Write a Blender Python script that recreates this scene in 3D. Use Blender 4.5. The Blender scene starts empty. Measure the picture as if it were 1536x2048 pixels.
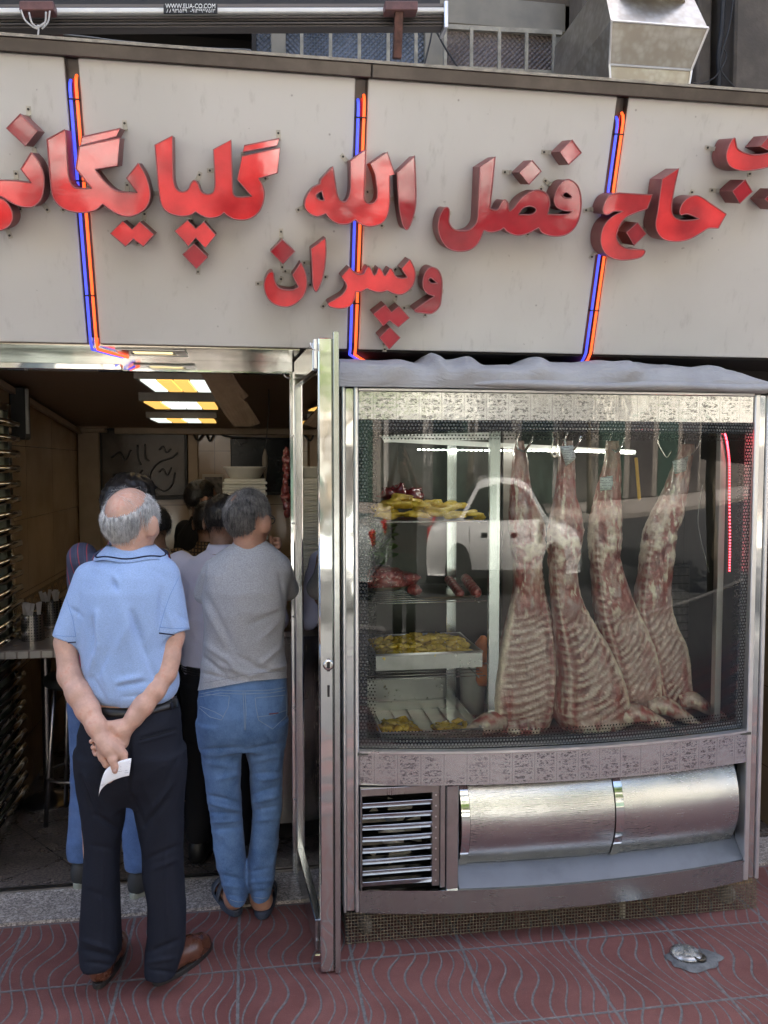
import bpy, bmesh, math, random
import numpy as np
from mathutils import Vector, Matrix
from mathutils.geometry import tessellate_polygon

# ---------------------------------------------------------------- camera, sky, sun, exposure
sc = bpy.context.scene
COL = sc.collection
FPX, YAW, PIT, CAMH = 1657.0, math.radians(-8.8), math.radians(-3.28), 1.8
cam = bpy.data.cameras.new("camera")
cam.sensor_fit = 'VERTICAL'; cam.sensor_height = 36.0; cam.lens = FPX/2048*36.0
cam.clip_start = 0.05; cam.clip_end = 500
camo = bpy.data.objects.new("camera", cam); COL.objects.link(camo)
camo.location = (0, 0, CAMH); camo.rotation_euler = (math.radians(90)+PIT, 0, YAW)
sc.camera = camo
SUN_EL, SUN_AZ = math.radians(58), math.radians(20)      # sun stands behind the shop building
w = bpy.data.worlds.new("World"); sc.world = w; w.use_nodes = True
nt = w.node_tree; nt.nodes.clear()
sky = nt.nodes.new('ShaderNodeTexSky'); sky.sky_type = 'NISHITA'; sky.sun_disc = False
sky.sun_elevation = SUN_EL; sky.sun_rotation = SUN_AZ; sky.air_density = .75; sky.dust_density = 6.0; sky.ozone_density = .4
bg = nt.nodes.new('ShaderNodeBackground'); bg.inputs[1].default_value = 0.13
out = nt.nodes.new('ShaderNodeOutputWorld')
nt.links.new(sky.outputs[0], bg.inputs[0]); nt.links.new(bg.outputs[0], out.inputs[0])
sun = bpy.data.lights.new("sun", 'SUN'); sun.energy = 4.5; sun.angle = math.radians(0.5); sun.color = (1, .94, .85)
suno = bpy.data.objects.new("sun", sun); COL.objects.link(suno)
sd = Vector((math.sin(SUN_AZ)*math.cos(SUN_EL), math.cos(SUN_AZ)*math.cos(SUN_EL), math.sin(SUN_EL)))
suno.rotation_euler = sd.to_track_quat('Z', 'Y').to_euler(); suno.location = (0, 30, 40)
sc.view_settings.view_transform = 'Standard'; sc.view_settings.look = 'None'
sc.view_settings.exposure = 2.75; sc.view_settings.gamma = 1.0
sc.cycles.use_denoising = True
sc.cycles.max_bounces = 8; sc.cycles.transparent_max_bounces = 16
sc.cycles.caustics_reflective = False; sc.cycles.caustics_refractive = False
sc.cycles.sample_clamp_indirect = 6.0
random.seed(7); RNG = np.random.default_rng(7)

# ---------------------------------------------------------------- helpers
def ray(px, py):
    x, y, z = (px-768)/FPX, 1.0, -(py-1024)/FPX
    c, s = math.cos(PIT), math.sin(PIT); y, z = y*c-z*s, y*s+z*c
    c, s = math.cos(YAW), math.sin(YAW); x, y = x*c-y*s, x*s+y*c
    return Vector((x, y, z))
def at(px, py, Y):
    d = ray(px, py); k = Y/d.y
    return Vector((d.x*k, Y, CAMH+d.z*k))
def ground(px, py, z=0):
    d = ray(px, py); k = (z-CAMH)/d.z
    return Vector((d.x*k, d.y*k, z))
def ax(px, Y): return at(px, 929, Y).x
def az(py, Y, px=768): return at(px, py, Y).z

def world_loc(o):
    v = Vector((0, 0, 0))
    while o is not None: v += o.location; o = o.parent
    return v
def tag(o, label=None, cat=None, group=None, kind=None):
    if label: o['label'] = label
    if cat: o['category'] = cat
    if group: o['group'] = group
    if kind: o['kind'] = kind
    return o
def thing(name, label, cat, loc=(0, 0, 0), group=None):
    o = bpy.data.objects.new(name, None); COL.objects.link(o)
    o.location = loc; o.empty_display_size = .1
    return tag(o, label, cat, group)
def mesh_obj(name, V, Fc, mat, parent=None, smooth=False, midx=None, loc=None):
    V = np.asarray(V, dtype=np.float64).reshape(-1, 3)
    me = bpy.data.meshes.new(name)
    off = world_loc(parent) if parent else (Vector(loc) if loc is not None else Vector((0, 0, 0)))
    V = V-np.array(off)
    me.from_pydata(V.tolist(), [], Fc if isinstance(Fc, list) else Fc.tolist())
    for m in (mat if isinstance(mat, (list, tuple)) else [mat]): me.materials.append(m)
    if midx is not None: me.polygons.foreach_set('material_index', np.asarray(midx, dtype=np.int32))
    if smooth: me.polygons.foreach_set('use_smooth', np.ones(len(me.polygons), dtype=bool))
    me.update()
    o = bpy.data.objects.new(name, me); COL.objects.link(o)
    if parent: o.parent = parent
    elif loc is not None: o.location = off
    return o
class MB:
    def __init__(s): s.V = []; s.F = []; s.M = []; s.m = 0
    def add(s, V, F):
        b = len(s.V); s.V += [tuple(v) for v in V]; s.F += [tuple(i+b for i in f) for f in F]; s.M += [s.m]*len(F); return s
    def box(s, x0, x1, y0, y1, z0, z1):
        V = [(x, y, z) for z in (z0, z1) for y in (y0, y1) for x in (x0, x1)]
        return s.add(V, [(0, 2, 3, 1), (4, 5, 7, 6), (0, 1, 5, 4), (2, 6, 7, 3), (0, 4, 6, 2), (1, 3, 7, 5)])
    def obox(s, c, u, v, w, hu, hv, hw):
        c = Vector(c); u = Vector(u).normalized()*hu; v = Vector(v).normalized()*hv; w = Vector(w).normalized()*hw
        V = [c+u*a+v*b+w*d for d in (-1, 1) for b in (-1, 1) for a in (-1, 1)]
        F = [(0, 2, 3, 1), (4, 5, 7, 6), (0, 1, 5, 4), (2, 6, 7, 3), (0, 4, 6, 2), (1, 3, 7, 5)]
        if u.cross(v).dot(w) < 0: F = [f[::-1] for f in F]
        return s.add(V, F)
    def bar(s, a, b, w, h=None, up=(0, 0, 1)):
        a = Vector(a); b = Vector(b); d = b-a; L = d.length; d.normalize(); u = Vector(up)
        if abs(d.dot(u)) > .95: u = Vector((0, 1, 0))
        r = d.cross(u).normalized(); u = r.cross(d)
        return s.obox((a+b)/2, d, r, u, L/2, w/2, (h or w)/2)
    def tube(s, P, r, n=8, cap=True, closed=False):
        P = [Vector(p) for p in P]; k = len(P); R = r if isinstance(r, (list, tuple)) else [r]*k
        V = []; F = []; prev = None
        for i in range(k):
            if closed: t = P[(i+1) % k]-P[i-1]
            else: t = P[min(i+1, k-1)]-P[max(i-1, 0)]
            if t.length < 1e-9: t = Vector((0, 0, 1))
            t.normalize()
            if prev is None:
                a = Vector((0, 0, 1)) if abs(t.z) < .9 else Vector((1, 0, 0)); u = t.cross(a).normalized()
            else:
                u = prev-t*prev.dot(t)
                u = u.normalized() if u.length > 1e-6 else t.orthogonal().normalized()
            prev = u; v = t.cross(u)
            for j in range(n):
                an = 2*math.pi*j/n; V.append(P[i]+u*(R[i]*math.cos(an))+v*(R[i]*math.sin(an)))
        for i in range(k if closed else k-1):
            i2 = (i+1) % k
            for j in range(n): F.append((i*n+j, i*n+(j+1) % n, i2*n+(j+1) % n, i2*n+j))
        if cap and not closed: F.append(tuple(range(n))[::-1]); F.append(tuple((k-1)*n+j for j in range(n)))
        return s.add(V, F)
    def lathe(s, prof, c, n=24, axis=(0, 0, 1), cap=True):
        c = Vector(c); a = Vector(axis).normalized(); u = a.orthogonal().normalized(); v = a.cross(u); V = []; F = []
        for r, h in prof:
            for j in range(n):
                an = 2*math.pi*j/n; V.append(c+a*h+u*(r*math.cos(an))+v*(r*math.sin(an)))
        for i in range(len(prof)-1):
            for j in range(n): F.append((i*n+j, i*n+(j+1) % n, (i+1)*n+(j+1) % n, (i+1)*n+j))
        if cap: F.append(tuple(range(n))[::-1]); F.append(tuple((len(prof)-1)*n+j for j in range(n)))
        return s.add(V, F)
    def grid(s, fn, nu, nv):
        V = [fn(i/nu, j/nv) for j in range(nv+1) for i in range(nu+1)]
        F = [(j*(nu+1)+i, j*(nu+1)+i+1, (j+1)*(nu+1)+i+1, (j+1)*(nu+1)+i) for j in range(nv) for i in range(nu)]
        return s.add(V, F)
    def slab(s, fn, nu, nv, t):
        # fn(u,v)->point ; sheet with thickness vector t
        t = Vector(t); n = (nu+1)*(nv+1)
        A = [Vector(fn(i/nu, j/nv)) for j in range(nv+1) for i in range(nu+1)]
        F = []
        for j in range(nv):
            for i in range(nu):
                q = (j*(nu+1)+i, j*(nu+1)+i+1, (j+1)*(nu+1)+i+1, (j+1)*(nu+1)+i); F.append(q); F.append(tuple(k+n for k in q[::-1]))
        E = [(i, i+1) for i in range(nu)]+[((j+1)*(nu+1)-1, (j+2)*(nu+1)-1) for j in range(nv)]
        E += [(nv*(nu+1)+i+1, nv*(nu+1)+i) for i in range(nu)]+[((j+1)*(nu+1), j*(nu+1)) for j in range(nv)]
        for a, b in E: F.append((a, a+n, b+n, b))
        return s.add(A+[p+t for p in A], F)
    def build(s, name, mat, parent=None, smooth=False, bevel=0, loc=None, seg=1):
        o = mesh_obj(name, s.V, s.F, mat, parent, smooth, s.M if isinstance(mat, (list, tuple)) else None, loc)
        if bevel:
            bm = bmesh.new(); bm.from_mesh(o.data)
            ed = [e for e in bm.edges if len(e.link_faces) == 2 and e.calc_face_angle(0) > .5]
            bmesh.ops.bevel(bm, geom=ed, offset=bevel, segments=seg, affect='EDGES', profile=.5, clamp_overlap=True)
            bm.to_mesh(o.data); bm.free()
        return o
def autosmooth(o, ang=40):
    me = o.data; bm = bmesh.new(); bm.from_mesh(me)
    for f in bm.faces: f.smooth = True
    for e in bm.edges:
        if len(e.link_faces) == 2 and e.calc_face_angle(0) > math.radians(ang): e.smooth = False
    bm.to_mesh(me); bm.free(); return o
def copy_tree(o, parent=None):
    c = o.copy(); COL.objects.link(c)
    if parent: c.parent = parent
    for ch in list(o.children): copy_tree(ch, c)
    return c
def smooth_path(pts, closed=True, n=6):
    """points (x,y) are corners, (x,y,1) smooth; returns a dense polyline"""
    k = len(pts); out = []
    for i in range(k if closed else k-1):
        p0 = pts[i]; p1 = pts[(i+1) % k]
        s0 = len(p0) > 2; s1 = len(p1) > 2
        a = Vector(p0[:2]); b = Vector(p1[:2])
        if not s0 and not s1: out.append(a); continue
        ta = (b-Vector(pts[i-1][:2]))*.5 if s0 and (closed or i > 0) else (b-a)
        tb = (Vector(pts[(i+2) % k][:2])-a)*.5 if s1 and (closed or i+2 < k) else (b-a)
        L = (b-a).length
        if ta.length > 1.2*L: ta *= 1.2*L/ta.length
        if tb.length > 1.2*L: tb *= 1.2*L/tb.length
        for j in range(n):
            t = j/n; h00 = 2*t**3-3*t*t+1; h10 = t**3-2*t*t+t; h01 = -2*t**3+3*t*t; h11 = t**3-t*t
            out.append(a*h00+ta*h10+b*h01+tb*h11)
    if not closed: out.append(Vector(pts[-1][:2]))
    return out

# numpy value noise (3-D, smooth)
_P = RNG.random((64, 64, 64)).astype(np.float32)*2-1
def vnoise(X, Y, Z, seed=0):
    X = np.asarray(X, dtype=np.float64)+seed*7.31; Y = np.asarray(Y, dtype=np.float64)+seed*3.77; Z = np.asarray(Z, dtype=np.float64)+seed*5.13
    xi = np.floor(X).astype(int); yi = np.floor(Y).astype(int); zi = np.floor(Z).astype(int)
    fx = X-xi; fy = Y-yi; fz = Z-zi
    fx = fx*fx*(3-2*fx); fy = fy*fy*(3-2*fy); fz = fz*fz*(3-2*fz)
    def g(a, b, c): return _P[(xi+a) & 63, (yi+b) & 63, (zi+c) & 63]
    x00 = g(0, 0, 0)*(1-fx)+g(1, 0, 0)*fx; x10 = g(0, 1, 0)*(1-fx)+g(1, 1, 0)*fx
    x01 = g(0, 0, 1)*(1-fx)+g(1, 0, 1)*fx; x11 = g(0, 1, 1)*(1-fx)+g(1, 1, 1)*fx
    return (x00*(1-fy)+x10*fy)*(1-fz)+(x01*(1-fy)+x11*fy)*fz
def fbm(X, Y, Z, o=3, seed=0):
    r = 0; a = 1
    for i in range(o): r = r+a*vnoise(X*2**i, Y*2**i, Z*2**i, seed+i); a *= .5
    return r

# ---------------------------------------------------------------- materials
class S:
    """a node socket with arithmetic"""
    def __init__(s, t, k): s.t = t; s.k = k
    def _m(s, op, *a):
        n = s.t.nodes.new('ShaderNodeMath'); n.operation = op
        for i, x in enumerate((s,)+a):
            if isinstance(x, S): s.t.links.new(x.k, n.inputs[i])
            else: n.inputs[i].default_value = x
        return S(s.t, n.outputs[0])
    def __add__(s, o): return s._m('ADD', o)
    __radd__ = __add__
    def __sub__(s, o): return s._m('SUBTRACT', o)
    def __mul__(s, o): return s._m('MULTIPLY', o)
    __rmul__ = __mul__
    def __truediv__(s, o): return s._m('DIVIDE', o)
    def frac(s): return s._m('FRACT')
    def floor(s): return s._m('FLOOR')
    def sin(s): return s._m('SINE')
    def abs(s): return s._m('ABSOLUTE')
    def lt(s, o): return s._m('LESS_THAN', o)
    def gt(s, o): return s._m('GREATER_THAN', o)
    def mn(s, o): return s._m('MINIMUM', o)
    def mx(s, o): return s._m('MAXIMUM', o)
    def pow(s, o): return s._m('POWER', o)
    def step(s, a, b):
        n = s.t.nodes.new('ShaderNodeMapRange'); n.interpolation_type = 'SMOOTHSTEP'
        s.t.links.new(s.k, n.inputs[0]); n.inputs[1].default_value = a; n.inputs[2].default_value = b
        return S(s.t, n.outputs[0])
class Mat:
    def __init__(s, name, coords='pos'):
        s.m = bpy.data.materials.new(name); s.m.use_nodes = True; s.t = s.m.node_tree
        s.b = s.t.nodes['Principled BSDF']; s.o = s.t.nodes['Material Output']
        if coords == 'pos': s.co = s.t.nodes.new('ShaderNodeNewGeometry').outputs['Position']
        else:
            n = s.t.nodes.new('ShaderNodeTexCoord'); s.co = n.outputs['UV' if coords == 'uv' else 'Object']
    def link(s, a, b): s.t.links.new(a.k if isinstance(a, S) else a, b)
    def set(s, **k):
        nm = dict(color='Base Color', rough='Roughness', metal='Metallic', spec='Specular IOR Level', coat='Coat Weight', coatr='Coat Roughness',
                  ecol='Emission Color', estr='Emission Strength', alpha='Alpha', trans='Transmission Weight', ior='IOR', sss='Subsurface Weight',
                  sheen='Sheen Weight', aniso='Anisotropic')
        for a, v in k.items():
            i = s.b.inputs[nm[a]]
            if isinstance(v, S): s.link(v, i)
            elif hasattr(v, 'is_output'): s.link(v, i)
            elif isinstance(v, tuple) and len(v) == 3: i.default_value = (*v, 1)
            else: i.default_value = v
        return s
    def xyz(s, co=None):
        n = s.t.nodes.new('ShaderNodeSeparateXYZ'); s.link(co or s.co, n.inputs[0]); return [S(s.t, n.outputs[i]) for i in range(3)]
    def vec(s, x, y, z=0.0):
        n = s.t.nodes.new('ShaderNodeCombineXYZ')
        for i, v in enumerate((x, y, z)):
            if isinstance(v, S): s.link(v, n.inputs[i])
            else: n.inputs[i].default_value = v
        return n.outputs[0]
    def scale(s, v, co=None):
        n = s.t.nodes.new('ShaderNodeVectorMath'); n.operation = 'MULTIPLY'; s.link(co or s.co, n.inputs[0]); n.inputs[1].default_value = v; return n.outputs[0]
    def noise(s, sc_, det=3, rough=.5, co=None, dist=0):
        n = s.t.nodes.new('ShaderNodeTexNoise'); n.inputs['Scale'].default_value = sc_; n.inputs['Detail'].default_value = det
        n.inputs['Roughness'].default_value = rough; n.inputs['Distortion'].default_value = dist; s.link(co or s.co, n.inputs['Vector']); return S(s.t, n.outputs[0])
    def voro(s, sc_, co=None, feat='F1', out='Distance'):
        n = s.t.nodes.new('ShaderNodeTexVoronoi'); n.feature = feat; n.inputs['Scale'].default_value = sc_; s.link(co or s.co, n.inputs['Vector'])
        return S(s.t, n.outputs[out])
    def mix(s, f, a, b):
        n = s.t.nodes.new('ShaderNodeMix'); n.data_type = 'RGBA'
        if isinstance(f, S): s.link(f, n.inputs[0])
        else: n.inputs[0].default_value = f
        for i, v in ((6, a), (7, b)):
            if isinstance(v, tuple): n.inputs[i].default_value = (*v[:3], 1)
            else: s.link(v, n.inputs[i])
        return n.outputs[2]
    def bump(s, h, st=.3, dist=.002, normal=None):
        n = s.t.nodes.new('ShaderNodeBump'); n.inputs['Strength'].default_value = st; n.inputs['Distance'].default_value = dist
        s.link(h, n.inputs['Height'])
        if normal is not None: s.link(normal, n.inputs['Normal'])
        s.link(n.outputs[0], s.b.inputs['Normal']); return n.outputs[0]
def pm(name, col, rough=.5, metal=0, var=.15, vs=8, rv=.1, bump=0, bs=60, bd=.002, stretch=None, coords='pos', **k):
    """plain procedural material: colour and roughness broken up by noise"""
    M = Mat(name, coords); co = M.scale(stretch) if stretch else M.co
    f = M.noise(vs, 5, .6, co)
    lo = tuple(max(0, c*(1-var)) for c in col); hi = tuple(c*(1+var) for c in col)
    M.set(color=M.mix(f.step(.3, .7), lo, hi), metal=metal, rough=(f*rv*2+(rough-rv))._m('MAXIMUM', .02), **k)
    if bump: M.bump(M.noise(bs, 4, .6, co), bump, bd)
    return M.m
def steel(name, col=(.53, .555, .545), rough=.2, stretch=(300, 300, 6), dirt=.25, bump=.05):
    M = Mat(name); n1 = M.noise(1, 4, .6, M.scale(stretch)); n2 = M.noise(5, 5, .65)
    M.set(color=M.mix(n2.step(.42, .75), col, tuple(c*(1-dirt) for c in col)), metal=1.0, rough=(n1*.10+n2*.14+(rough-.12))._m('MAXIMUM', .03))
    M.bump(n1+M.noise(3, 2)*6.0, bump, .002); return M.m
def mirror(name, col=(.67, .69, .68), rough=.06, wob=.25):
    M = Mat(name); n2 = M.noise(7, 4, .6)
    M.set(color=col, metal=1.0, rough=n2*.08+rough-.03); M.bump(M.noise(6, 2), wob, .006); return M.m
# ---------------------------------------------------------------- setting materials
M_steel = steel("brushed_steel"); M_steel_dk = steel("dull_steel", (.36, .34, .33), .3)
M_mirror = mirror("polished_steel"); M_alu = pm("aluminium_trim", (.72, .72, .72), .32, .9, .06)
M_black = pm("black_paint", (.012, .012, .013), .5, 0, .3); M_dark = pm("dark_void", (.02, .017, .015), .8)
M_rubber = pm("black_rubber", (.015, .015, .016), .6)
M_white_plastic = pm("white_plastic", (.72, .71, .68), .35, 0, .05)
M_chrome = mirror("chrome_bar", (.75, .73, .68), .08, .05)
M_wire = pm("grey_wire", (.25, .25, .24), .5, .3)
M_rust = pm("rusty_brown_metal", (.09, .04, .03), .55, .5, .5, 25)

def mk_glass(name, tint=(.93, .97, .95), boost=1.0):
    M = Mat(name); t = M.t; t.nodes.remove(M.b)
    tr = t.nodes.new('ShaderNodeBsdfTransparent'); tr.inputs[0].default_value = (*tint, 1)
    gl = t.nodes.new('ShaderNodeBsdfGlossy'); gl.inputs['Roughness'].default_value = .008; gl.inputs[0].default_value = (1, 1, 1, 1)
    fr = t.nodes.new('ShaderNodeFresnel'); fr.inputs[0].default_value = 1.5
    f = S(t, fr.outputs[0])*boost
    mx = t.nodes.new('ShaderNodeMixShader'); t.links.new(f._m('MINIMUM', 1.0).k, mx.inputs[0]); t.links.new(tr.outputs[0], mx.inputs[1]); t.links.new(gl.outputs[0], mx.inputs[2])
    t.links.new(mx.outputs[0], M.o.inputs[0]); return M.m
M_glass = mk_glass("clear_glass", boost=1.6)

# pavement: red terrazzo tiles with grey wavy grooves
def mk_tiles():
    M = Mat("red_grooved_tile"); x, y, z = M.xyz()
    PX, PY = .41, .4155
    wob = (M.noise(1.7, 2)-.5)*.085
    s = x+((y-2.485)*(2*math.pi/PY)+(x*(2*math.pi/(PX*2)))*1.0).sin()*.030+((x-.363)*(2*math.pi/PX)+1.2).sin()*.011+wob
    fine = (M.noise(90, 3)-.5)*.006
    g = ((s/.0455).frac()-.5).abs()*.0455+fine*.5
    jx = (((x-.363+y*.01)/PX+.5).frac()-.5).abs()*PX+fine
    jy = (((y-2.485)/PY+.5).frac()-.5).abs()*PY+fine
    groove = g.step(.0040, .0020).mx(jx.step(.0072, .004)).mx(jy.step(.0065, .0035))
    smear = M.noise(9, 4, .65).step(.60, .72)*g.step(.013, .003)
    groove = groove.mx(smear*.7)
    sp = M.noise(330, 2, .8); big = M.noise(3.2, 5, .65); grime = M.noise(16, 6, .75)
    red = M.mix(big.step(.3, .7), (.130, .048, .041), (.192, .079, .068))
    red = M.mix(sp.step(.62, .75), red, (.42, .27, .25)); red = M.mix(sp.step(.42, .28), red, (.055, .018, .018))
    red = M.mix(grime.step(.52, .8)*.55, red, (.07, .045, .042))
    gc = M.mix(M.noise(60, 3).step(.3, .7), (.105, .10, .098), (.17, .165, .16))
    M.set(color=M.mix(groove, red, gc), rough=M.noise(14, 4)*.35+.36, spec=.4)
    M.bump(groove*-1.0+sp*.22, .6, .004); return M.m
M_tile = mk_tiles()
def mk_band():
    M = Mat("striped_paving"); x, y, z = M.xyz(); f = (y/.30).frac()
    st = f.lt(.5); n = M.noise(200, 2); c = M.mix(st, (.20, .075, .07), (.06, .055, .06)); c = M.mix(n.step(.6, .75)*.4, c, (.4, .3, .3))
    c = M.mix(((y/.18).frac()-.5).abs().gt(.46)._m('MULTIPLY', .8), c, (.3, .3, .3)); M.set(color=c, rough=.5); return M.m
def mk_granite():
    M = Mat("speckled_granite"); n = M.noise(130, 3, .7); m = M.noise(60, 2, .6); b = M.noise(4, 4)
    c = M.mix(n.step(.40, .6), (.12, .105, .095), (.48, .42, .36)); c = M.mix(m.step(.58, .66), c, (.6, .55, .5)); c = M.mix(b.step(.4, .75)*.35, c, (.2, .17, .15))
    M.set(color=c, rough=.42); M.bump(n, .15, .001); return M.m
M_granite = mk_granite()
def mk_shopfloor():
    M = Mat("shop_floor_stone"); x, y, z = M.xyz(); n = M.noise(90, 3, .7); b = M.noise(5, 4)
    c = M.mix(n.step(.35, .65), (.05, .04, .035), (.2, .16, .13)); c = M.mix(b.step(.4, .7)*.5, c, (.04, .035, .03))
    u = x*.8+y*.6; v = y*.8-x*.6
    j = (((u/.4).frac()-.5).abs()*-.4+.2).mn(((v/.4).frac()-.5).abs()*-.4+.2)
    c = M.mix(j.step(.004, .002), c, (.015, .012, .01)); M.set(color=c, rough=M.noise(12, 3)*.3+.15); return M.m

def sheet(name, x0, x1, y0, y1, z, mat, thick=.05):
    b = MB(); b.box(x0, x1, y0, y1, z-thick, z); return tag(b.build(name, mat), kind='structure')
M_asphalt = pm("asphalt", (.032, .032, .032), .75, 0, .3, 40, bump=.3, bs=250)
sheet("ground", -60, 60, -80, 40, -.16, pm("earth", (.11, .09, .07), .9), .2)
sheet("road", -60, 60, -12, -1.9, -.12, M_asphalt, .03)
sheet("pavement", -8, 9, 1.55, 3.324, 0, M_tile, .08)
sheet("paving_band", -8, 9, .25, 1.546, 0, mk_band(), .08)
sheet("concrete_walk", -8, 9, -1.7, .246, 0, pm("grey_walk", (.16, .155, .145), .8, 0, .15, 3, bump=.2, bs=80), .08)
b = MB(); b.box(-60, 60, -1.9, -1.702, -.14, .01); tag(b.build("kerb", pm("kerb_concrete", (.13, .125, .12), .8), bevel=.01), kind='structure')
sheet("far_pavement", -60, 60, -16, -12.004, 0, pm("far_paving", (.28, .25, .22), .8), .14)
sheet("threshold_sill", -1.6, 2.6, 3.326, 3.565, .012, M_granite, .09)
sheet("shop_floor", -1.9, 2.6, 3.60, 6.6, .012, mk_shopfloor(), .09)

# ---------------------------------------------------------------- the shop building
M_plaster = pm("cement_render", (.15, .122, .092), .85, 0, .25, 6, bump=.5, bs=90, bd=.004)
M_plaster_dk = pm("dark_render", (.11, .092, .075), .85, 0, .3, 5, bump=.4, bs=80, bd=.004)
def mk_walltile():
    M = Mat("beige_wall_tile"); x, y, z = M.xyz(); n = M.noise(2.5, 4)
    c = M.mix(n.step(.3, .7), (.30, .20, .115), (.40, .28, .17))
    jz = (((z+.1)/.4).frac()-.5).abs()*-.4+.2; jy = (((y+x)/.6).frac()-.5).abs()*-.6+.3
    M.set(color=M.mix(jz.mn(jy).step(.003, .0015), c, (.12, .08, .05)), rough=.10, spec=.6); M.bump(M.noise(5, 2), .08, .004); return M.m
M_walltile = mk_walltile()
M_ceil = pm("brown_ceiling", (.23, .16, .11), .45, 0, .1)
M_cornice = pm("cream_cornice", (.36, .27, .19), .55, 0, .1)
def mk_decor():
    M = Mat("gold_border_tile"); x, y, z = M.xyz()
    a = ((y*40.0).sin()*.03+(z-1.02)).abs(); b_ = ((y*40.0+1.6).sin()*.03+(z-1.02)).abs()
    g = a.mn(b_).step(.009, .005); M.set(color=M.mix(g, (.16, .10, .05), (.5, .33, .12)), rough=.2, metal=g*.6); return M.m
bld = thing("shop_building", "rendered building with a glazed ground floor shop and tiled interior", "building", (0, 6.2, 0))
ZS = 2.235
def ceil_z(y): return 2.30-.09*(y-3.6)
def part(name, mat, fn, parent=bld, **k):
    b = MB(); fn(b); return b.build(name, mat, parent, **k)
part("upper_wall", M_plaster, lambda b: (b.box(-16, .02, 3.80, 4.1, 3.97, 9.5), b.box(1.44, 20, 3.80, 4.1, 2.3, 9.5), b.box(.02, 1.44, 3.80, 4.1, 3.93, 9.5),  # unseen right end is stretched past the side wall to block the sun
     b.box(.02, 1.44, 3.80, 4.1, 2.3, 3.2), b.box(-7, .02, 3.80, 4.1, 2.3, 2.9), b.box(-7, -1.9, 3.80, 4.1, 2.9, 3.97)))
part("roof_slab", M_plaster_dk, lambda b: b.box(-7, 9, 4.1, 14, 9.1, 9.5))
part("side_wall", M_plaster_dk, lambda b: b.box(-7, -6.7, 4.1, 14, 0, 9.1))
part("side_wall", M_plaster_dk, lambda b: b.box(8.7, 9, 4.1, 14, 0, 9.1))
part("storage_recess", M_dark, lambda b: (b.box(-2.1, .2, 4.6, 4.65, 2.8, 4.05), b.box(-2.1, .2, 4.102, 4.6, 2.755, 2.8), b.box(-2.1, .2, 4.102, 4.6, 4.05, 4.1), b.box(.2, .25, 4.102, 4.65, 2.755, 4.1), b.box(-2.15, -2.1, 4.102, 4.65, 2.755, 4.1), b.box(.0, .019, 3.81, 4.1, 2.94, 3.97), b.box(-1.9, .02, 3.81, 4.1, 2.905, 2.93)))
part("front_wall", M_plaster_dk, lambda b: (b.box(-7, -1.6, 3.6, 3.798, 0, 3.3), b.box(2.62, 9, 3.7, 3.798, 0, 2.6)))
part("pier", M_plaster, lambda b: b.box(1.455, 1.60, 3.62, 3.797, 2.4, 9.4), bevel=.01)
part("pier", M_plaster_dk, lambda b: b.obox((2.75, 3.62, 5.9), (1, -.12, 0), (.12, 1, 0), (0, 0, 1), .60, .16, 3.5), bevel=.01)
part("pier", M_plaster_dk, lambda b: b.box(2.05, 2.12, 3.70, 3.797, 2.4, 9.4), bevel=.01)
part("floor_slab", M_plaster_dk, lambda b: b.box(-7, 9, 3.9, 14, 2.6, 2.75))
# interior
part("left_wall", M_walltile, lambda b: b.box(-1.36, -1.26, 3.62, 6.4, .0, 2.6))
part("back_wall", M_walltile, lambda b: b.box(-1.26, 2.6, 6.3, 6.4, .0, 2.6))
part("right_wall", M_walltile, lambda b: b.box(2.5, 2.6, 3.62, 6.3, 0, 2.6))
part("ceiling", M_ceil, lambda b: b.slab(lambda u, v: (-1.26+3.76*u, 3.6+2.7*v, ceil_z(3.6+2.7*v)), 1, 1, (0, 0, .03)))
part("cornice", M_cornice, lambda b: (b.box(-1.0, 2.5, 6.2, 6.298, 2.02, 2.065), b.box(-1.0, 2.5, 6.17, 6.298, 2.066, 2.085)), bevel=.006)
part("pilaster", M_cornice, lambda b: (b.box(-1.255, -1.11, 6.2, 6.299, .0, 2.03), b.box(-1.257, -1.06, 6.17, 6.299, 2.03, 2.06), b.box(-1.257, -1.04, 6.15, 6.299, 2.06, 2.08)), bevel=.004)
part("pilaster", M_cornice, lambda b: b.box(-.49, -.42, 6.25, 6.299, 0, 2.02), bevel=.004)
part("wall_border", mk_decor(), lambda b: b.box(-1.259, -1.252, 3.7, 6.1, .97, 1.07))
part("cable_trunking", M_cornice, lambda b: b.bar((-1.235, 3.7, 2.255), (-1.235, 6.2, 2.03), .025, .03))
# lintel, soffit and floor track
part("soffit", steel("soffit_steel", (.5, .46, .40), .18, (6, 300, 300)), lambda b: b.box(-1.6, .17, 3.20, 3.575, ZS, ZS+.03))
part("soffit", M_dark, lambda b: b.box(.172, 2.6, 3.20, 3.575, ZS, ZS+.03))
part("lintel", M_mirror, lambda b: b.box(-1.6, .16, 3.577, 3.62, 2.185, 2.27), bevel=.002)
part("lintel", M_dark, lambda b: b.box(.162, 2.62, 3.577, 3.65, 2.10, 2.6))
part("shutter_rail", M_mirror, lambda b: b.box(-1.6, ax(248, 3.48), 3.46, 3.50, az(739, 3.48, 120), az(727, 3.48, 120)), bevel=.002)
part("door_track", M_steel_dk, lambda b: (b.box(-1.6, .2, 3.566, 3.575, .0, .02), b.box(-1.6, .2, 3.590, 3.599, .0, .02), b.box(-1.6, .2, 3.575, 3.590, -.02, .004)))
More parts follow.
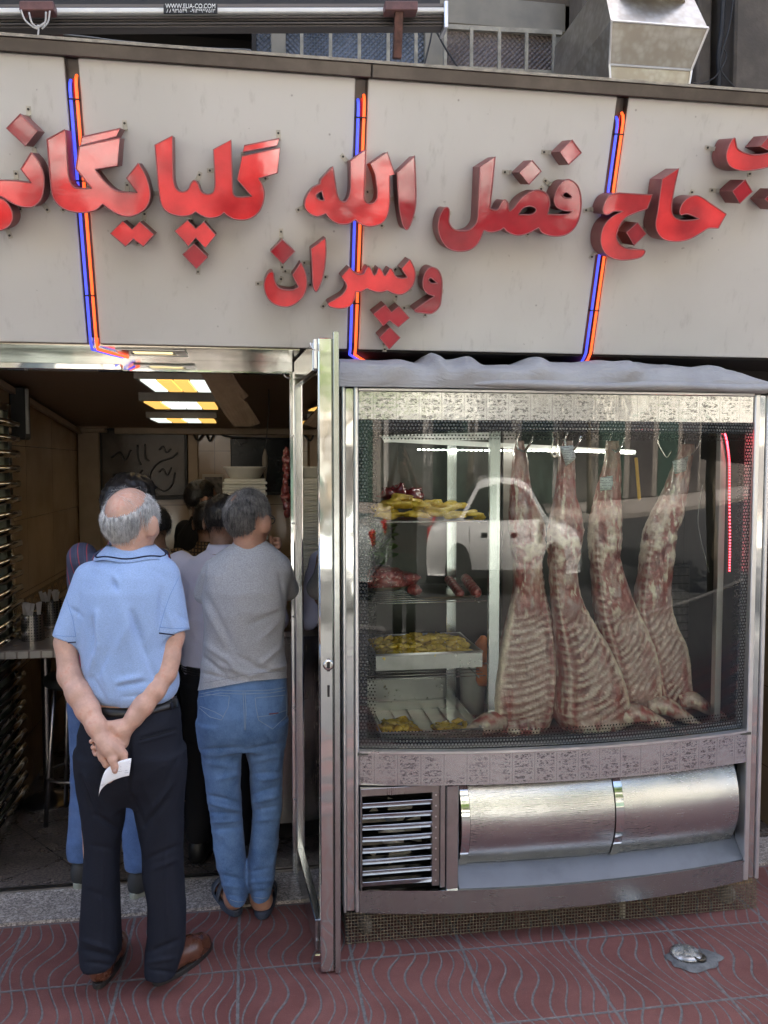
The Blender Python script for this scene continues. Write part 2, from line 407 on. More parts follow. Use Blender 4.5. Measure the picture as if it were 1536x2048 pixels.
# window with frosted panes above the sign
def mk_frost():
    M = Mat("ribbed_window_glass"); x, y, z = M.xyz(); g = (x*260.0).sin()*(z*260.0).sin()
    c = M.mix(M.noise(5, 3).step(.35, .7), (.16, .13, .12), (.26, .22, .21)); M.set(color=c, rough=.25, spec=.4); M.bump(g, .9, .004); return M.m
M_frost = mk_frost()
def mk_frost_blue():
    M = Mat("blue_grey_ribbed_glass"); x, y, z = M.xyz(); g = (x*260.0).sin()*(z*260.0).sin()
    M.set(color=M.mix(M.noise(5, 3).step(.35, .7), (.05, .06, .08), (.13, .15, .19)), rough=.16, spec=.8); M.bump(g, .9, .004); return M.m
M_frame = pm("beige_window_frame", (.21, .19, .15), .5, 0, .12)
WY = 3.83
xs = [ax(p, WY) for p in (527, 548, 577, 845, 885, 1105)]
b = MB(); ZT = 3.93
for a, c in ((ax(548, WY), ax(577, WY)), (ax(845, WY), ax(885, WY)), (ax(1095, WY), ax(1140, WY))): b.box(a, c, WY-.03, WY+.05, 3.2, ZT)
b.box(.02, 1.44, WY-.04, WY+.05, 3.80, 3.93); win = b.build("window", M_frame, bld, bevel=.004)
part("pane", mk_frost_blue(), lambda b: (b.box(.02, xs[1], WY, WY+.01, 3.2, 3.8), b.box(xs[2], xs[3], WY, WY+.01, 3.2, 3.8)), win)
part("pane", M_frost, lambda b: b.box(xs[4], xs[5]-.02, WY, WY+.01, 3.2, 3.8), win)
GY = 3.66
def grille(b):
    for p in (608, 664, 720, 776, 830, 887, 938, 992, 1045, 1098):
        x = ax(p, GY); b.bar((x, GY, 3.0), (x, GY, 3.70+.02*(p > 900)), .014, .012, (0, 1, 0))
    b.bar((ax(540, GY), GY+.015, 3.52), (ax(1145, GY), GY+.015, 3.555), .026, .026); b.bar((ax(885, GY), GY+.015, 3.72), (ax(1115, GY), GY+.015, 3.735), .02, .02)
    b.bar((ax(1140, GY), GY+.015, 3.55), (ax(1125, GY), 3.80, 3.53), .02, .02)
part("grille", pm("cream_grille_paint", (.30, .275, .22), .55, 0, .25, 20), grille, win)
# extract duct
M_galv = Mat("galvanised_sheet"); n_ = M_galv.noise(10, 4, .6); v_ = M_galv.voro(40)
M_galv.set(color=M_galv.mix((n_+v_*.3).step(.35, .8), (.50, .49, .45), (.36, .33, .28)), metal=.85, rough=M_galv.noise(14, 3)*.3+.22); M_galv.bump(M_galv.noise(3.5, 2), .4, .02); M_galv = M_galv.m
duct = thing("extract_duct", "galvanised sheet metal duct elbow standing on top of the shop sign", "duct", (1.6, 3.5, 3.2))
def P_(px, py, Y): return at(px, py, Y)
b = MB()
q0 = [P_(1222, 190, 3.02), P_(1374, 190, 3.02), P_(1374, 190, 3.02)+Vector((0, .34, 0)), P_(1222, 190, 3.02)+Vector((0, .34, 0))]
q1 = [P_(1218, 130, 3.0), P_(1382, 141, 3.0), P_(1382, 141, 3.0)+Vector((0, .4, 0)), P_(1218, 130, 3.0)+Vector((0, .4, 0))]
q2 = [P_(1222, 42, 2.93), P_(1416, 57, 2.93), P_(1416, 57, 2.93)+Vector((0, .6, 0)), P_(1222, 42, 2.93)+Vector((0, .6, 0))]
q3 = [p+Vector((dx, .18, .36)) for p, dx in zip(q2, (-.03, -.12, -.12, -.03))]
q3[0] = P_(1205, -40, 3.05); q3[1] = P_(1370, -40, 3.05); q3[2] = q3[1]+Vector((0, .5, 0)); q3[3] = q3[0]+Vector((0, .5, 0))
V = q0+q1+q2+q3; F = []
for i in range(3):
    for j in range(4): F.append((i*4+j, i*4+(j+1) % 4, (i+1)*4+(j+1) % 4, (i+1)*4+j))
F += [(3, 2, 1, 0), (12, 13, 14, 15)]
b.add(V, F); b.build("hood", M_galv, duct)
b = MB()
for qa in (q1, q2):
    b.tube([qa[0]+Vector((0, -.003, 0)), qa[1]+Vector((0, -.003, 0))], .004, 6)
for i, j in ((0, 1), (1, 2)):
    for k in (0, 1): b.tube([(q0, q1, q2)[i][k]+Vector((0, -.003, 0)), (q0, q1, q2)[j][k]+Vector((0, -.003, 0))], .0045, 6)
b.build("seam", M_alu, duct)
c0 = (P_(1232, -5, 2.98)+P_(1385, -5, 2.98))/2
b = MB(); b.lathe([(.15, -.05), (.15, .5)], c0+Vector((0, .1, .02)), 28, (0, .35, 1)); autosmooth(b.build("pipe", M_galv, duct))
# cables on the upper wall
def cable(label, pts, r, m=M_rubber, name="cable"):
    b = MB(); b.tube([Vector((p.x, p.y, 0)) if 0 else p for p in pts], r, 6); return tag(b.build(name, m, smooth=True, loc=pts[-1]), label, "cable")
def cpath(pp, Y): return [at(p.x, p.y, Y) for p in smooth_path([(a, c, 1) for a, c in pp], False, 5)]
cable("thick black cable running straight down beside the duct", cpath([(1447, -10), (1443, 60), (1437, 110), (1438, 150), (1437, 188)], 3.56), .011)
cable("thin black cable looping from the duct up the wall", cpath([(1382, 165), (1400, 168), (1425, 158), (1442, 138), (1453, 112), (1446, 95)], 3.54), .0028)
cable("thin black cable slanting across the concrete pier to the sign", cpath([(1468, -10), (1457, 60), (1443, 110), (1442, 140), (1460, 165), (1487, 192)], 3.52), .0035)
cable("crossed black wires hanging in front of the window grille", cpath([(845, 145), (860, 85), (868, 58), (890, 95), (924, 148)], 3.6), .004)
cable("grey wire sagging in the dark recess above the sign", cpath([(70, 65), (160, 72), (240, 82), (330, 90), (430, 97), (500, 100), (501, 112)], 3.4), .0025, M_wire)

# ---------------------------------------------------------------- retractable awning above the sign
M_awn = pm("grey_awning_profile", (.13, .115, .105), .4, .6, .15, 5, stretch=(.3, 6, 6)); M_awnw = pm("white_awning_strip", (.75, .74, .71), .35, 0, .06)
awn = thing("awning", "rolled up grey awning cassette with a white strip, hung across the top of the shop", "awning", (0, 3.0, 3.4))
AY = 3.0
def A(px, py, dy=0): return at(px, py, AY+dy)
def strip(b, y0a, y1a, y0b, y1b, x0, x1, d0, th):
    V = [A(x0, y0a, d0), A(x1, y0b, d0), A(x1, y1b, d0), A(x0, y1a, d0)]; V += [p+Vector((0, th, 0)) for p in V]
    b.add(V, [(3, 2, 1, 0), (4, 5, 6, 7), (0, 1, 5, 4), (1, 2, 6, 5), (2, 3, 7, 6), (3, 0, 4, 7)])
b = MB()
for i in range(5):
    t0, t1 = i/5, (i+1)/5; strip(b, 28+30*t0, 28+30*(t1-.06), 24+30*t0, 24+30*(t1-.06), -300, 888, (.012 if i % 2 else .02), .05)
b.build("valance", M_awn, awn, bevel=.003)
b = MB(); strip(b, 15, 26.5, 14, 23, -300, 893, .0, .05); b.build("front_strip", M_awnw, awn, bevel=.003)
b = MB(); strip(b, -60, 9, -60, 7, -300, 880, .02, .12); b.build("cassette", M_black, awn)
b = MB(); strip(b, 9, 14.5, 7, 13.5, -300, 888, .01, .05); b.build("top_profile", M_awn, awn)
b = MB(); strip(b, 0, 56, 0, 54, 889, 897, -.004, .08); b.build("end_cap", M_alu, awn, bevel=.003)
pl = MB(); strip(pl, 9, 26.5, 8.5, 26, 327, 435, -.006, .005); pl = pl.build("name_plate", M_black, awn)
def text_mesh(name, body, size, m, parent, org, ux, uz, flip=False, bold=0, width=None):
    cu = bpy.data.curves.new(name, 'FONT'); cu.body = body; cu.size = 1; cu.extrude = 0; cu.offset = bold
    o = bpy.data.objects.new(name, cu); COL.objects.link(o); dg = bpy.context.evaluated_depsgraph_get()
    me = bpy.data.meshes.new_from_object(o.evaluated_get(dg)); bpy.data.objects.remove(o); bpy.data.curves.remove(cu)
    P = np.array([v.co for v in me.vertices]) if len(me.vertices) else np.zeros((0, 3)); Fc = [tuple(p.vertices) for p in me.polygons]; bpy.data.meshes.remove(me)
    if not len(P): return None
    P[:, 0] -= P[:, 0].min()
    sx = width/P[:, 0].max() if width else size
    V = [Vector(org)+Vector(ux)*(p[0]*sx)+Vector(uz)*(p[1]*size) for p in P]
    nrm = Vector(ux).cross(Vector(uz)); n = len(V); V2 = V+[v+nrm*.0015 for v in V]
    from collections import Counter
    ec = Counter(); 
    for f in Fc:
        for i in range(len(f)): ec[(f[i], f[(i+1) % len(f)])] += 1
    F2 = [f[::-1] for f in Fc]+[tuple(i+n for i in f) for f in Fc]+[(a, c, c+n, a+n) for (a, c) in ec if (c, a) not in ec]
    return mesh_obj(name, V2, F2, m, parent)
M_letwhite = pm("plate_lettering", (.8, .8, .78), .5)
ux = (A(435, 20)-A(327, 20)).normalized(); uz = Vector((0, 0, 1))
W_ = (A(435, 20)-A(327, 20)).length
text_mesh("lettering", "WWW.ELIA-CO.COM", .021, M_letwhite, pl, A(331, 16.5, -.0065), ux, uz, width=W_*.92)
text_mesh("lettering", "۸۸۹۳۱۵۴۹  -۹۱۲۶۹۶۷۵۱۳", .018, M_letwhite, pl, A(333, 25.4, -.0065), ux, uz, width=W_*.90)
for px0, px1 in ((38, 107), (770, 836)):
    b = MB(); strip(b, 1, 20, 1, 20, px0, px1, -.05, .05); bo = b.build("bracket", pm("red_brown_paint", (.13, .055, .05), .5, 0, .3, 30), awn, bevel=.003)
    xm = (px0+px1)/2
    b = MB()
    if px0 < 100: b.bar(A(70, 13, -.04), A(118, 72, .35), .03, .03)
    else: b.bar(A(798, 22, -.03), A(794, 118, -.0), .03, .022)
    b.build("arm", M_rust, awn, bevel=.002); b = MB()
    if px0 > 100: b.box(*sorted((A(781, 118).x, A(803, 118).x)), AY-.04, AY+.03, A(0, 128).z-.005, A(0, 118).z)
    if b.V: b.build("arm_foot", M_rust, awn, bevel=.002)
b = MB()
for pp in ([(42, 20), (50, 40), (66, 54), (76, 58)], [(58, 25), (64, 46), (76, 56)], [(92, 24), (90, 45), (76, 56)], [(100, 22), (96, 44), (84, 58)], [(76, 50), (77, 60), (76, 72)], [(70, 54), (80, 52), (88, 46)]):
    b.tube([A(p.x, p.y, -.06) for p in smooth_path([(x, y, 1) for x, y in pp], False, 5)], .003, 5)
b.build("tie_wire", pm("pale_tie_wire", (.45, .43, .4), .5), awn, smooth=True)

# ---------------------------------------------------------------- sign board and neon
TS = math.radians(18.5); S0 = Vector((0, 3.18, 2.24)); SV = Vector((0, -math.sin(TS), math.cos(TS))); SN = Vector((0, -math.cos(TS), -math.sin(TS)))
def sw(u, v, n=0): return Vector((u, S0.y, S0.z))+SV*v+SN*n
def sp(px, py, off=0):
    d = ray(px, py); o = Vector((0, 0, CAMH)); k = ((S0+SN*off-o).dot(SN))/d.dot(SN); p = o+d*k
    return (p.x, (p-S0).dot(SV))
def sbox(b, u0, u1, v0, v1, n0, n1):
    b.obox(sw((u0+u1)/2, (v0+v1)/2, (n0+n1)/2), (1, 0, 0), SV, SN, (u1-u0)/2, (v1-v0)/2, (n1-n0)/2)
def mk_panel():
    M = Mat("grey_white_sign_panel"); x, y, z = M.xyz(); n = M.noise(1.6, 4); st = M.noise(1, 4, .65, M.scale((26, 26, 2.2))); s2 = M.noise(30, 3, .7)
    c = M.mix(n.step(.3, .7), (.58, .565, .53), (.65, .635, .60)); c = M.mix(st.step(.56, .8)*.5, c, (.40, .385, .35)); c = M.mix(s2.step(.70, .76)*.5, c, (.22, .2, .18))
    c = M.mix(M.voro(9).step(.05, .012)*.6, c, (.16, .14, .12))
    M.set(color=c, rough=n*.15+.24, spec=.5); M.bump(M.noise(2.5, 2), .15, .01); return M.m
M_panel = mk_panel()
sign = thing("sign_board", "long forward leaning board of pale grey panels above the shop front", "sign board", (.5, 3.1, ZS))
NE = [-.580, .371, 1.316]; VT = .925
eds = [-1.75]+[e for c in NE for e in (c-.0225, c+.0225)]+[2.6]
for i in range(0, 8, 2):
    b = MB(); sbox(b, eds[i], eds[i+1], 0, VT, -.035, 0); b.build("panel", M_panel, sign, bevel=.003)
b = MB()
sbox(b, -1.75, 2.6, 0, VT, -.06, -.04); b.build("backing", M_dark, sign)
def mk_cap():
    M = Mat("dark_flashing"); n = M.noise(4, 5, .7); M.set(color=M.mix(n.step(.35, .75), (.075, .062, .055), (.13, .11, .095)), rough=.35, metal=.5); return M.m
b = MB()
for u0, u1 in ((-1.75, .40), (.402, 2.6)): sbox(b, u0, u1, VT+.001, VT+.044, -.05, .022)
b.build("cap_flashing", mk_cap(), sign, bevel=.003)
b = MB(); sbox(b, -1.75, 2.6, VT+.045, VT+.054, -.06, .026)
b.slab(lambda u, v: sw(-1.75+4.35*u, VT+.05, -.06)+Vector((0, .85*v, .02*v)), 1, 1, (0, 0, .008))
b.build("cap_edge", pm("pale_cement_edge", (.38, .35, .3), .7, 0, .25, 30), sign)
def mk_neon(name, col, e):
    M = Mat(name); M.set(color=col, rough=.2, ecol=col, estr=e); return M.m
M_nb = mk_neon("blue_neon", (.06, .09, .9), .22); M_nr = mk_neon("red_neon", (1.0, .10, .02), .34)
M_nr2 = pm("red_tube_unlit", (.5, .02, .02), .15)
NL = ["neon strip furthest left, behind the broad joined letters", "neon strip down the middle of the sign", "neon strip furthest right, behind the hook shaped letter"]
for c, lab in zip(NE, NL):
    r = thing("neon_strip", "blue and red "+lab, "neon light", sw(c, .02, -.02), "neon strips between the sign panels")
    b = MB(); sbox(b, c-.0215, c+.0215, .0, VT-.002, -.038, -.034); sbox(b, c-.0222, c-.0200, .0, VT-.002, -.034, -.002); sbox(b, c+.0200, c+.0222, .0, VT-.002, -.034, -.002)
    b.build("channel", mk_cap() if c == NE[0] else bpy.data.materials["dark_flashing"], r)
    for du, m, nm, top in ((-.0095, M_nb, "blue_tube", .86), (.0105, M_nr, "red_tube", .875)):
        b = MB(); P = [sw(c+du, top, -.02), sw(c+du, top-.01, -.004), sw(c+du, top-.03, .004), sw(c+du, .5, .004), sw(c+du, .03, .004), sw(c+du, .005, .003)]
        e = Vector((c+du, 3.20, ZS-.012)); P += [e, e+Vector((.035, .11, 0)), e+Vector((.075, .22, 0))]
        b.tube(P, .0052, 10); b.build(nm, m, r, smooth=True)
    for v in (.17, .55, .8): b = MB(); sbox(b, c-.016, c+.018, v, v+.005, -.03, .010); b.build("clip", M_black, r)
    b = MB(); b.tube([sw(c+.001, VT-.06, -.012), sw(c+.001, VT-.12, -.01)], .004, 6); b.build("glass_stub", M_nr2, r)
# ---------------------------------------------------------------- channel letters of the sign
def mk_face(name, col, ecol, e):
    M = Mat(name); n = M.noise(5.5, 2, .5); g = M.noise(26, 4, .6)
    M.set(color=M.mix(g.step(.3, .75), tuple(c*.8 for c in col), col), rough=g*.12+.03, spec=.6, coat=1.0, coatr=.04, ecol=ecol, estr=(n.step(.34, .66)*.85+.15)*e)
    M.bump(M.noise(4.0, 2)+g*.05, .5, .012); return M.m
M_flit = mk_face("lit_red_acrylic", (.46, .026, .034), (1, .05, .04), .075)
M_fdim = mk_face("faint_glow_red_acrylic", (.34, .012, .024), (1, .02, .03), .02)  # letters that are switched off, with a faint red glow added to the face
def mk_side():
    M = Mat("letter_return"); n = M.noise(7, 4, .6); M.set(color=M.mix(n.step(.35, .7), (.20, .045, .045), (.28, .10, .09)), rough=.42, spec=.5); return M.m
M_side = mk_side(); M_rim = pm("letter_rim", (.38, .12, .12), .4, 0, .15, 20)
M_tab = pm("bracket_metal", (.50, .47, .40), .45, .4, .2, 40); M_bolt = pm("bolt", (.06, .055, .05), .5, .5)
CR = {'A': (0, 230, 320/1536), 'T': (0, 200, 580/1536), 'B': (290, 250, 310/1536), 'C': (500, 250, 420/1536), 'D': (1160, 240, 376/1536), 'E': (840, 260, 350/1536)}
def letter(label, crop, loop, lit=True, holes=(), tabs=(), off=.115, cat="sign letter"):
    ox, oy, k = CR[crop]
    def conv(L):
        P = smooth_path([(ox+p[0]*k, oy+p[1]*k)+tuple(p[2:]) for p in L]); Q = [sp(p.x, p.y, off) for p in P]; R = []
        for q in Q:
            if not R or math.hypot(q[0]-R[-1][0], q[1]-R[-1][1]) > 3e-4: R.append(q)
        return R
    L = conv(loop); H = [conv(h) for h in holes]
    ar = sum(L[i-1][0]*L[i][1]-L[i][0]*L[i-1][1] for i in range(len(L)))
    if ar < 0: L = L[::-1]
    H = [h[::-1] if sum(h[i-1][0]*h[i][1]-h[i][0]*h[i-1][1] for i in range(len(h))) > 0 else h for h in H]
    cu = sum(p[0] for p in L)/len(L); cv = sum(p[1] for p in L)/len(L)
    r = thing("sign_letter" if cat == "sign letter" else "diamond_dot", label, cat, sw(cu, cv, 0), "raised red sign letters")
    loops = [L]+H
    flat = [p for l in loops for p in l]
    tri = tessellate_polygon([[Vector((p[0], p[1], 0)) for p in l] for l in loops])
    F = []
    for t in tri:
        a, b_, c = (flat[i] for i in t)
        F.append(t if (b_[0]-a[0])*(c[1]-a[1])-(b_[1]-a[1])*(c[0]-a[0]) > 0 else (t[0], t[2], t[1]))
    mesh_obj("face", [sw(p[0], p[1], off-.003) for p in flat], F, M_flit if lit else M_fdim, r)
    b = MB()
    for l in loops:
        n = len(l); V = [sw(p[0], p[1], off) for p in l]+[sw(p[0], p[1], .012) for p in l]
        b.add(V, [(i, i+n, (i+1) % n+n, (i+1) % n) for i in range(n)])
        F2 = []
    # back plate
    base = len(b.V); b.V += [tuple(sw(p[0], p[1], .0125)) for p in flat]; b.F += [tuple(base+i for i in f[::-1]) for f in F]; b.M += [0]*len(F)
    autosmooth(b.build("return", M_side, r), 35)
    b = MB()
    for l in loops: b.tube([sw(p[0], p[1], off) for p in l], .0022, 5, closed=True)
    b.build("rim", M_rim, r, smooth=True)
    if not tabs:
        k2 = max(1, min(3, int(len(L)/25))); tabs = [(.13+j/k2) % 1 for j in range(k2)]+[.62]
    nb = 0
    for t in tabs:
        i = int(t*len(L)) % len(L); p = L[i]; q = L[(i+1) % len(L)]; o_ = L[i-1]
        d = Vector((q[0]-o_[0], q[1]-o_[1])); 
        if d.length < 1e-6: continue
        d.normalize(); nu, nv = d.y, -d.x
        c = (p[0]+nu*.014, p[1]+nv*.014)
        b = MB(); b.obox(sw(c[0], c[1], .003), (SV*nv+Vector((nu, 0, 0))), (SV*d.y+Vector((d.x, 0, 0))), SN, .017, .0075, .0012)
        e = (p[0]+nu*.002, p[1]+nv*.002)
        b.obox(sw(e[0], e[1], .014), SN, (SV*d.y+Vector((d.x, 0, 0))), (SV*nv+Vector((nu, 0, 0))), .012, .0075, .001)
        tb = b.build("bracket", M_tab, r)
        b = MB(); f = (p[0]+nu*.021, p[1]+nv*.021); b.lathe([(.004, 0), (.004, .004), (.0025, .005)], sw(f[0], f[1], .0042), 8, SN); b.build("bolt", M_bolt, tb)
    return r
def dot(label, crop, loop, lit=False, **k): return letter(label, crop, loop, lit, cat="sign letter dot", **k)

dot("plain red diamond dot at the far left end of the sign, above the clipped letter", 'A', [(62, 128), (195, -10), (360, 150), (245, 297)])
letter("red letter cut off by the left edge, pointed top under a diamond dot", 'A', [(300, 360), (360, 430, 1), (410, 540, 1), (425, 650, 1), (400, 790, 1), (340, 865, 1), (260, 885, 1), (150, 860, 1), (60, 810, 1), (0, 778, 1), (-120, 760), (-120, 618), (0, 625, 1), (150, 632, 1), (300, 652), (200, 520)], True)
letter("rounded bowl of a red letter peeping in at the left edge", 'A', [(-120, 785), (0, 800, 1), (60, 835, 1), (110, 915, 1), (120, 1000, 1), (80, 1070, 1), (0, 1110, 1), (-120, 1130)], True)
letter("broad glowing red letter group crossing the left neon strip", 'A',
       [(450, 235), (622, 140), (635, 250), (645, 430, 1), (655, 560, 1), (672, 640, 1), (710, 692, 1), (760, 704, 1), (880, 705), (728, 515), (760, 302), (1150, 218), (1128, 485), (912, 522), (1000, 635, 1), (1070, 702, 1), (1140, 735, 1), (1220, 742, 1), (1318, 744), (1215, 607), (1328, 462), (1392, 570, 1), (1430, 690, 1), (1440, 790, 1), (1400, 890, 1), (1300, 960, 1), (1200, 972, 1), (1090, 930, 1), (985, 853), (920, 910, 1), (820, 935, 1), (700, 928, 1), (590, 885, 1), (510, 790, 1), (485, 640, 1), (468, 450, 1)], True, off=.118)
letter("slanted red bar floating over the broad letter group on the left neon strip", 'A', [(785, 212), (1158, 128), (1118, 206), (770, 296)], True)
dot("pair of joined red diamond dots below the left neon strip's broad letter group", 'T', [(585, 707), (650, 642), (700, 685), (740, 645), (815, 712), (760, 775), (705, 735), (665, 775)], True)
letter("glowing red letter group with two tall posts and a small tooth between", 'B',
       [(98, 198), (270, 108), (274, 300), (279, 520, 1), (298, 610, 1), (335, 655, 1), (385, 662, 1), (430, 635, 1), (455, 580, 1), (485, 550, 1), (520, 575, 1), (545, 640, 1), (575, 675, 1), (630, 688, 1), (675, 665, 1), (693, 600, 1), (690, 450), (678, 243), (852, 148), (862, 450), (868, 650, 1), (885, 700, 1), (930, 716, 1), (1060, 708), (915, 542), (962, 310), (1338, 225), (1312, 475), (1125, 530), (1165, 600, 1), (1182, 680, 1), (1165, 790, 1), (1110, 880, 1), (1010, 935, 1), (900, 935, 1), (830, 905, 1), (782, 868), (730, 905, 1), (640, 920, 1), (560, 895, 1), (503, 858), (440, 895, 1), (340, 900, 1), (230, 865, 1), (165, 790, 1), (138, 650, 1), (118, 420)], True)
letter("slim slanted red bar over the letter group with two tall posts", 'B', [(985, 205), (1333, 133), (1310, 205), (968, 268)], True)
dot("pair of joined red diamond dots under the letter group with two tall posts", 'B', [(298, 1050), (420, 945), (503, 1028), (583, 960), (700, 1090), (598, 1218), (503, 1118), (430, 1200)], True)
dot("single red diamond dot hanging just below a joined pair, left part of the sign", 'B', [(375, 1282), (487, 1178), (620, 1310), (510, 1425)])
dot("dark red diamond dot above the bowl letter ending the small lower word", 'B', [(1245, 1253), (1360, 1138), (1485, 1252), (1367, 1378)])
letter("pinkish red letter group with an eyelet hole, on the middle neon strip", 'C',
       [(607, 303), (520, 398), (515, 430), (460, 460, 1), (415, 520, 1), (400, 590, 1), (430, 640, 1), (490, 668, 1), (555, 648), (590, 690, 1), (650, 722, 1), (720, 722, 1), (770, 690), (810, 725, 1), (880, 742, 1), (960, 720, 1), (1005, 660, 1), (1022, 560, 1), (1022, 372), (1058, 360), (1005, 198), (882, 282), (915, 360), (932, 480, 1), (925, 545, 1), (890, 575, 1), (855, 570, 1), (836, 540, 1), (838, 400), (848, 180), (735, 262), (735, 450, 1), (720, 530, 1), (690, 562, 1), (655, 545, 1), (635, 490, 1)], True,
       holes=[[(483, 522, 1), (495, 500, 1), (525, 482), (545, 553), (505, 547, 1)]])
letter("dark red leaf shaped upright letter right of the middle neon strip, top row", 'C', [(1075, 350), (1205, 225), (1215, 520, 1), (1200, 650, 1), (1155, 762, 1), (1118, 735, 1), (1090, 580, 1)], False)
letter("bowl shaped red letter at the left end of the small lower word", 'C', [(150, 1075, 1), (172, 1085, 1), (178, 1130, 1), (205, 1185, 1), (260, 1205, 1), (315, 1205, 1), (355, 1185), (310, 1098), (372, 1005), (405, 1080, 1), (415, 1160, 1), (395, 1240, 1), (335, 1305, 1), (260, 1330, 1), (180, 1310, 1), (125, 1255, 1), (103, 1170, 1), (125, 1100, 1)], True)
letter("small leaf shaped upright red letter in the lower word", 'C', [(447, 905), (552, 825), (555, 950, 1), (535, 1100, 1), (490, 1215, 1), (462, 1180, 1), (455, 1050, 1)], True)
letter("brightly lit red letter group with three teeth, lower word on the middle neon strip", 'C', [(728, 1042), (780, 1088, 1), (828, 1090, 1), (848, 1060, 1), (868, 1037, 1), (888, 1060, 1), (905, 1097, 1), (924, 1087, 1), (942, 1045, 1), (965, 1068, 1), (985, 1102, 1), (1005, 1082, 1), (1026, 1050, 1), (1047, 1070, 1), (1070, 1110, 1), (1110, 1122, 1), (1152, 1117), (1110, 1050), (1170, 983), (1202, 1050, 1), (1208, 1120, 1), (1180, 1190, 1), (1120, 1235, 1), (1060, 1235, 1), (1005, 1210), (960, 1222, 1), (905, 1215, 1), (855, 1195), (815, 1218, 1), (775, 1220), (765, 1270, 1), (730, 1325, 1), (660, 1342, 1), (590, 1330, 1), (572, 1305, 1), (620, 1275, 1), (680, 1235, 1), (708, 1175, 1), (668, 1108)], True)
dot("joined pair of dark red diamond dots under the three toothed lower word", 'C', [(902, 1382), (990, 1315), (1035, 1368), (1090, 1325), (1165, 1410), (1085, 1478), (1020, 1430), (975, 1470)])
dot("lowest dark red diamond dot of the sign, beneath a joined pair", 'C', [(945, 1555), (1022, 1480), (1098, 1555), (1018, 1640)])
letter("dull red comma shaped letter with an eyelet, right end of the lower word", 'C', [(1330, 1040, 1), (1380, 1065, 1), (1405, 1140, 1), (1400, 1260, 1), (1385, 1330, 1), (1330, 1378, 1), (1260, 1375, 1), (1212, 1368, 1), (1208, 1348, 1), (1352, 1250), (1300, 1235, 1), (1267, 1190, 1), (1268, 1120, 1), (1290, 1065, 1)], False, holes=[[(1305, 1130, 1), (1325, 1120, 1), (1372, 1160), (1325, 1156, 1)]])
letter("wide glossy dark red letter group with two eyelet holes, right of centre", 'E',
       [(662, 235), (640, 450), (615, 690), (660, 705, 1), (690, 690, 1), (715, 640, 1), (745, 612, 1), (772, 640, 1), (776, 690), (790, 712), (830, 680, 1), (900, 590, 1), (990, 535, 1), (1060, 530, 1), (1120, 570, 1), (1138, 650, 1), (1120, 740), (1220, 745, 1), (1300, 738, 1), (1345, 711), (1260, 705, 1), (1195, 670, 1), (1178, 610, 1), (1200, 530, 1), (1245, 460, 1), (1310, 435, 1), (1385, 490, 1), (1415, 600, 1), (1410, 720, 1), (1370, 840, 1), (1290, 915, 1), (1180, 933, 1), (1080, 905, 1), (1040, 858), (950, 905, 1), (860, 925, 1), (780, 900, 1), (735, 860), (690, 885, 1), (620, 897, 1), (560, 880), (510, 990, 1), (440, 1050, 1), (340, 1065, 1), (250, 1040, 1), (190, 970, 1), (160, 870, 1), (170, 770, 1), (205, 695, 1), (235, 678, 1), (255, 695, 1), (258, 740, 1), (255, 810, 1), (290, 865, 1), (350, 885, 1), (420, 880, 1), (470, 850, 1), (503, 790, 1), (515, 600), (527, 322)], False,
       holes=[[(865, 742), (900, 690, 1), (960, 668, 1), (1010, 685, 1), (1015, 715, 1), (970, 742, 1)], [(1250, 575, 1), (1280, 548, 1), (1315, 565, 1), (1338, 594), (1290, 600, 1)]])
dot("left red diamond dot of the two above the wide double eyelet letters", 'E', [(872, 372), (985, 265), (1065, 362), (957, 478)], tabs=(.4, .75))
dot("higher right red diamond dot of the two above the wide double eyelet letters", 'E', [(1228, 190), (1335, 85), (1417, 200), (1305, 305)], tabs=(.4, .75))
letter("hook shaped glowing red letter on the right neon strip, curling round a dot", 'D', [(320, 595), (590, 612), (550, 725), (450, 760, 1), (370, 800, 1), (320, 870, 1), (298, 950, 1), (320, 1010, 1), (380, 1050, 1), (460, 1058, 1), (520, 1060, 1), (532, 1080, 1), (500, 1120, 1), (420, 1140, 1), (320, 1142, 1), (230, 1110, 1), (180, 1040, 1), (172, 950, 1), (200, 860, 1), (265, 790, 1), (352, 745), (280, 747, 1), (230, 772, 1), (195, 765, 1), (188, 720, 1), (215, 650, 1), (260, 608, 1)], True)
dot("glossy dark red diamond dot inside the curl of the hook shaped letter", 'D', [(380, 918), (470, 838), (540, 930), (440, 1025)])
letter("glowing red letter group with a tall slanted post, right of the hook shaped letter", 'D', [(808, 395), (775, 540), (760, 620), (748, 720, 1), (765, 785, 1), (820, 818, 1), (900, 820, 1), (975, 808), (880, 768, 1), (825, 775, 1), (815, 740, 1), (840, 680, 1), (900, 628, 1), (975, 622, 1), (1080, 690), (1195, 768), (1130, 885), (1050, 885, 1), (990, 920, 1), (900, 970, 1), (800, 992, 1), (700, 980, 1), (640, 930, 1), (618, 850, 1), (635, 750, 1), (655, 600), (672, 482)], True)
letter("bowl shaped red letter cut off by the right edge of the picture", 'D', [(1265, 148, 1), (1275, 190, 1), (1290, 235, 1), (1350, 270, 1), (1440, 285, 1), (1560, 262, 1), (1660, 200), (1700, 330), (1580, 375, 1), (1400, 412, 1), (1290, 408, 1), (1220, 370, 1), (1195, 300, 1), (1210, 230, 1), (1240, 165, 1)], True)
dot("red diamond dot sitting in the bowl of the letter at the right edge", 'D', [(1472, 215), (1548, 125), (1640, 215), (1565, 262)], tabs=(.4,))
dot("red diamond dot below the bowl shaped letter near the right edge", 'D', [(1245, 582), (1350, 488), (1408, 585), (1305, 682)], tabs=(.4, .75))
dot("red diamond dot barely showing at the right edge, beside another", 'D', [(1512, 645), (1600, 560), (1680, 640), (1600, 735)], tabs=(.4,))
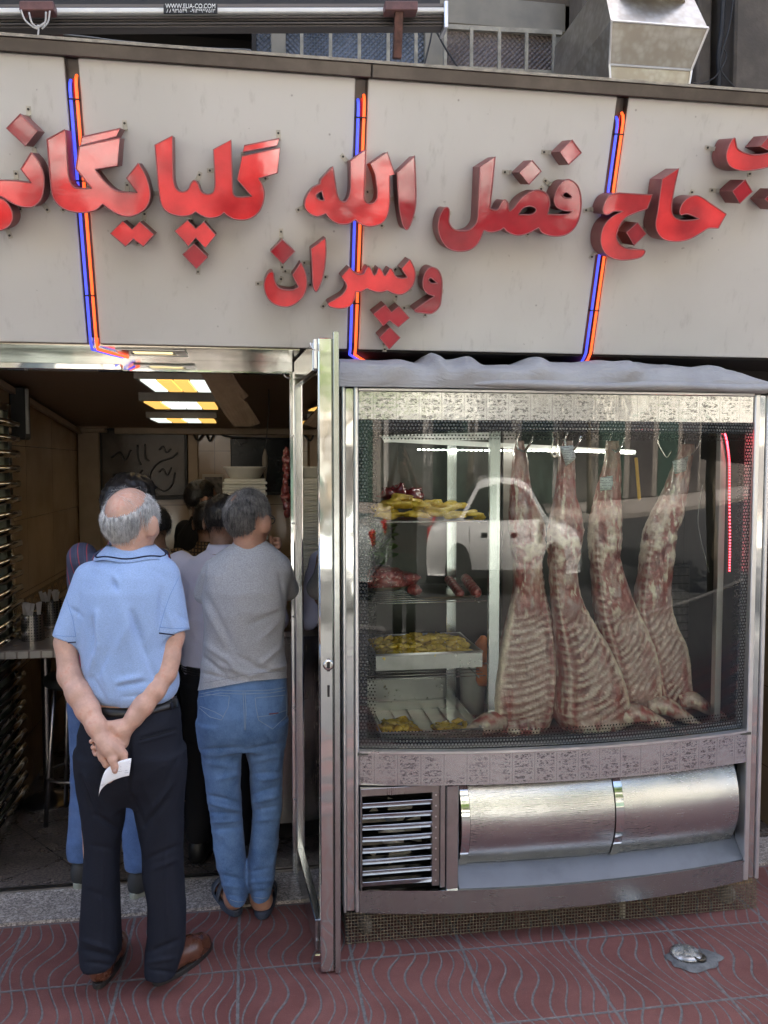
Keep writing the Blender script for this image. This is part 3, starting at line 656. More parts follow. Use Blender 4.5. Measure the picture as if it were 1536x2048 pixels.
# ---------------------------------------------------------------- refrigerated meat display cabinet
FX0, FX1, FY, FYB = .318, 1.997, 3.0, 3.56
def fb(x, a=.087): return FY-a*max(0, 1-((x-1.15)/.80)**2)
def mk_film():
    M = Mat("patterned_film"); x, y, z = M.xyz()
    cx = (x/.085).frac(); row = (z/.028).frac()
    n1 = M.noise(1, 4, .75, M.scale((70, 1, 95))); n2 = M.noise(1, 3, .7, M.scale((45, 1, 150)), 1.5); patch = M.noise(6, 2)
    mark = (n1*.6+n2*.5).step(.565, .585)*(cx-.5).abs().lt(.40)*((row-.5).abs().lt(.40))*patch.step(.36, .5)
    lines = ((x/.085).frac()-.5).abs().gt(.478)*.35
    M.set(color=M.mix((mark+lines)._m('MINIMUM', 1.0)*.8, (.60, .615, .60), (.10, .10, .10)), metal=.8, rough=n1*.12+.10)
    M.bump(M.noise(9, 3, .6)*1.0+M.noise(30, 2)*.25, .45, .006); return M.m
M_film = mk_film()
def mk_frit():
    M = Mat("display_glass"); t = M.t; t.nodes.remove(M.b); x, y, z = M.xyz()
    d = (x-.370).mn((x*-1.0)+1.925).mn((z-.745).mn((z*-1.0)+1.955)); P = .0125
    def dots(r, ox=0.0):
        zz = z/P; u = (x/P+zz.floor()*.5).frac()-.5; v = zz.frac()-.5
        return (u*u+v*v)._m('SQRT').lt(r)
    A_ = d.lt(.034); B_ = d.lt(.066)*d.gt(.034)
    light = dots(.34); black = A_*(light*-1.0+1.0); black2 = B_*dots(.24)
    tr = t.nodes.new('ShaderNodeBsdfTransparent'); tr.inputs[0].default_value = (.90, .955, .93, 1)
    gl = t.nodes.new('ShaderNodeBsdfGlossy'); gl.inputs['Roughness'].default_value = .012
    fr = t.nodes.new('ShaderNodeFresnel'); fr.inputs[0].default_value = 1.52
    mx = t.nodes.new('ShaderNodeMixShader'); t.links.new((S(t, fr.outputs[0])*1.45)._m('MINIMUM', 1.0).k, mx.inputs[0]); 
    di = t.nodes.new('ShaderNodeBsdfDiffuse'); di.inputs[0].default_value = (.012, .013, .013, 1)
    dl = t.nodes.new('ShaderNodeBsdfDiffuse'); dl.inputs[0].default_value = (.16, .17, .165, 1)
    m0 = t.nodes.new('ShaderNodeMixShader'); t.links.new((A_*light*.55).k, m0.inputs[0]); t.links.new(tr.outputs[0], m0.inputs[1]); t.links.new(dl.outputs[0], m0.inputs[2])
    m1 = t.nodes.new('ShaderNodeMixShader'); t.links.new(black.mx(black2).k, m1.inputs[0]); t.links.new(m0.outputs[0], m1.inputs[1]); t.links.new(di.outputs[0], m1.inputs[2])
    t.links.new(m1.outputs[0], mx.inputs[1]); t.links.new(gl.outputs[0], mx.inputs[2]); t.links.new(mx.outputs[0], M.o.inputs[0]); return M.m
M_fridge_in = pm("cabinet_lining", (.10, .105, .095), .38, .55, .12)
M_fridge_bk = pm("cabinet_back_lining", (.035, .038, .033), .42, .4, .15)
fr = thing("display_fridge", "tall stainless steel refrigerated display cabinet with bulging glass front full of meat", "display fridge", (1.15, 3.3, 0))
def fp(name, mat, fn, parent=fr, **k):
    b = MB(); fn(b); return b.build(name, mat, parent, **k)
fp("corner_post", M_mirror, lambda b: b.box(FX0+.004, FX0+.036, FY+.004, FY+.06, .125, 2.078), bevel=.003)
fp("post_trim", M_alu, lambda b: b.box(FX0-.006, FX0+.003, FY-.006, FY+.06, .125, 2.082), bevel=.002)
fp("post_trim", M_alu, lambda b: b.box(FX0+.037, FX0+.051, FY-.010, FY+.06, .125, 2.082), bevel=.003)
fp("corner_post", M_mirror, lambda b: b.box(1.952, 1.984, FY+.004, FY+.06, .125, 2.072), bevel=.003)
fp("post_trim", M_alu, lambda b: b.box(1.930, 1.951, FY-.010, FY+.06, .125, 2.072), bevel=.003)
fp("post_trim", M_alu, lambda b: b.box(1.985, 2.000, FY-.006, FY+.06, .125, 2.072), bevel=.003)
fp("side_panel", M_steel, lambda b: b.box(FX0, FX0+.02, FY+.061, FYB, .125, 2.07))
fp("side_panel", M_steel, lambda b: b.box(1.977, FX1, FY+.061, FYB, .125, 2.07))
fp("side_lining", M_fridge_in, lambda b: b.box(FX0+.021, FX0+.045, FY+.061, FYB-.02, .70, 2.0))
fp("side_lining", M_fridge_in, lambda b: b.box(1.945, 1.976, FY+.061, FYB-.02, .70, 2.0))
fp("back_panel", M_fridge_bk, lambda b: b.box(FX0+.02, 1.977, FYB-.02, FYB, .125, 2.07))
fp("top_panel", M_steel_dk, lambda b: b.box(FX0, FX1, FY+.061, FYB, 2.071, 2.08))
fp("inner_top", M_fridge_bk, lambda b: b.box(FX0+.046, 1.944, FY+.062, FYB-.021, 1.985, 2.0))
fp("cabinet_floor", M_fridge_in, lambda b: b.box(FX0+.046, 1.944, 2.985, FYB-.021, .725, .735))
fp("top_band", M_film, lambda b: b.box(.3705, 1.929, FY, FY+.05, 1.962, 2.066), bevel=.002)
fp("top_trim", M_alu, lambda b: b.box(.3705, 1.929, FY-.006, FY+.05, 2.0665, 2.078), bevel=.002)
def bowed(b, z0, z1, off=0, th=.012, a=.087, n=40, x0=.3705, x1=1.929):
    b.slab(lambda u, v: (x0+(x1-x0)*u, fb(x0+(x1-x0)*u, a)+off, z0+(z1-z0)*v), n, 1, (0, th, 0))
M_dglass = mk_frit()
b = MB(); b.grid(lambda u, v: (.3705+1.5585*u, fb(.3705+1.5585*u)+.004+.024*(1-v), .742+1.219*v), 48, 2); b.build("glass_front", M_dglass, fr, smooth=True)
b = MB(); bowed(b, .612, .733, -.004, .03); fp_band = b.build("lower_band", M_film, fr)
b = MB(); bowed(b, .7335, .741, -.009, .03); b.build("band_trim", M_alu, fr)
# grille with slats
LX0, LX1 = .372, .655
GYF = 2.955
fp("slat_frame", M_steel_dk, lambda b: (b.box(.372, .668, GYF+.004, GYF+.03, .580, .608), b.box(.640, .668, GYF+.004, GYF+.03, .222, .5795), b.box(.372, .3765, GYF+.004, GYF+.03, .222, .5795)), bevel=.001)
for i in range(8):
    zc = .555-i*.0425
    b = MB(); zt = zc
    b.slab(lambda u, v: (.377+.262*u, GYF-.006+.010*(1-v)+.006*(u-.5)**2, zt-.020+.020*v+.0015*math.sin(3*u+i)), 6, 1, (0, .004, 0)); 
    b.box(.377, .639, GYF-.006, GYF+.022, zt-.0002, zt+.003)
    b.build("slat", M_steel, fr, bevel=.0008)
b = MB()
for i in range(9): b.lathe([(.0035, 0), (.003, .002)], (.654, GYF+.003, .57-i*.041), 8, (0, -1, 0))
fp("rivet_strip", M_steel, lambda b: b.box(.669, .690, GYF-.002, GYF+.03, .215, .608), bevel=.002)
b.build("rivets", M_alu, fr)
fp("grille_post", M_steel, lambda b: b.box(.691, .738, GYF-.012, GYF+.05, .205, .608), bevel=.003)
fp("compressor_bay", M_dark, lambda b: (b.box(.372, .69, 3.30, 3.31, .2, .61), b.box(.372, .69, 3.0, 3.3, .195, .20)))
fan = MB(); fc = Vector((.515, 3.12, .36)); fan.lathe([(.005, -.03), (.045, -.03), (.05, 0), (.05, .06), (.02, .09)], fc, 20, (0, 1, 0)); fan = fan.build("fan_motor", M_white_plastic, fr, smooth=True)
b = MB()
for k in range(5):
    a = k*2*math.pi/5; u = Vector((math.cos(a), 0, math.sin(a))); v = Vector((-math.sin(a), 0, math.cos(a)))
    b.slab(lambda p, q: fc+u*(.045+.075*p)+v*((q-.5)*(.05+.05*p))+Vector((0, .01+.03*q, 0)), 4, 4, (0, .002, 0))
b.build("fan_blades", pm("cream_fan_blade", (.5, .47, .38), .4), fan)
# curved drum panels, ledge and skirt
DZ0, DZ1 = .272, .604
def drum(u, v, x0, x1, e0=0, e1=0):
    z = DZ0+(DZ1-DZ0)*v; x = x0+(x1-x0)*u
    return (x, fb(x, .06)+.085-.085*math.sin(math.pi*min(1, max(0, .08+.84*v)))**.8, z)
def mk_drum():
    M = Mat("brushed_drum_steel"); n1 = M.noise(1, 4, .6, M.scale((6, 400, 400))); n2 = M.noise(3.5, 4, .6)
    M.set(color=M.mix((n2+M.noise(40, 4, .8)*.25).step(.5, .85)*.6, (.57, .585, .575), (.40, .41, .40)), metal=1.0, rough=n1*.12+n2*.10+.15)
    sp_ = M.voro(75).step(.08, .03); M.bump(n1*.2+M.noise(4, 2)*2.5-sp_*.4, .25, .006); return M.m
M_drum = mk_drum()
b = MB(); b.slab(lambda u, v: drum(u, v, .786, 1.356), 24, 24, (0, .004, 0)); autosmooth(b.build("drum_panel", M_drum, fr), 60)
b = MB(); b.slab(lambda u, v: drum(u, v, 1.395, 1.905), 24, 24, (0, .004, 0)); autosmooth(b.build("drum_panel", M_drum, fr), 60)
for x0, x1 in ((.752, .783), (1.359, 1.392)):
    b = MB(); b.slab(lambda u, v: Vector(drum(u, v, x0, x1))+Vector((0, -.006, 0)), 2, 24, (0, .012, 0)); autosmooth(b.build("drum_band", M_mirror, fr), 50)
b = MB(); b.slab(lambda u, v: Vector(drum(0, v, 1.912+.02*u*math.sin(math.pi*v), 1.93))+Vector((.0, .012+.03*u, 0)), 3, 24, (0, .004, 0)); autosmooth(b.build("drum_end", M_mirror, fr), 60)
b = MB(); b.slab(lambda u, v: (.742+1.187*u, (fb(.742+1.187*u, .075)-.0)*(1-v)+v*(fb(.742+1.187*u, .06)+.07), .205+.075*v), 30, 1, (0, 0, .006)); b.build("ledge", steel("ledge_steel", (.15, .155, .16), .5, (8, 300, 300)), fr)
fp("ledge_back", M_steel_dk, lambda b: b.box(.742, 1.929, 3.10, 3.11, .2, .61))
b = MB(); bowed(b, .121, .205, -.002, .02); b.build("skirt", steel("skirt_steel", (.42, .445, .44), .26, (8, 300, 300)), fr)
b = MB(); b.slab(lambda u, v: (.3705+1.5585*u, (fb(.3705+1.5585*u)-.002)*(1-v)+v*2.985, .2055), 30, 1, (0, 0, .004)); b.build("skirt_top", M_steel, fr)
# interior uprights, light bars
fp("upright", M_steel, lambda b: b.box(ax(978, 3.15), ax(1000, 3.15), 3.14, 3.16, .74, 1.94), bevel=.002)
fp("upright", M_steel, lambda b: b.box(ax(893, 3.45), ax(913, 3.45), 3.44, 3.46, .74, 1.98), bevel=.002)
fp("upright", M_steel_dk, lambda b: b.box(ax(1005, 3.48), ax(1030, 3.48), 3.47, 3.49, .74, 1.98), bevel=.002)
fp("upright", M_alu, lambda b: b.box(ax(1437, 3.12), ax(1450, 3.12), 3.11, 3.14, .74, 1.95), bevel=.002)
fp("hanging_rail", M_chrome, lambda b: (b.tube([(1.0, 3.22, 1.945), (1.94, 3.22, 1.945)], .010, 10), ), smooth=True)
def mk_em(name, col, e):
    M = Mat(name); M.set(color=col, ecol=col, estr=e); return M.m
M_led = mk_em("white_led", (1, .96, .86), 13); M_ledr = mk_em("red_led", (1, .06, .09), 1.6)
fp("light_rail", M_alu, lambda b: (b.bar(at(760, 878, 3.30), at(1270, 905, 3.30), .012, .02), b.bar(at(750, 878, 3.36), at(980, 872, 3.36), .02, .03)))
led = MB()
for i in range(46):
    p = at(838+430*i/45, 899+5*i/45, 3.285); led.box(p.x-.0045, p.x+.0045, p.y-.003, p.y+.003, p.z-.002, p.z+.001)
tag(led.build("led_strip", M_led, fr))
for pts, nm in ((cpath([(1448, 868), (1453, 890), (1457, 930), (1457, 1000), (1458, 1080), (1457, 1146)], 3.105), "red_light_strip"),):
    b = MB(); b.tube(pts, .007, 6); s_ = b.build(nm, pm("red_strip_sleeve", (.55, .06, .09), .3), fr, smooth=True)
    b = MB()
    for i in range(60):
        t = i/60*(len(pts)-1); k = int(t); p = pts[k].lerp(pts[min(k+1, len(pts)-1)], t-k); b.box(p.x-.003, p.x+.003, p.y-.009, p.y-.006, p.z-.0025, p.z+.0025)
    b.build("diodes", M_ledr, s_)
def mk_fins():
    M = Mat("evaporator_fins"); x, y, z = M.xyz(); a = ((x/.006).frac()-.5).abs().step(.2, .4); r = ((z/.036).frac()-.5).abs().step(.40, .47); n = M.noise(50, 2)
    M.set(color=M.mix(a*(r*-1.0+1.0)*n, (.03, .03, .03), (.38, .38, .37)), rough=.4, metal=.5); M.bump(a, .5, .003); return M.m
fp("evaporator", mk_fins(), lambda b: b.box(ax(1325, 3.5), ax(1432, 3.5), 3.49, 3.53, az(1360, 3.5, 1380), az(1130, 3.5, 1380)))
# round fan unit in the upper left corner
b = MB(); c = at(738, 895, 3.3); b.lathe([(.012, -.02), (.012, 0), (.045, .005), (.052, -.01), (.058, -.01), (.058, .05)], c, 24, (0, -1, 0)); b.build("circulation_fan", M_black, fr)
# wire mesh plinth
b = MB(); wm = []
for i in range(135):
    x = FX0+.01+i*.0124; b.box(x-.0013, x+.0013, FY-.001, FY+.0008, .0, .124)
for j in range(10):
    z = .006+j*.0125; b.box(FX0, 2.0, FY-.0032, FY-.0012, z-.0013, z+.0013)
for i in range(1, 40): b.box(1.9985, 2.0005, FY+i*.0125, FY+i*.0125+.0016, 0, .12)
b.build("wire_mesh", pm("rusty_mesh_wire", (.16, .13, .09), .6, .3, .4, 60), fr)
fp("plinth_beam", pm("old_wood", (.30, .2, .11), .7, 0, .3, 30), lambda b: b.box(1.66, 1.98, 2.985+.02, 3.10, .104, .122))
fp("plinth_bar", M_rust, lambda b: (b.box(.98, 1.0, FY+.01, FY+.03, 0, .12)))
fp("plinth_bar", pm("pale_bar", (.35, .32, .24), .6), lambda b: b.box(1.42, 1.437, FY+.01, FY+.03, 0, .12))
fp("plinth_back", M_dark, lambda b: b.box(FX0+.02, 1.97, 3.2, 3.21, .0, .12))
for x in (.40, 1.9):
    b = MB(); b.lathe([(.035, -.014), (.04, -.008), (.04, .008), (.035, .014)], (x, FY+.06, .042), 16, (.8, .3, 0)); b.build("castor", pm("dusty_castor", (.22, .20, .17), .6), fr, smooth=True)

# tarpaulin bundled on top
def mk_tarp():
    M = Mat("grey_tarpaulin", 'pos'); n = M.noise(4, 5, .65); s2 = M.noise(45, 4, .75); d = M.noise(9, 4, .7)
    c = M.mix(n.step(.3, .7), (.31, .31, .315), (.38, .38, .38)); c = M.mix(s2.step(.62, .78)*.6, c, (.20, .20, .21)); c = M.mix(d.step(.6, .8)*.4, c, (.27, .25, .23)); M.set(color=c, rough=.48, spec=.4)
    cr = M.voro(5.5, M.scale((1, 1, 2.2)), 'DISTANCE_TO_EDGE').step(.0, .22); c2 = M.noise(1, 3, .6, M.scale((5, 9, 16)), 2.5); M.bump(M.noise(35, 4, .6)*.25+cr*.0+(c2-.5).abs()*3.5, .4, .006); return M.m
TP = [(676, 712), (715, 714), (760, 720), (838, 727), (852, 718), (915, 718), (960, 727), (1030, 718), (1090, 714), (1180, 714), (1245, 731), (1275, 722), (1330, 721), (1375, 738), (1410, 736), (1450, 741), (1500, 760), (1545, 782)]
tpx = [p[0] for p in TP]; tpy = [p[1] for p in TP]
def tarpfn(u, v):
    px = 672+873*u; py = float(np.interp(px, tpx, tpy)); pb = at(px, py, 3.12); x = pb.x
    zt = pb.z; zb = 2.082+(0.0 if px < 1500 else -.0005*(px-1500)*.8)
    a = math.pi*v*1.02
    yy = 3.30-.315*math.cos(math.pi-a)*1.0; yy = 3.27+.31*math.cos(a)
    h = math.sin(min(a, math.pi))**.55
    z = zb+(zt-zb)*h
    fold = 0
    for (fx, slope, w, amp) in ((850, 60, 14, .020), (935, -70, 20, .018), (1070, -90, 26, .020), (775, 40, 40, .010), (1010, 50, 30, -.010), (1240, -60, 22, .016), (1385, 60, 22, .014), (1310, -40, 40, -.010), (1150, 30, 50, -.008)):
        dd = (px-fx-slope*(v-.6))/w; fold += 1.7*amp*math.exp(-dd*dd)
    n = float(fbm(px*.012, v*3.0, 0, 3, 2))
    ridge = abs(float(vnoise(px*.009+v*2.2, v*3.3, 1, 5)))
    e = min(1, 4*v)*min(1, 5*(1-v))
    yy -= (fold*.9+n*.020+(.5-ridge)*.055)*e; z += (fold*.5+n*.010)*e*(1 if v < .8 else .4)
    return (x+.01*n, yy, z)
b = MB(); b.slab(tarpfn, 150, 40, (0, .0, -.004))
tarp = autosmooth(b.build("tarpaulin", mk_tarp(), smooth=True, loc=(1.15, 3.25, 2.08)), 70)
tag(tarp, "crumpled grey tarpaulin bundled along the top of the meat display cabinet", "tarpaulin")
b = MB()
def rollfn(u, v):
    px = 925+612*u; p = at(px, 771+8*u, 2.955); r = .021*(1+.25*math.sin(px*.03)*.5)*min(1, 8*u+.15); a = 2*math.pi*v
    return (p.x, p.y+.010+r*math.cos(a)*1.1, p.z+.006+r*.8*math.sin(a)+.003*math.sin(px*.02))
b.grid(rollfn, 90, 14); b.build("hem_roll", bpy.data.materials["grey_tarpaulin"], tarp, smooth=True)

# ---------------------------------------------------------------- carcasses
def mk_meat():
    M = Mat("wrapped_meat", 'obj'); at_ = M.t.nodes.new('ShaderNodeVertexColor'); at_.layer_name = "Col"
    n = M.noise(55, 4, .7); c = M.mix(n.step(.35, .75)*.35, at_.outputs[0], (.10, .02, .02)); c = M.mix(M.noise(120, 2).step(.6, .75)*.3, c, (.52, .42, .34))
    M.set(color=c, rough=.36, spec=.5, coat=1.0, coatr=.05)
    w1 = M.noise(1, 3, .6, M.scale((24, 24, 7)), 1.2); w2 = M.noise(1, 4, .6, M.scale((60, 60, 150)), .8); M.bump(n*.4+w1*2.6+w2*.8, .6, .006); return M.m
M_meat = mk_meat()
def set_col(o, C):
    a = o.data.color_attributes.new("Col", 'FLOAT_COLOR', 'POINT'); C = np.clip(C, 0, 1)
    a.data.foreach_set('color', np.concatenate([C, np.ones((len(C), 1))], 1).astype(np.float32).ravel())
FAT = np.array((.86, .75, .60)); MUS = np.array((.35, .09, .078)); BON = np.array((.70, .57, .48)); DRK = np.array((.17, .03, .03)); SLV = np.array((.56, .43, .42))
def mixc(A, B, t): t = np.clip(t, 0, 1)[..., None]; return A*(1-t)+B*t
def sstep(a, b, x): t = np.clip((x-a)/(b-a), 0, 1); return t*t*(3-2*t)
def carcass(label, Y, rows, side, seed, leg, tagpos=None, ribtop=1225, ribbot=1435):
    rows = np.array(rows, float); pys = np.linspace(rows[0, 0], rows[-1, 0], 190)
    L = np.interp(pys, rows[:, 0], rows[:, 1]); R = np.interp(pys, rows[:, 0], rows[:, 2])
    k = np.ones(7)/7
    for A_ in (L, R):
        p = np.pad(A_, 3, mode='edge'); A_[:] = np.convolve(p, k, 'valid')
    NA = 96; ang = np.linspace(0, 2*np.pi, NA, endpoint=False)
    cpx = (L+R)/2; hw = (R-L)/2
    zc = np.array([at(c, p, Y).z for c, p in zip(cpx, pys)]); xc = np.array([at(c, p, Y).x for c, p in zip(cpx, pys)])
    sc_ = np.array([(at(c+1, p, Y).x-at(c, p, Y).x) for c, p in zip(cpx, pys)])
    w_ = hw*sc_; dep = np.minimum(w_*.95, .42*w_+.022)
    ca, sa = np.cos(ang), np.sin(ang)
    X = xc[:, None]+w_[:, None]*ca[None]; sq = np.sign(sa)*np.abs(sa)**.75
    Yg = Y-dep[:, None]*sq[None]; Z = np.repeat(zc[:, None], NA, 1)
    s = ca[None]*side+0*Z; py = np.repeat(pys[:, None], NA, 1); front = sstep(-.1, .35, np.repeat(sa[None], len(pys), 0))
    # s=+1 spine edge, s=-1 belly edge
    nz = fbm(X*38, Yg*38, Z*16, 4, seed); nl = fbm(X*90, Yg*90, Z*22, 3, seed+9); nf = fbm(X*60, Yg*60, Z*60, 3, seed+3)
    col = mixc(np.broadcast_to(MUS, X.shape+(3,)), SLV, sstep(-.15, .7, nz)*.8)
    col = mixc(col, FAT, sstep(.35, .75, nl))
    disp = nz*.0035+nf*.002
    # lumpy fat around the hip
    hip = np.exp(-((py-(ribtop-140))/62)**2)
    lump = fbm(X*26, Yg*26, Z*26, 3, seed+20)
    col = mixc(col, FAT*1.05, hip*sstep(-.25, .35, lump+.35*s)); col = mixc(col, DRK, hip*sstep(.25, .7, -lump))
    disp += hip*lump*.010
    # ribs
    rb = sstep(ribtop-25, ribtop+25, py)*(1-sstep(ribbot-5, ribbot+20, py))
    SL, CV, PR = {1: (30, 26, 15.5), 2: (-12, 40, 17.5), 3: (-26, 34, 15.0), 4: (-16, 30, 14.5)}[seed]; ph = (py+CV*(s*.5-.25)**2*2.0+SL*s+1.6*nf+1.2*nz)/PR+.5*vnoise(py/23.0, s*0+seed, s*0, seed)
    rc = np.cos(2*np.pi*ph)
    ins = sstep(-.93, -.78, s)*(1-sstep(.54, .64, s))
    ribcol = mixc(np.broadcast_to(np.array((.17, .038, .030)), X.shape+(3,)), BON, sstep(-.1, .6, rc+nf*.4+nz*.2))
    ribcol = mixc(ribcol, MUS*.9, sstep(.0, .6, nz)*.7)
    mem = sstep(-.35, .45, fbm(X*11+seed, Yg*11, Z*9, 3, seed+31)); ribcol = mixc(ribcol, np.array((.62, .47, .42)), (1-mem)*.45); col = mixc(col, ribcol, rb*ins*front*.95)
    disp += rb*ins*front*(rc*.0020-.028*(1-s*s))
    # spine column
    spn = np.exp(-((s-.74)/.15)**2)*sstep(ribtop-190, ribtop-120, py)*front
    vert = np.cos(2*np.pi*(py+8*s)/15.0)
    col = mixc(col, mixc(np.broadcast_to(DRK*1.5, X.shape+(3,)), np.array((.60, .44, .37)), sstep(.25, .8, vert+nf*.6)), spn)
    core = np.exp(-((s-.72)/.04)**2)*sstep(ribtop-190, ribtop-120, py)*front; col = mixc(col, BON*1.1, core*.75)
    disp += spn*(.004+.0025*vert)
    # belly flap of fat, brisket meat
    bel = (1-sstep(-.92, -.80, s+.05*nf))*sstep(ribtop-60, ribtop, py)*front; col = mixc(col, FAT*1.08, bel*.9); disp += bel*.004
    brk = np.exp(-((s+.66)/.13)**2)*sstep(ribbot-110, ribbot-60, py)*front; col = mixc(col, MUS*.95, brk*sstep(-.4, .2, nz+.2)*.9)
    low = sstep(ribbot-8, ribbot+18, py); col = mixc(col, mixc(np.broadcast_to(MUS, X.shape+(3,)), FAT, sstep(-.1, .4, nz)), low*.8); disp += low*nz*.006
    # tight wrap streaks
    top = 1-sstep(rows[0, 0]+30, rows[0, 0]+95, py); col = mixc(col, np.array((.33, .17, .11)), top*.8)
    disp *= np.minimum(1, w_/.03)[:, None]
    X = X+disp*ca[None]*.6; Yg = Yg-disp*sa[None]
    n = len(pys); V = np.stack([X, Yg, Z], -1).reshape(-1, 3)
    F = [(i*NA+j, (i+1)*NA+j, (i+1)*NA+(j+1) % NA, i*NA+(j+1) % NA) for i in range(n-1) for j in range(NA)]
    F = [f[::-1] for f in F]
    F += [tuple(range(NA)), tuple((n-1)*NA+j for j in range(NA))[::-1]]
    o = mesh_obj("hanging_carcass", V, F, M_meat, None, True, loc=(xc[n//2], Y, zc[n//2])); set_col(o, col.reshape(-1, 3))
    tag(o, label, "carcass", "sheep carcasses hanging in the display cabinet")
    # foreleg
    b = MB(); pts = [at(p.x, p.y, Y-.01-.0028*i) for i, p in enumerate(smooth_path([(x, y, 1) for x, y in leg[0]], False, 8))]
    rr = np.interp(np.linspace(0, 1, len(pts)), np.linspace(0, 1, len(leg[1])), leg[1])
    b.tube(pts, [r*.0021 for r in rr], 16); lo = b.build("foreleg", M_meat, o, smooth=True)
    P = np.array(b.V); c2 = mixc(np.broadcast_to(np.array((.66, .52, .46)), (len(P), 3)), MUS*1.2, sstep(-.1, .5, fbm(P[:, 0]*30, P[:, 1]*60, P[:, 2]*60, 3, seed))); set_col(lo, mixc(c2, FAT, sstep(.2, .6, fbm(P[:, 0]*50, P[:, 1]*50, P[:, 2]*50, 2, seed+4))))
    if tagpos:
        b = MB(); c = [at(x, y, Y-.035) for x, y in tagpos]; b.slab(lambda u, v: c[0].lerp(c[1], u).lerp(c[3].lerp(c[2], u), v)+Vector((0, -.012*math.sin(math.pi*u), 0)), 6, 4, (0, .001, 0)); b.build("paper_tag", M_tagp, o, smooth=True)
    # hook
    hx, hy = cpx[0], pys[0]
    b = MB(); H = [(hx+3, hy-62, Y+.02), (hx+3, hy-30, Y+.0), (hx-6, hy-2, Y-.01), (hx-4, hy+16, Y-.015), (hx+8, hy+22, Y-.03), (hx+20, hy+6, Y-.05), (hx+26, hy-10, Y-.06)]
    pts = []
    for i in range(len(H)-1):
        for t in (0, .33, .66): pts.append(at(*H[i]).lerp(at(*H[i+1]), t))
    pts.append(at(*H[-1])); b.tube(pts, .0042, 8); tag(b.build("meat_hook", M_chrome, smooth=True, loc=pts[0]), "steel hook through the shank of the "+label.split(",")[0].replace("sheep carcass ", "carcass "), "hook", "hooks on the rail in the cabinet")
    return o
Mt = Mat("printed_tag"); x_, y_, z_ = Mt.xyz(); ln = ((z_/.0065).frac()-.5).abs().gt(.33)*Mt.noise(130, 2).gt(.45)
Mt.set(color=Mt.mix(ln, (.62, .63, .60), (.12, .12, .12)), rough=.4); M_tagp = Mt.m
carcass("sheep carcass furthest left, with its foreleg stretched to the left", 3.16,
        [(882, 1033, 1047), (905, 1027, 1052), (940, 1024, 1056), (985, 1021, 1062), (1020, 1019, 1076), (1050, 1019, 1088), (1080, 1021, 1092), (1110, 1026, 1086), (1140, 1029, 1082), (1175, 1027, 1088), (1210, 1020, 1097), (1250, 1010, 1106), (1300, 997, 1115), (1350, 990, 1119), (1400, 986, 1117), (1435, 988, 1104), (1460, 996, 1088), (1477, 1012, 1066)], 1, 1,
        ([(1003, 1440), (975, 1447), (945, 1462), (918, 1478), (893, 1490)], (20, 21, 14, 9, 6)))
carcass("sheep carcass second from left, nearest the glass, with a wide pale rib cage", 3.10,
        [(882, 1128, 1144), (905, 1120, 1149), (945, 1116, 1148), (985, 1111, 1150), (1025, 1104, 1161), (1060, 1097, 1166), (1095, 1095, 1162), (1130, 1098, 1152), (1175, 1101, 1155), (1215, 1104, 1168), (1250, 1107, 1188), (1300, 1111, 1219), (1345, 1113, 1239), (1385, 1109, 1252), (1420, 1106, 1258), (1445, 1114, 1253), (1462, 1134, 1238), (1471, 1160, 1215)], -1, 2,
        ([(1238, 1432), (1275, 1428), (1312, 1442), (1345, 1458), (1375, 1470)], (22, 20, 13, 8, 6)), [(1119, 893), (1146, 890), (1152, 915), (1132, 932)])
carcass("sheep carcass third from left, leaning behind a wider one, tagged at the shank", 3.20,
        [(882, 1214, 1236), (920, 1210, 1240), (960, 1200, 1240), (1000, 1189, 1240), (1040, 1180, 1241), (1080, 1179, 1240), (1115, 1180, 1238), (1150, 1184, 1246), (1190, 1186, 1260), (1230, 1190, 1276), (1270, 1198, 1296), (1310, 1210, 1310), (1350, 1222, 1317), (1390, 1232, 1319), (1420, 1244, 1314), (1438, 1262, 1300)], -1, 3,
        ([(1295, 1412), (1330, 1412), (1365, 1432), (1398, 1452), (1425, 1463)], (20, 19, 13, 8, 6)), [(1200, 955), (1226, 951), (1228, 978), (1200, 982)])
carcass("sheep carcass furthest right, its shank slanting up to the right", 3.25,
        [(888, 1364, 1388), (915, 1352, 1383), (950, 1340, 1378), (990, 1324, 1372), (1030, 1302, 1364), (1065, 1288, 1354), (1100, 1284, 1348), (1140, 1279, 1343), (1180, 1272, 1340), (1220, 1268, 1340), (1255, 1272, 1352), (1290, 1284, 1370), (1325, 1296, 1376), (1360, 1304, 1378), (1390, 1312, 1382), (1410, 1322, 1376), (1424, 1336, 1364)], -1, 4,
        ([(1360, 1402), (1385, 1400), (1415, 1418), (1448, 1435), (1478, 1448)], (19, 18, 12, 8, 6)), [(1345, 922), (1376, 912), (1374, 940), (1350, 948)], 1215, 1400)

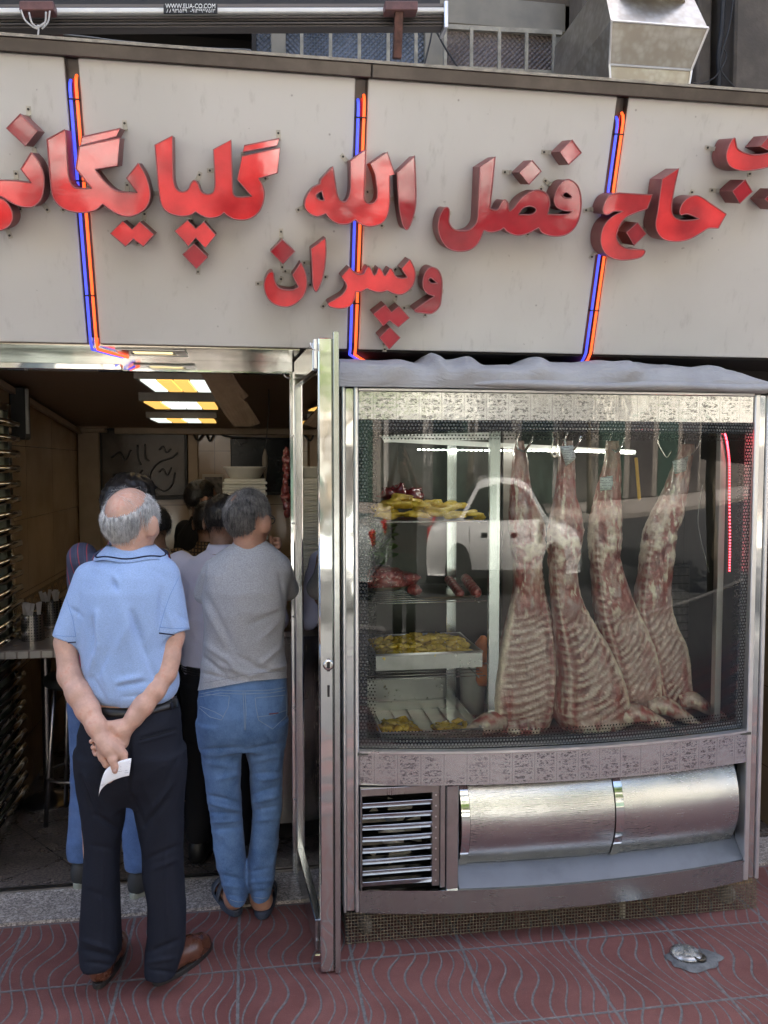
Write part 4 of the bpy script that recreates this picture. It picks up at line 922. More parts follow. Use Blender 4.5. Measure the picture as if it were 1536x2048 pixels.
# ---------------------------------------------------------------- trays and food in the cabinet
def blob(b, c, r, seed, amp=.25, n=10, rot=0):
    c = Vector(c); V = []; F = []; m = n*2
    for i in range(n+1):
        th = math.pi*i/n
        for j in range(m):
            ph = 2*math.pi*j/m; d = Vector((math.sin(th)*math.cos(ph), math.sin(th)*math.sin(ph), math.cos(th)))
            q = 1+amp*float(fbm(d.x*1.6+seed, d.y*1.6, d.z*1.6, 2, seed))
            x, y = d.x*r[0]*q, d.y*r[1]*q; V.append(c+Vector((x*math.cos(rot)-y*math.sin(rot), x*math.sin(rot)+y*math.cos(rot), d.z*r[2]*q)))
    for i in range(n):
        for j in range(m): F.append((i*m+j, (i+1)*m+j, (i+1)*m+(j+1) % m, i*m+(j+1) % m))
    b.add(V, F)
def mk_chick():
    M = Mat("marinated_chicken"); n = M.noise(28, 5, .65); k = M.noise(9, 3); c = M.mix(n.step(.3, .7), (.50, .32, .03), (.80, .58, .09)); c = M.mix(k.step(.58, .75)*.5, c, (.20, .10, .03)); c = M.mix(M.noise(80, 2).step(.64, .74), c, (.7, .6, .33))
    M.set(color=c, rough=.25, coat=.5, coatr=.08, spec=.5); M.bump(n, .5, .006); return M.m
def mk_mince():
    M = Mat("red_meat"); n = M.noise(40, 5, .7); c = M.mix(n.step(.35, .65), (.16, .022, .022), (.36, .08, .07)); c = M.mix(M.noise(70, 3).step(.58, .68)*.8, c, (.55, .40, .34)); M.set(color=c, rough=.28, coat=.7, coatr=.06); M.bump(n, .6, .006); return M.m
M_chick = mk_chick(); M_mince = mk_mince(); M_pan = steel("pan_steel", (.34, .34, .325), .3, (60, 60, 60))
def pan(label, pxl, pxr, pyb, pyt, Y, depth, group=None):
    """open deep pan: front rim height pyt, bottom pyb at its front face"""
    a = at(pxl, pyb, Y); c = at(pxr, pyt, Y); x0, x1, z0, z1 = a.x, c.x, a.z, c.z; t = .004
    r = thing("steel_pan", label, "pan", ((x0+x1)/2, Y+depth/2, z0))
    b = MB(); y0, y1 = Y, Y+depth
    b.box(x0, x1, y0, y0+t, z0, z1); b.box(x0, x1, y1-t, y1, z0, z1); b.box(x0, x0+t, y0+t, y1-t, z0, z1); b.box(x1-t, x1, y0+t, y1-t, z0, z1); b.box(x0+t, x1-t, y0+t, y1-t, z0, z0+t)
    b.build("pan_body", M_pan, r)
    b = MB(); b.tube([(x0, y0, z1), (x1, y0, z1), (x1, y1, z1), (x0, y1, z1)], .0045, 6, closed=True); b.build("rim", M_alu, r, smooth=True)
    return (x0, x1, y0, y1, z0, z1)
def shelf(px0, px1, py, Y, label):
    pass
def heap(name, label, cat, box, z, h, mat, seed, n=60, size=.03, kind=None):
    x0, x1, y0, y1 = box; b = MB(); rs = random.Random(seed)
    for i in range(n):
        u, v = rs.random(), rs.random(); hh = h*(math.sin(math.pi*min(max(u, .06), .94))*math.sin(math.pi*min(max(v, .06), .94)))**.5*rs.uniform(.5, 1)
        blob(b, (x0+(x1-x0)*u, y0+(y1-y0)*v, z+hh), (size*rs.uniform(.8, 1.5), size*rs.uniform(.6, 1), size*rs.uniform(.4, .65)), i+seed, .5, 6, rs.uniform(0, 3.1))
    b.slab(lambda u, v: (x0+(x1-x0)*u, y0+(y1-y0)*v, z+h*.6*(math.sin(math.pi*u)*math.sin(math.pi*v))**.4), 10, 8, (0, 0, -.004))
    o = b.build(name, mat, smooth=True, loc=((x0+x1)/2, (y0+y1)/2, z)); return tag(o, label, cat, kind=kind)
pb = pan("deep steel pan heaped with chopped yellow chicken, upper of the two deep pans", 752, 965, 1342, 1303, 3.08, .36)
heap("chicken_heap", "chopped yellow marinated chicken filling the upper deep pan", "chicken", (pb[0]+.015, pb[1]-.015, pb[2]+.02, pb[3]-.04), pb[5]-.020, .05, M_chick, 3, 130, .022, 'stuff')
pb2 = pan("deep steel pan nearly empty, bottom left of the cabinet", 762, 965, 1490, 1457, 3.05, .42)
def ridges(b):
    for i in range(5): x = pb2[0]+.03+i*.07; b.box(x, x+.006, pb2[2]+.05, pb2[3]-.02, pb2[4]+.006, pb2[4]+.014)
b = MB(); b.box(pb2[0]+.002, pb2[1]-.002, pb2[3]+.0, pb2[3]+.006, pb2[5], pb2[5]+.10); ridges(b); tag(b.build("pan_rack", M_pan, loc=(pb2[0], pb2[3], pb2[4])), "low steel rack standing behind the nearly empty pan", "rack")
heap("chicken_heap", "small yellow chicken pile at the left side of the nearly empty pan", "chicken", (pb2[0]+.01, pb2[0]+.15, pb2[2]+.02, pb2[2]+.16), pb2[5]-.03, .05, M_chick, 5, 26, .022, 'stuff')
heap("chicken_heap", "small yellow chicken pile in the middle of the nearly empty pan", "chicken", (pb2[0]+.23, pb2[0]+.36, pb2[2]+.02, pb2[2]+.14), pb2[5]-.035, .045, M_chick, 8, 20, .02, 'stuff')
# plates on wire shelves
def tray(label, pxl, pxr, py, Y, dep, oval=False):
    a = at(pxl, py, Y); c = at(pxr, py, Y); r = tag(MB().build("tmp", M_pan), None) if 0 else None
    x0, x1, z = a.x, c.x, a.z; b = MB(); cx, cy = (x0+x1)/2, Y+dep/2
    prof = [(.80, 0), (.90, .004), (1.0, .014), (1.02, .016)]
    n = 32; V = []; F = []
    for s_, h in prof:
        for j in range(n):
            an = 2*math.pi*j/n; e = .55; ca = math.copysign(abs(math.cos(an))**e, math.cos(an)); sa = math.copysign(abs(math.sin(an))**e, math.sin(an))
            V.append((cx+(x1-x0)/2*s_*ca, cy+dep/2*s_*sa, z+h-.014))
    for i in range(len(prof)-1):
        for j in range(n): F.append((i*n+j, i*n+(j+1) % n, (i+1)*n+(j+1) % n, (i+1)*n+j))
    F.append(tuple(range(n))[::-1]); b.add(V, F); o = b.build("steel_tray", M_pan, smooth=True, loc=(cx, cy, z)); tag(o, label, "tray")
    return (x0, x1, Y, Y+dep, z)
t1 = tray("oval steel tray under the yellow chicken fillets, top left of the cabinet", 742, 976, 1036, 3.10, .30)
rs = random.Random(11)
fil = ["yellow chicken fillet at the left tip of the top tray", "folded yellow chicken fillet near the left of the top tray", "thick yellow chicken fillet at the front of the top tray", "yellow chicken fillet on the upper left of the heap", "yellow chicken fillet under the dark red pieces", "pale yellow chicken fillet in the middle of the top tray", "broad yellow chicken fillet on top of the heap", "yellow chicken fillet lying at the front centre of the top tray", "pale chicken fillet right of the heap's middle", "flat pale chicken fillet at the front right", "pale chicken fillet high on the right half of the tray", "thin pale chicken fillet at the right tip of the top tray"]
pos = [(765, 1018, 3.16), (790, 1008, 3.15), (780, 1030, 3.12), (800, 996, 3.22), (820, 1004, 3.24), (840, 1012, 3.18), (870, 1010, 3.24), (832, 1030, 3.12), (880, 1024, 3.15), (910, 1030, 3.12), (905, 1012, 3.24), (945, 1030, 3.16)]
for (px, py, Y), lab in zip(pos, fil):
    b = MB(); c = at(px, py, Y); blob(b, c, (rs.uniform(.038, .055), rs.uniform(.03, .045), rs.uniform(.014, .02)), rs.randint(0, 99), .55, 10, rs.uniform(-.5, .5)); tag(b.build("chicken_fillet", M_chick, smooth=True, loc=c), lab, "chicken fillet", "chicken fillets on the top tray")
for i, (px, py) in enumerate(((775, 988), (800, 984), (826, 990))):
    b = MB(); c = at(px, py, 3.30); blob(b, c, (.04, .04, .028), 50+i, .5, 9); tag(b.build("liver_piece", pm("dark_red_meat_%d" % i, (.11, .012, .014), .2, coat=.5), smooth=True, loc=c), ("leftmost", "middle", "rightmost")[i]+" dark red meat piece behind the yellow chicken fillets", "meat piece", "dark meat behind the chicken")
t2 = tray("steel tray under the wrapped red meat, left side of the cabinet", 700, 822, 1178, 3.08, .26)
b = MB(); c = at(772, 1156, 3.2); blob(b, c, (.105, .10, .042), 21, .35, 20); tag(b.build("minced_meat", M_mince, smooth=True, loc=c), "mound of red minced meat under clear wrap on a steel tray", "minced meat")
t3 = tray("long steel tray carrying two raw kebabs, level with the minced meat", 826, 974, 1196, 3.10, .34)
for i, (x0, y0, x1, y1, r) in enumerate(((897, 1158, 922, 1190, .017), (930, 1156, 955, 1188, .020))):
    b = MB(); p0 = at(x0, y0, 3.36); p1 = at(x1, y1, 3.12); n = 26
    b.tube([p0.lerp(p1, k/n) for k in range(n+1)], [r*(1+.14*math.sin(k*1.7+i))*(1 if 0 < k < n else .6) for k in range(n+1)], 12); tag(b.build("kebab", M_mince, smooth=True, loc=p1), ("thinner left one of two raw minced kebabs", "thicker right one of two raw minced kebabs")[i]+" lying on the long tray", "kebab", "raw kebabs on the long tray")
b = MB(); c = at(830, 1180, 3.14); blob(b, c, (.028, .04, .02), 33, .3, 9); tag(b.build("kebab_end", M_mince, smooth=True, loc=c), "stub of red kebab meat below the minced meat mound", "kebab")
# wire shelves
for (py, Y, lab) in ((1040, 3.12, "wire shelf under the chicken fillet tray"), (1200, 3.12, "wire shelf under the two raw kebabs"), (1350, 3.12, "wire shelf under the full chicken pan")):
    z = az(py, Y, 850)-.006; b = MB(); x1 = ax(972, 3.12)
    for i in range(9): b.tube([(.366, 3.10+i*.05, z), (x1, 3.10+i*.05, z)], .002, 5)
    for x in (.40, x1-.03): b.tube([(x, 3.09, z-.004), (x, 3.52, z-.004)], .003, 5)
    tag(b.build("wire_shelf", M_steel, smooth=True, loc=(.7, 3.3, z)), lab, "shelf")
M_leaf = pm("herb_leaf", (.045, .10, .02), .5, 0, .5, 30)
b = MB(); rs = random.Random(4)
for i in range(90):
    c = at(rs.uniform(738, 778), rs.uniform(1045, 1118), 3.28+rs.uniform(0, .1)); d = Vector((rs.uniform(-1, 1), rs.uniform(-1, .2), rs.uniform(-1, 1))).normalized(); e = d.orthogonal().normalized()
    b.slab(lambda u, v: c+d*(u*.05)+e*((v-.5)*.022*math.sin(math.pi*min(max(u, .08), .95))), 4, 1, (0, .0006, 0))
tag(b.build("herb_bunch", M_leaf, loc=at(758, 1080, 3.3)), "bunch of dark green herbs in the upper left of the cabinet", "herbs")
b = MB(); c = at(1078, 1470, 3.30); b.lathe([(.052, 0), (.062, .09), (.066, .09), (.066, .10), (.058, .10)], (c.x, 3.34, .736), 24); tag(b.build("white_tub", M_white_plastic, smooth=True, loc=(c.x, 3.34, .736)), "round white plastic tub on the cabinet floor behind the leftmost carcass", "tub")
b = MB(); x0, x1 = ax(932, 3.40), ax(968, 3.40); b.lathe([(.050, 0), (.056, .20), (.060, .2), (.060, .215), (.052, .215)], ((x0+x1)/2, 3.42, .736), 24); tag(b.build("white_bucket", M_white_plastic, smooth=True, loc=((x0+x1)/2, 3.42, .736)), "tall white bucket behind the nearly empty pan", "bucket")
M_orange = pm("orange_plastic", (.75, .19, .02), .35)
b = MB(); c = at(966, 1300, 3.34); b.lathe([(.02, -.05), (.032, -.03), (.034, .03), (.018, .05), (.01, .06)], c, 16); b.lathe([(.02, -.15), (.03, -.13), (.03, -.08), (.02, -.06)], c, 16); tag(b.build("orange_bottle", M_orange, smooth=True, loc=c), "orange plastic bottle half hidden by the cabinet's inner upright", "bottle")
b = MB(); b.tube(cpath([(1405, 970), (1400, 1000), (1396, 1040), (1402, 1080), (1412, 1120), (1418, 1145)], 3.3), .0018, 5); tag(b.build("loose_wire", M_letwhite, smooth=True, loc=at(1405, 970, 3.3)), "thin white wire dangling inside the cabinet right of the carcasses", "wire")
b = MB(); c = [at(1272, 915, 3.40), at(1279, 1000, 3.40)]; b.bar(c[0], c[1], .014, .01); tag(b.build("yellow_handle", pm("yellow_plastic", (.55, .33, .03), .4), loc=c[0], bevel=.003), "yellow tool handle hanging at the back of the cabinet", "tool")
for i, px in enumerate((1106, 1116, 1330)):
    b = MB(); H = [(px, 842), (px+(0 if i < 2 else -14), 880), (px-4, 905), (px+4, 914), (px+12, 902)]; pts = [at(p.x, p.y, 3.26) for p in smooth_path([(x, y, 1) for x, y in H], False, 6)]; b.tube(pts, .0035, 6)
    tag(b.build("meat_hook", M_chrome, smooth=True, loc=pts[0]), ("empty steel hook left of the nearest carcass, first of two", "empty steel hook left of the nearest carcass, second of two", "empty slanting steel hook between the two right carcasses")[i], "hook", "hooks on the rail in the cabinet")
# ---------------------------------------------------------------- glazed door leaf, swung out to the right
M_doorglass = mk_glass("door_glass", (.80, .86, .82), 2.0)
hx0, hx1 = ax(580, 3.55), ax(603, 3.55)
H0 = Vector(((hx0+hx1)/2+.008, 3.53, 0)); N0 = Vector((.222, 2.845, 0)); DD = (N0-H0).normalized(); DN = Vector((DD.y, -DD.x, 0))
if DN.x > 0: DN = -DN                       # DN points to the left, towards the opening
def dp(s, z, n=0): return H0+DD*s+DN*n+Vector((0, 0, z))
DL = (N0-H0).length
DZ = az(676, 2.84, 655)
fp("door_jamb", M_mirror, lambda b: (b.box(hx0, (hx0+hx1)/2-.001, 3.535, 3.575, .0, 2.19), b.box((hx0+hx1)/2+.001, hx1, 3.535, 3.575, .0, 2.19)), bld, bevel=.002)
b = MB()
b.obox(dp(.03, DZ/2-.02, 0), DD, DN, (0, 0, 1), .03, .02, DZ/2-.02)
b.obox(dp(DL/2, DZ-.055, 0), DD, DN, (0, 0, 1), DL/2-.06, .02, .05)
b.obox(dp(DL/2, .10, 0), DD, DN, (0, 0, 1), DL/2-.06, .02, .06)
door = b.build("glass_door", M_steel, bld, bevel=.003)
xa, xb = ax(637, 2.835), ax(665, 2.835)
b = MB(); b.box(xa, xb, 2.83, 2.87, .006, DZ); b.build("lock_stile", M_mirror, door, bevel=.004)
b = MB(); b.box(xb+.003, xb+.022, 2.822, 2.862, -.0+.004, DZ+.02); b.box(xb+.0005, xb+.0028, 2.836, 2.86, .01, DZ); b.build("edge_flange", M_steel, door, bevel=.002)
b = MB()
b.obox(dp(DL/2, DZ/2, .002), DD, DN, (0, 0, 1), DL/2-.055, .003, DZ/2-.11); b.build("pane", M_doorglass, door)
b = MB()
for z in np.arange(.30, 2.0, .115): b.tube([dp(.06, z, -.026), dp(DL-.04, z, -.026)], .007, 8)
b.build("security_bars", M_chrome, door, smooth=True)
b = MB()
for (px, py, w_, h_) in ((657, 1330, .010, .022), (657, 1382, .008, .020)):
    c = at(px, py, 2.829); b.box(c.x-w_/2, c.x+w_/2, 2.8275, 2.829, c.z-h_, c.z+h_)
b.build("lock_slots", M_dark, door)
b = MB(); c = at(657, 1330, 2.827); b.lathe([(.018, 0), (.019, .002), (.012, .003)], (c.x, 2.829, c.z), 20, (0, -1, 0), cap=False); b.build("lock_rose", M_chrome, door, smooth=True)
b = MB(); b.box(ax(628, 2.84), ax(635, 2.84), 2.835, 2.865, az(738, 2.84, 630), az(678, 2.84, 630)); b.build("pivot", M_alu, door, bevel=.002)
b = MB(); c = at(632, 700, 2.84); b.tube([c, c+Vector((-.012, -.01, .0)), c+Vector((-.018, -.012, .01)), c+Vector((-.02, -.012, .022))], .0028, 6); c = at(582, 756, 3.5); b.tube([c, c+Vector((-.015, 0, 0)), c+Vector((-.025, 0, .006)), c+Vector((-.03, 0, .02))], .003, 6); b.build("hook", M_alu, door, smooth=True)
b = MB()
for z in (.35, .75, 1.15, 1.55, 1.92):
    for x in (hx0+.009, hx1-.009): b = MB(); b.lathe([(.0045, 0), (.003, .0025)], (x, 3.535, z), 8, (0, -1, 0)); b.build("screw", M_alu, door)
b = MB(); c = at(630, 1910, 2.86); b.tube([c, c+Vector((.03, 0, 0))], .006, 8); b.build("floor_bolt", M_chrome, door)
# left door leaf folded back into the shop
LX = -1.225
b = MB(); L0, L1 = 3.64, 4.40
b.box(LX-.02, LX+.02, L1-.05, L1, .01, 2.10); b.box(LX-.02, LX+.02, L0, L0+.05, .01, 2.10); b.box(LX-.02, LX+.02, L0+.051, L1-.051, .01, .09); b.box(LX-.02, LX+.02, L0+.051, L1-.051, 2.06, 2.10)
ld = b.build("glass_door", M_mirror, bld, bevel=.003)
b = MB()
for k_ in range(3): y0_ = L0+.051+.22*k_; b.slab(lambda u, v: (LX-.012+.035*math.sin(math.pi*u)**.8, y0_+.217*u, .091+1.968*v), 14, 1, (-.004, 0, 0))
autosmooth(b.build("panel", pm("green_reflection_panel", (.40, .44, .33), .22, 0, .35, 2.5), ld), 60)  # pale green colour stands in for street reflections in the door glass
b = MB()
for i in range(26):
    z = .15+i*.074; b.tube([(LX+.021, L1-.008, z), (LX+.045, L1-.012, z), (LX+.048, L1-.03, z), (LX+.048, L0+.02, z)], [.012, .016, .020, .020], 14)
b.build("security_bars", M_chrome, ld, smooth=True)

# ---------------------------------------------------------------- inside the shop
def inbox(name, label, cat, px0, py0, px1, py1, Y, dep, mat, bevel=.004):
    a = at(px0, py1, Y); c = at(px1, py0, Y); b = MB(); b.box(a.x, c.x, Y, Y+dep, a.z, c.z); return tag(b.build(name, mat, bevel=bevel, loc=((a.x+c.x)/2, Y, a.z)), label, cat)
# ceiling lights
M_lw = mk_em("white_diffuser", (.92, 1, .95), .17); M_la = mk_em("amber_diffuser", (1, .58, .14), .18)
M_lh = pm("grey_light_housing", (.30, .27, .23), .5)
lights = [("nearest of the three ceiling lights in the shop, two amber lenses in the middle", 300, 412, 3.80, 4.42, 2.178, (0, 1, 1, 0)), ("middle ceiling light of the three in the shop, amber lenses at its ends", 303, 430, 4.75, 5.5, 2.150, (1, 0, 0, 1)), ("furthest of the three ceiling lights, its lenses alternating white and amber", 314, 428, 5.45, 6.1, 2.095, (0, 1, 0, 1))]
for lab, p0, p1, Y0, Y1, z, pat in lights:
    x0, x1 = ax(p0, Y0), ax(p1, Y0); 
    x0 -= .045; r = thing("ceiling_light", lab, "ceiling light", ((x0+x1)/2, (Y0+Y1)/2, z), "ceiling lights in the shop")
    b = MB(); b.box(x0-.02, x1+.02, Y0, Y0+.02, z, z+.06); b.box(x0-.02, x1+.02, Y1-.02, Y1, z, z+.06); b.box(x0-.02, x0, Y0+.02, Y1-.02, z, z+.06); b.box(x1, x1+.02, Y0+.02, Y1-.02, z, z+.06); b.box(x0-.02, x1+.02, Y0, Y1, z+.0605, z+.09)
    b.build("housing", M_lh, r, bevel=.003)
    w_ = (x1-x0)/4
    for i in range(4):
        b = MB(); b.box(x0+i*w_+.004, x0+(i+1)*w_-.004, Y0+.04, Y1-.02, z-.006, z+.004); b.build("lens", M_la if pat[i] else M_lw, r)
b = MB(); x0, x1 = ax(262, 3.3), ax(352, 3.3)
r = thing("downlight", "warm lit recessed light in the steel soffit below the sign", "recessed light", ((x0+x1)/2, 3.35, ZS))
b.box(ax(238, 3.3), x0, 3.25, 3.43, ZS-.006, ZS-.001); b.box(x1, ax(375, 3.3), 3.25, 3.43, ZS-.006, ZS-.001); b.box(x0, x1, 3.25, 3.29, ZS-.006, ZS-.001); b.box(x0, x1, 3.39, 3.43, ZS-.006, ZS-.001); b.build("trim", M_alu, r, bevel=.001)
b = MB(); b.box(x0+.012, x1-.012, 3.315, 3.365, ZS-.004, ZS-.002); b.build("lens", mk_em("warm_diffuser", (1, .78, .36), .30), r)
# cardboard strip
def mk_card():
    M = Mat("corrugated_cardboard"); n = M.noise(9, 5, .6); x, y, z = M.xyz(); M.set(color=M.mix(n.step(.3, .75), (.36, .245, .15), (.48, .34, .215)), rough=.75); M.bump(((x*.9+z*.5)*420.0).sin()*.3+n*2.0, .35, .004); return M.m
out_ = [(397, 738, 3.72), (458, 738, 3.72), (480, 772, 3.86), (497, 792, 3.95), (486, 800, 3.98), (494, 806, 4.0), (508, 828, 4.08), (520, 847, 4.16), (500, 853, 4.16), (468, 853, 4.16), (450, 830, 4.06), (420, 780, 3.88)]
P = [at(*p) for p in out_]; n = len(P); V = P+[p+Vector((0, .012, .004)) for p in P]
tag(mesh_obj("cardboard_strip", V, [tuple(range(n))[::-1], tuple(range(n, 2*n))]+[(i, (i+1) % n, (i+1) % n+n, i+n) for i in range(n)], mk_card(), loc=P[0]), "torn strip of brown cardboard hanging from the shop ceiling by the lights", "cardboard")
# framed calligraphy
r = thing("framed_calligraphy", "big dark framed calligraphy panel with a glossy front on the back wall", "picture", at(282, 925, 6.28))
a = at(190, 1000, 6.25); c = at(374, 853, 6.25)
b = MB(); b.box(a.x, c.x, 6.24, 6.29, a.z, a.z+.03); b.box(a.x, c.x, 6.24, 6.29, c.z-.03, c.z); b.box(a.x, a.x+.05, 6.24, 6.29, a.z+.03, c.z-.03); b.box(c.x-.02, c.x, 6.24, 6.29, a.z+.03, c.z-.03); b.build("frame", M_black, r, bevel=.004)
b = MB(); b.box(a.x+.05, c.x-.02, 6.27, 6.285, a.z+.03, c.z-.03); b.build("canvas", pm("brown_canvas", (.05, .032, .018), .22, 0, .4, 4, spec=.3, bump=.3, bs=3, bd=.02), r)
b = MB()
for pp in ([(305, 985), (300, 950), (318, 925), (345, 915), (355, 905)], [(312, 975), (330, 982), (345, 968), (350, 945)], [(222, 915), (240, 905), (250, 920), (262, 900)], [(225, 950), (250, 945), (270, 955), (285, 940)], [(275, 890), (276, 915), (282, 930)], [(290, 888), (291, 915), (298, 922)], [(318, 900), (326, 893), (333, 905), (342, 898)], [(318, 945), (326, 938), (335, 950), (343, 935)], [(230, 975), (245, 968), (262, 978)]):
    b.tube([at(p.x, p.y, 6.264) for p in smooth_path([(x, y, 1) for x, y in pp], False, 5)], .007, 6)
b.build("calligraphy", pm("dark_ink", (.012, .009, .008), .3), r, smooth=True)
tv = inbox("television", "black flat television screen on the right of the back wall", "television", 462, 877, 590, 990, 6.22, .05, pm("black_gloss", (.006, .006, .007), .12, spec=.25), .006)
b = MB(); a = at(462, 990, 6.21); c = at(590, 877, 6.21); b.box(a.x, c.x, 6.212, 6.219, a.z, a.z+.02); b.build("bezel", M_black, tv)
po = inbox("paper_poster", "small poster with a dark photo on the back wall by the foam boxes", "poster", 405, 948, 447, 1012, 6.285, .004, pm("poster_paper", (.40, .34, .26), .5, 0, .2, 3), 0)
b = MB(); a = at(410, 1006, 6.28); c = at(444, 954, 6.28); b.box(a.x, c.x, 6.281, 6.284, a.z, c.z); b.build("print", pm("poster_print", (.10, .08, .07), .5, 0, .8, 28), po)
# bunch of cables along the cornice
cable("black cable bunch looping along the cornice above the poster", cpath([(385, 862), (395, 880), (410, 866), (420, 882), (432, 862), (450, 872), (500, 876), (590, 878)], 6.22), .008)
# wall unit
b = MB(); b.box(-1.255, -1.18, 4.55, 4.66, 1.93, 2.20); wu = b.build("insect_killer", M_black, bevel=.006, loc=(-1.255, 4.6, 1.93)); tag(wu, "narrow black wall fixture with a pale strip high on the left tiled wall", "wall fixture")
b = MB(); b.box(-1.178, -1.165, 4.558, 4.578, 1.96, 2.19); b.build("tube", pm("pale_tube", (.45, .45, .43), .3), wu)
# bar table
tb = thing("bar_table", "narrow grey bar table on a round steel foot along the left wall", "table", (-1.12, 4.53, 0))
b = MB(); b.box(-1.25, -.72, 3.98, 5.6, .905, .945); b.build("table_top", pm("grey_table_top", (.20, .165, .14), .22, 0, .1), tb, bevel=.004)
b = MB()
for i in range(10): b.box(-1.245+.053*i, -1.245+.053*i+.045, 3.972, 3.979, .910, .940)
b.build("edge_tiles", pm("edge_tile", (.30, .28, .24), .35), tb, bevel=.001)
b = MB(); b.lathe([(.13, 0), (.13, .008), (.10, .03), (.045, .05), (.026, .06), (.024, .9)], (-1.10, 4.53, .013), 32); autosmooth(b.build("pedestal", M_steel_dk, tb), 50)
for lab, px, py0, py1, Y, rp in (("front perforated steel cutlery holder on the bar table", 66, 1210, 1262, 4.22, 22), ("rear cutlery holder on the bar table, partly hidden by the blue polo shirt", 103, 1192, 1240, 4.62, 21)):
    c = at(px, py1, Y); z0 = .946; h = az(py0, Y, px)-c.z; rr = rp*.00245
    r = thing("cutlery_holder", lab, "cutlery holder", (c.x, Y, z0), "cutlery holders on the bar table")
    M_pf = bpy.data.materials.get("perforated_steel")
    if not M_pf:
        M = Mat("perforated_steel"); x, y, z = M.xyz(); zz = z/.014; an = S(M.t, y.k)._m('ARCTAN2', x) if 0 else x/.012
        hole = ((an.frac()-.5)._m('POWER', 2.0)+(zz.frac()-.5)._m('POWER', 2.0)).lt(.07); M.set(color=M.mix(hole, (.30, .28, .26), (.01, .01, .01)), metal=.9, rough=.25); M_pf = M.m
    b = MB(); b.lathe([(rr, 0), (rr, h), (rr-.003, h), (rr-.004, .01)], (c.x, Y, z0), 28); autosmooth(b.build("cup", M_pf, r), 40)
    b = MB(); rs = random.Random(px)
    for k in range(9):
        a = rs.uniform(0, 6.28); q = Vector((c.x+rr*.6*math.cos(a), Y+rr*.6*math.sin(a), z0+h-.05)); d = Vector((rs.uniform(-.3, .3), rs.uniform(-.3, .3), 1)).normalized()
        b.obox(q+d*.05, d, d.orthogonal(), d.cross(d.orthogonal()), .055, .009, .0015)
    b.build("cutlery", pm("clear_packet", (.32, .30, .28), .25), r)
for lab, x, y in (("black bar stool beside the bar table, half hidden by the man in blue", -.90, 4.30),):
    r = thing("bar_stool", lab, "stool", (x, y, 0))
    b = MB(); b.lathe([(.14, 0), (.155, .01), (.155, .04), (.14, .05)], (x, y, .70), 28); b.build("seat", M_black, r, smooth=True)
    for k in range(4):
        a = k*math.pi/2+.6; b = MB(); b.tube([(x+.11*math.cos(a), y+.11*math.sin(a), .70), (x+.17*math.cos(a), y+.17*math.sin(a), .014)], .011, 8); b.build("leg", M_steel_dk, r, smooth=True)
    b = MB(); b.tube([(x+.152*math.cos(t), y+.152*math.sin(t), .25) for t in np.linspace(0, 2*math.pi, 28, endpoint=False)], .008, 8, closed=True); b.build("foot_ring", M_steel_dk, r, smooth=True)
# counter
ct = thing("service_counter", "steel fronted service counter behind the man in the grey shirt", "counter", (.6, 4.2, 0))
b = MB(); b.box(-.10, 1.9, 3.86, 4.6, .10, 1.0); b.build("counter_body", steel("counter_steel", (.30, .29, .28), .25, (300, 300, 6)), ct, bevel=.004)
b = MB(); b.box(-.12, 1.92, 3.82, 4.64, 1.0005, 1.03); b.build("counter_top", M_steel_dk, ct, bevel=.004)
b = MB(); b.box(-.08, 1.88, 3.9, 4.56, .013, .0995); b.build("kick_plate", M_dark, ct)
# foam boxes
M_foam = pm("foam_box", (.60, .57, .47), .55, 0, .06)
rb = random.Random(3)
base = at(491, 1060, 4.45)
for i in range(24):
    z = 1.031+i*.029
    b = MB(); w_ = .115+rb.uniform(-.003, .003); dx = rb.uniform(-.004, .004); c = (base.x+dx, 4.45, z)
    b.box(c[0]-w_, c[0]+w_, 4.35, 4.56, z, z+.012); b.box(c[0]-w_+.008, c[0]+w_-.008, 4.358, 4.552, z+.0122, z+.028)
    tag(b.build("food_box", M_foam, bevel=.003, loc=c), "pale foam food box in the tall stack behind the men at the counter", "food box", "stacked foam boxes on the counter")
zt = 1.031+24*.029
b = MB(); cx = base.x-.0; b.lathe([(.075, 0), (.085, .012), (.105, .05), (.112, .055), (.112, .062), (.10, .062), (.08, .02)], (cx, 4.45, zt), 36); tag(b.build("foam_bowl", M_foam, smooth=True, loc=(cx, 4.45, zt)), "round pale foam bowl on top of the stack of foam boxes", "bowl")
# hanging cord
b = MB(); P = cpath([(538, 822), (535, 850), (533, 880), (530, 905)], 4.6); b.tube(P, .003, 6); hc = b.build("hanging_spindle", M_rubber, smooth=True, loc=P[0]); tag(hc, "thin cord with a spindle shaped weight hanging above the foam bowl", "cord")
c = P[-1]; b = MB(); b.lathe([(.003, .02), (.014, -.02), (.016, -.06), (.008, -.12), (.003, -.15)], c, 14); b.build("weight", pm("dull_weight", (.2, .17, .13), .5), hc, smooth=True)
b = MB(); b.tube([Vector(P[0]), Vector((P[0].x, P[0].y, ceil_z(4.6)))], .003, 6); b.build("upper_cord", M_rubber, hc)
# hanging meat and bottle by the hinge side
b = MB()
for i in range(9): c = at(573+2*math.sin(i), 905+i*15, 4.4); blob(b, c, (.022+.006*math.sin(i*1.3), .03, .03), 70+i, .4, 8)
tag(b.build("hanging_meat", M_mince, smooth=True, loc=at(573, 960, 4.4)), "strip of dark red meat hanging inside the shop beside the door jamb", "meat")
c = at(547, 1060, 4.3); b = MB(); b.lathe([(.024, 0), (.024, .12), (.014, .15), (.014, .19), (.018, .2), (.018, .215)], (c.x, 4.3, 1.031), 18); tag(b.build("dark_bottle", pm("bronze_bottle", (.08, .05, .03), .2, .4), smooth=True, loc=(c.x, 4.3, 1.031)), "dark bronze bottle on the counter in front of the man in grey", "bottle")
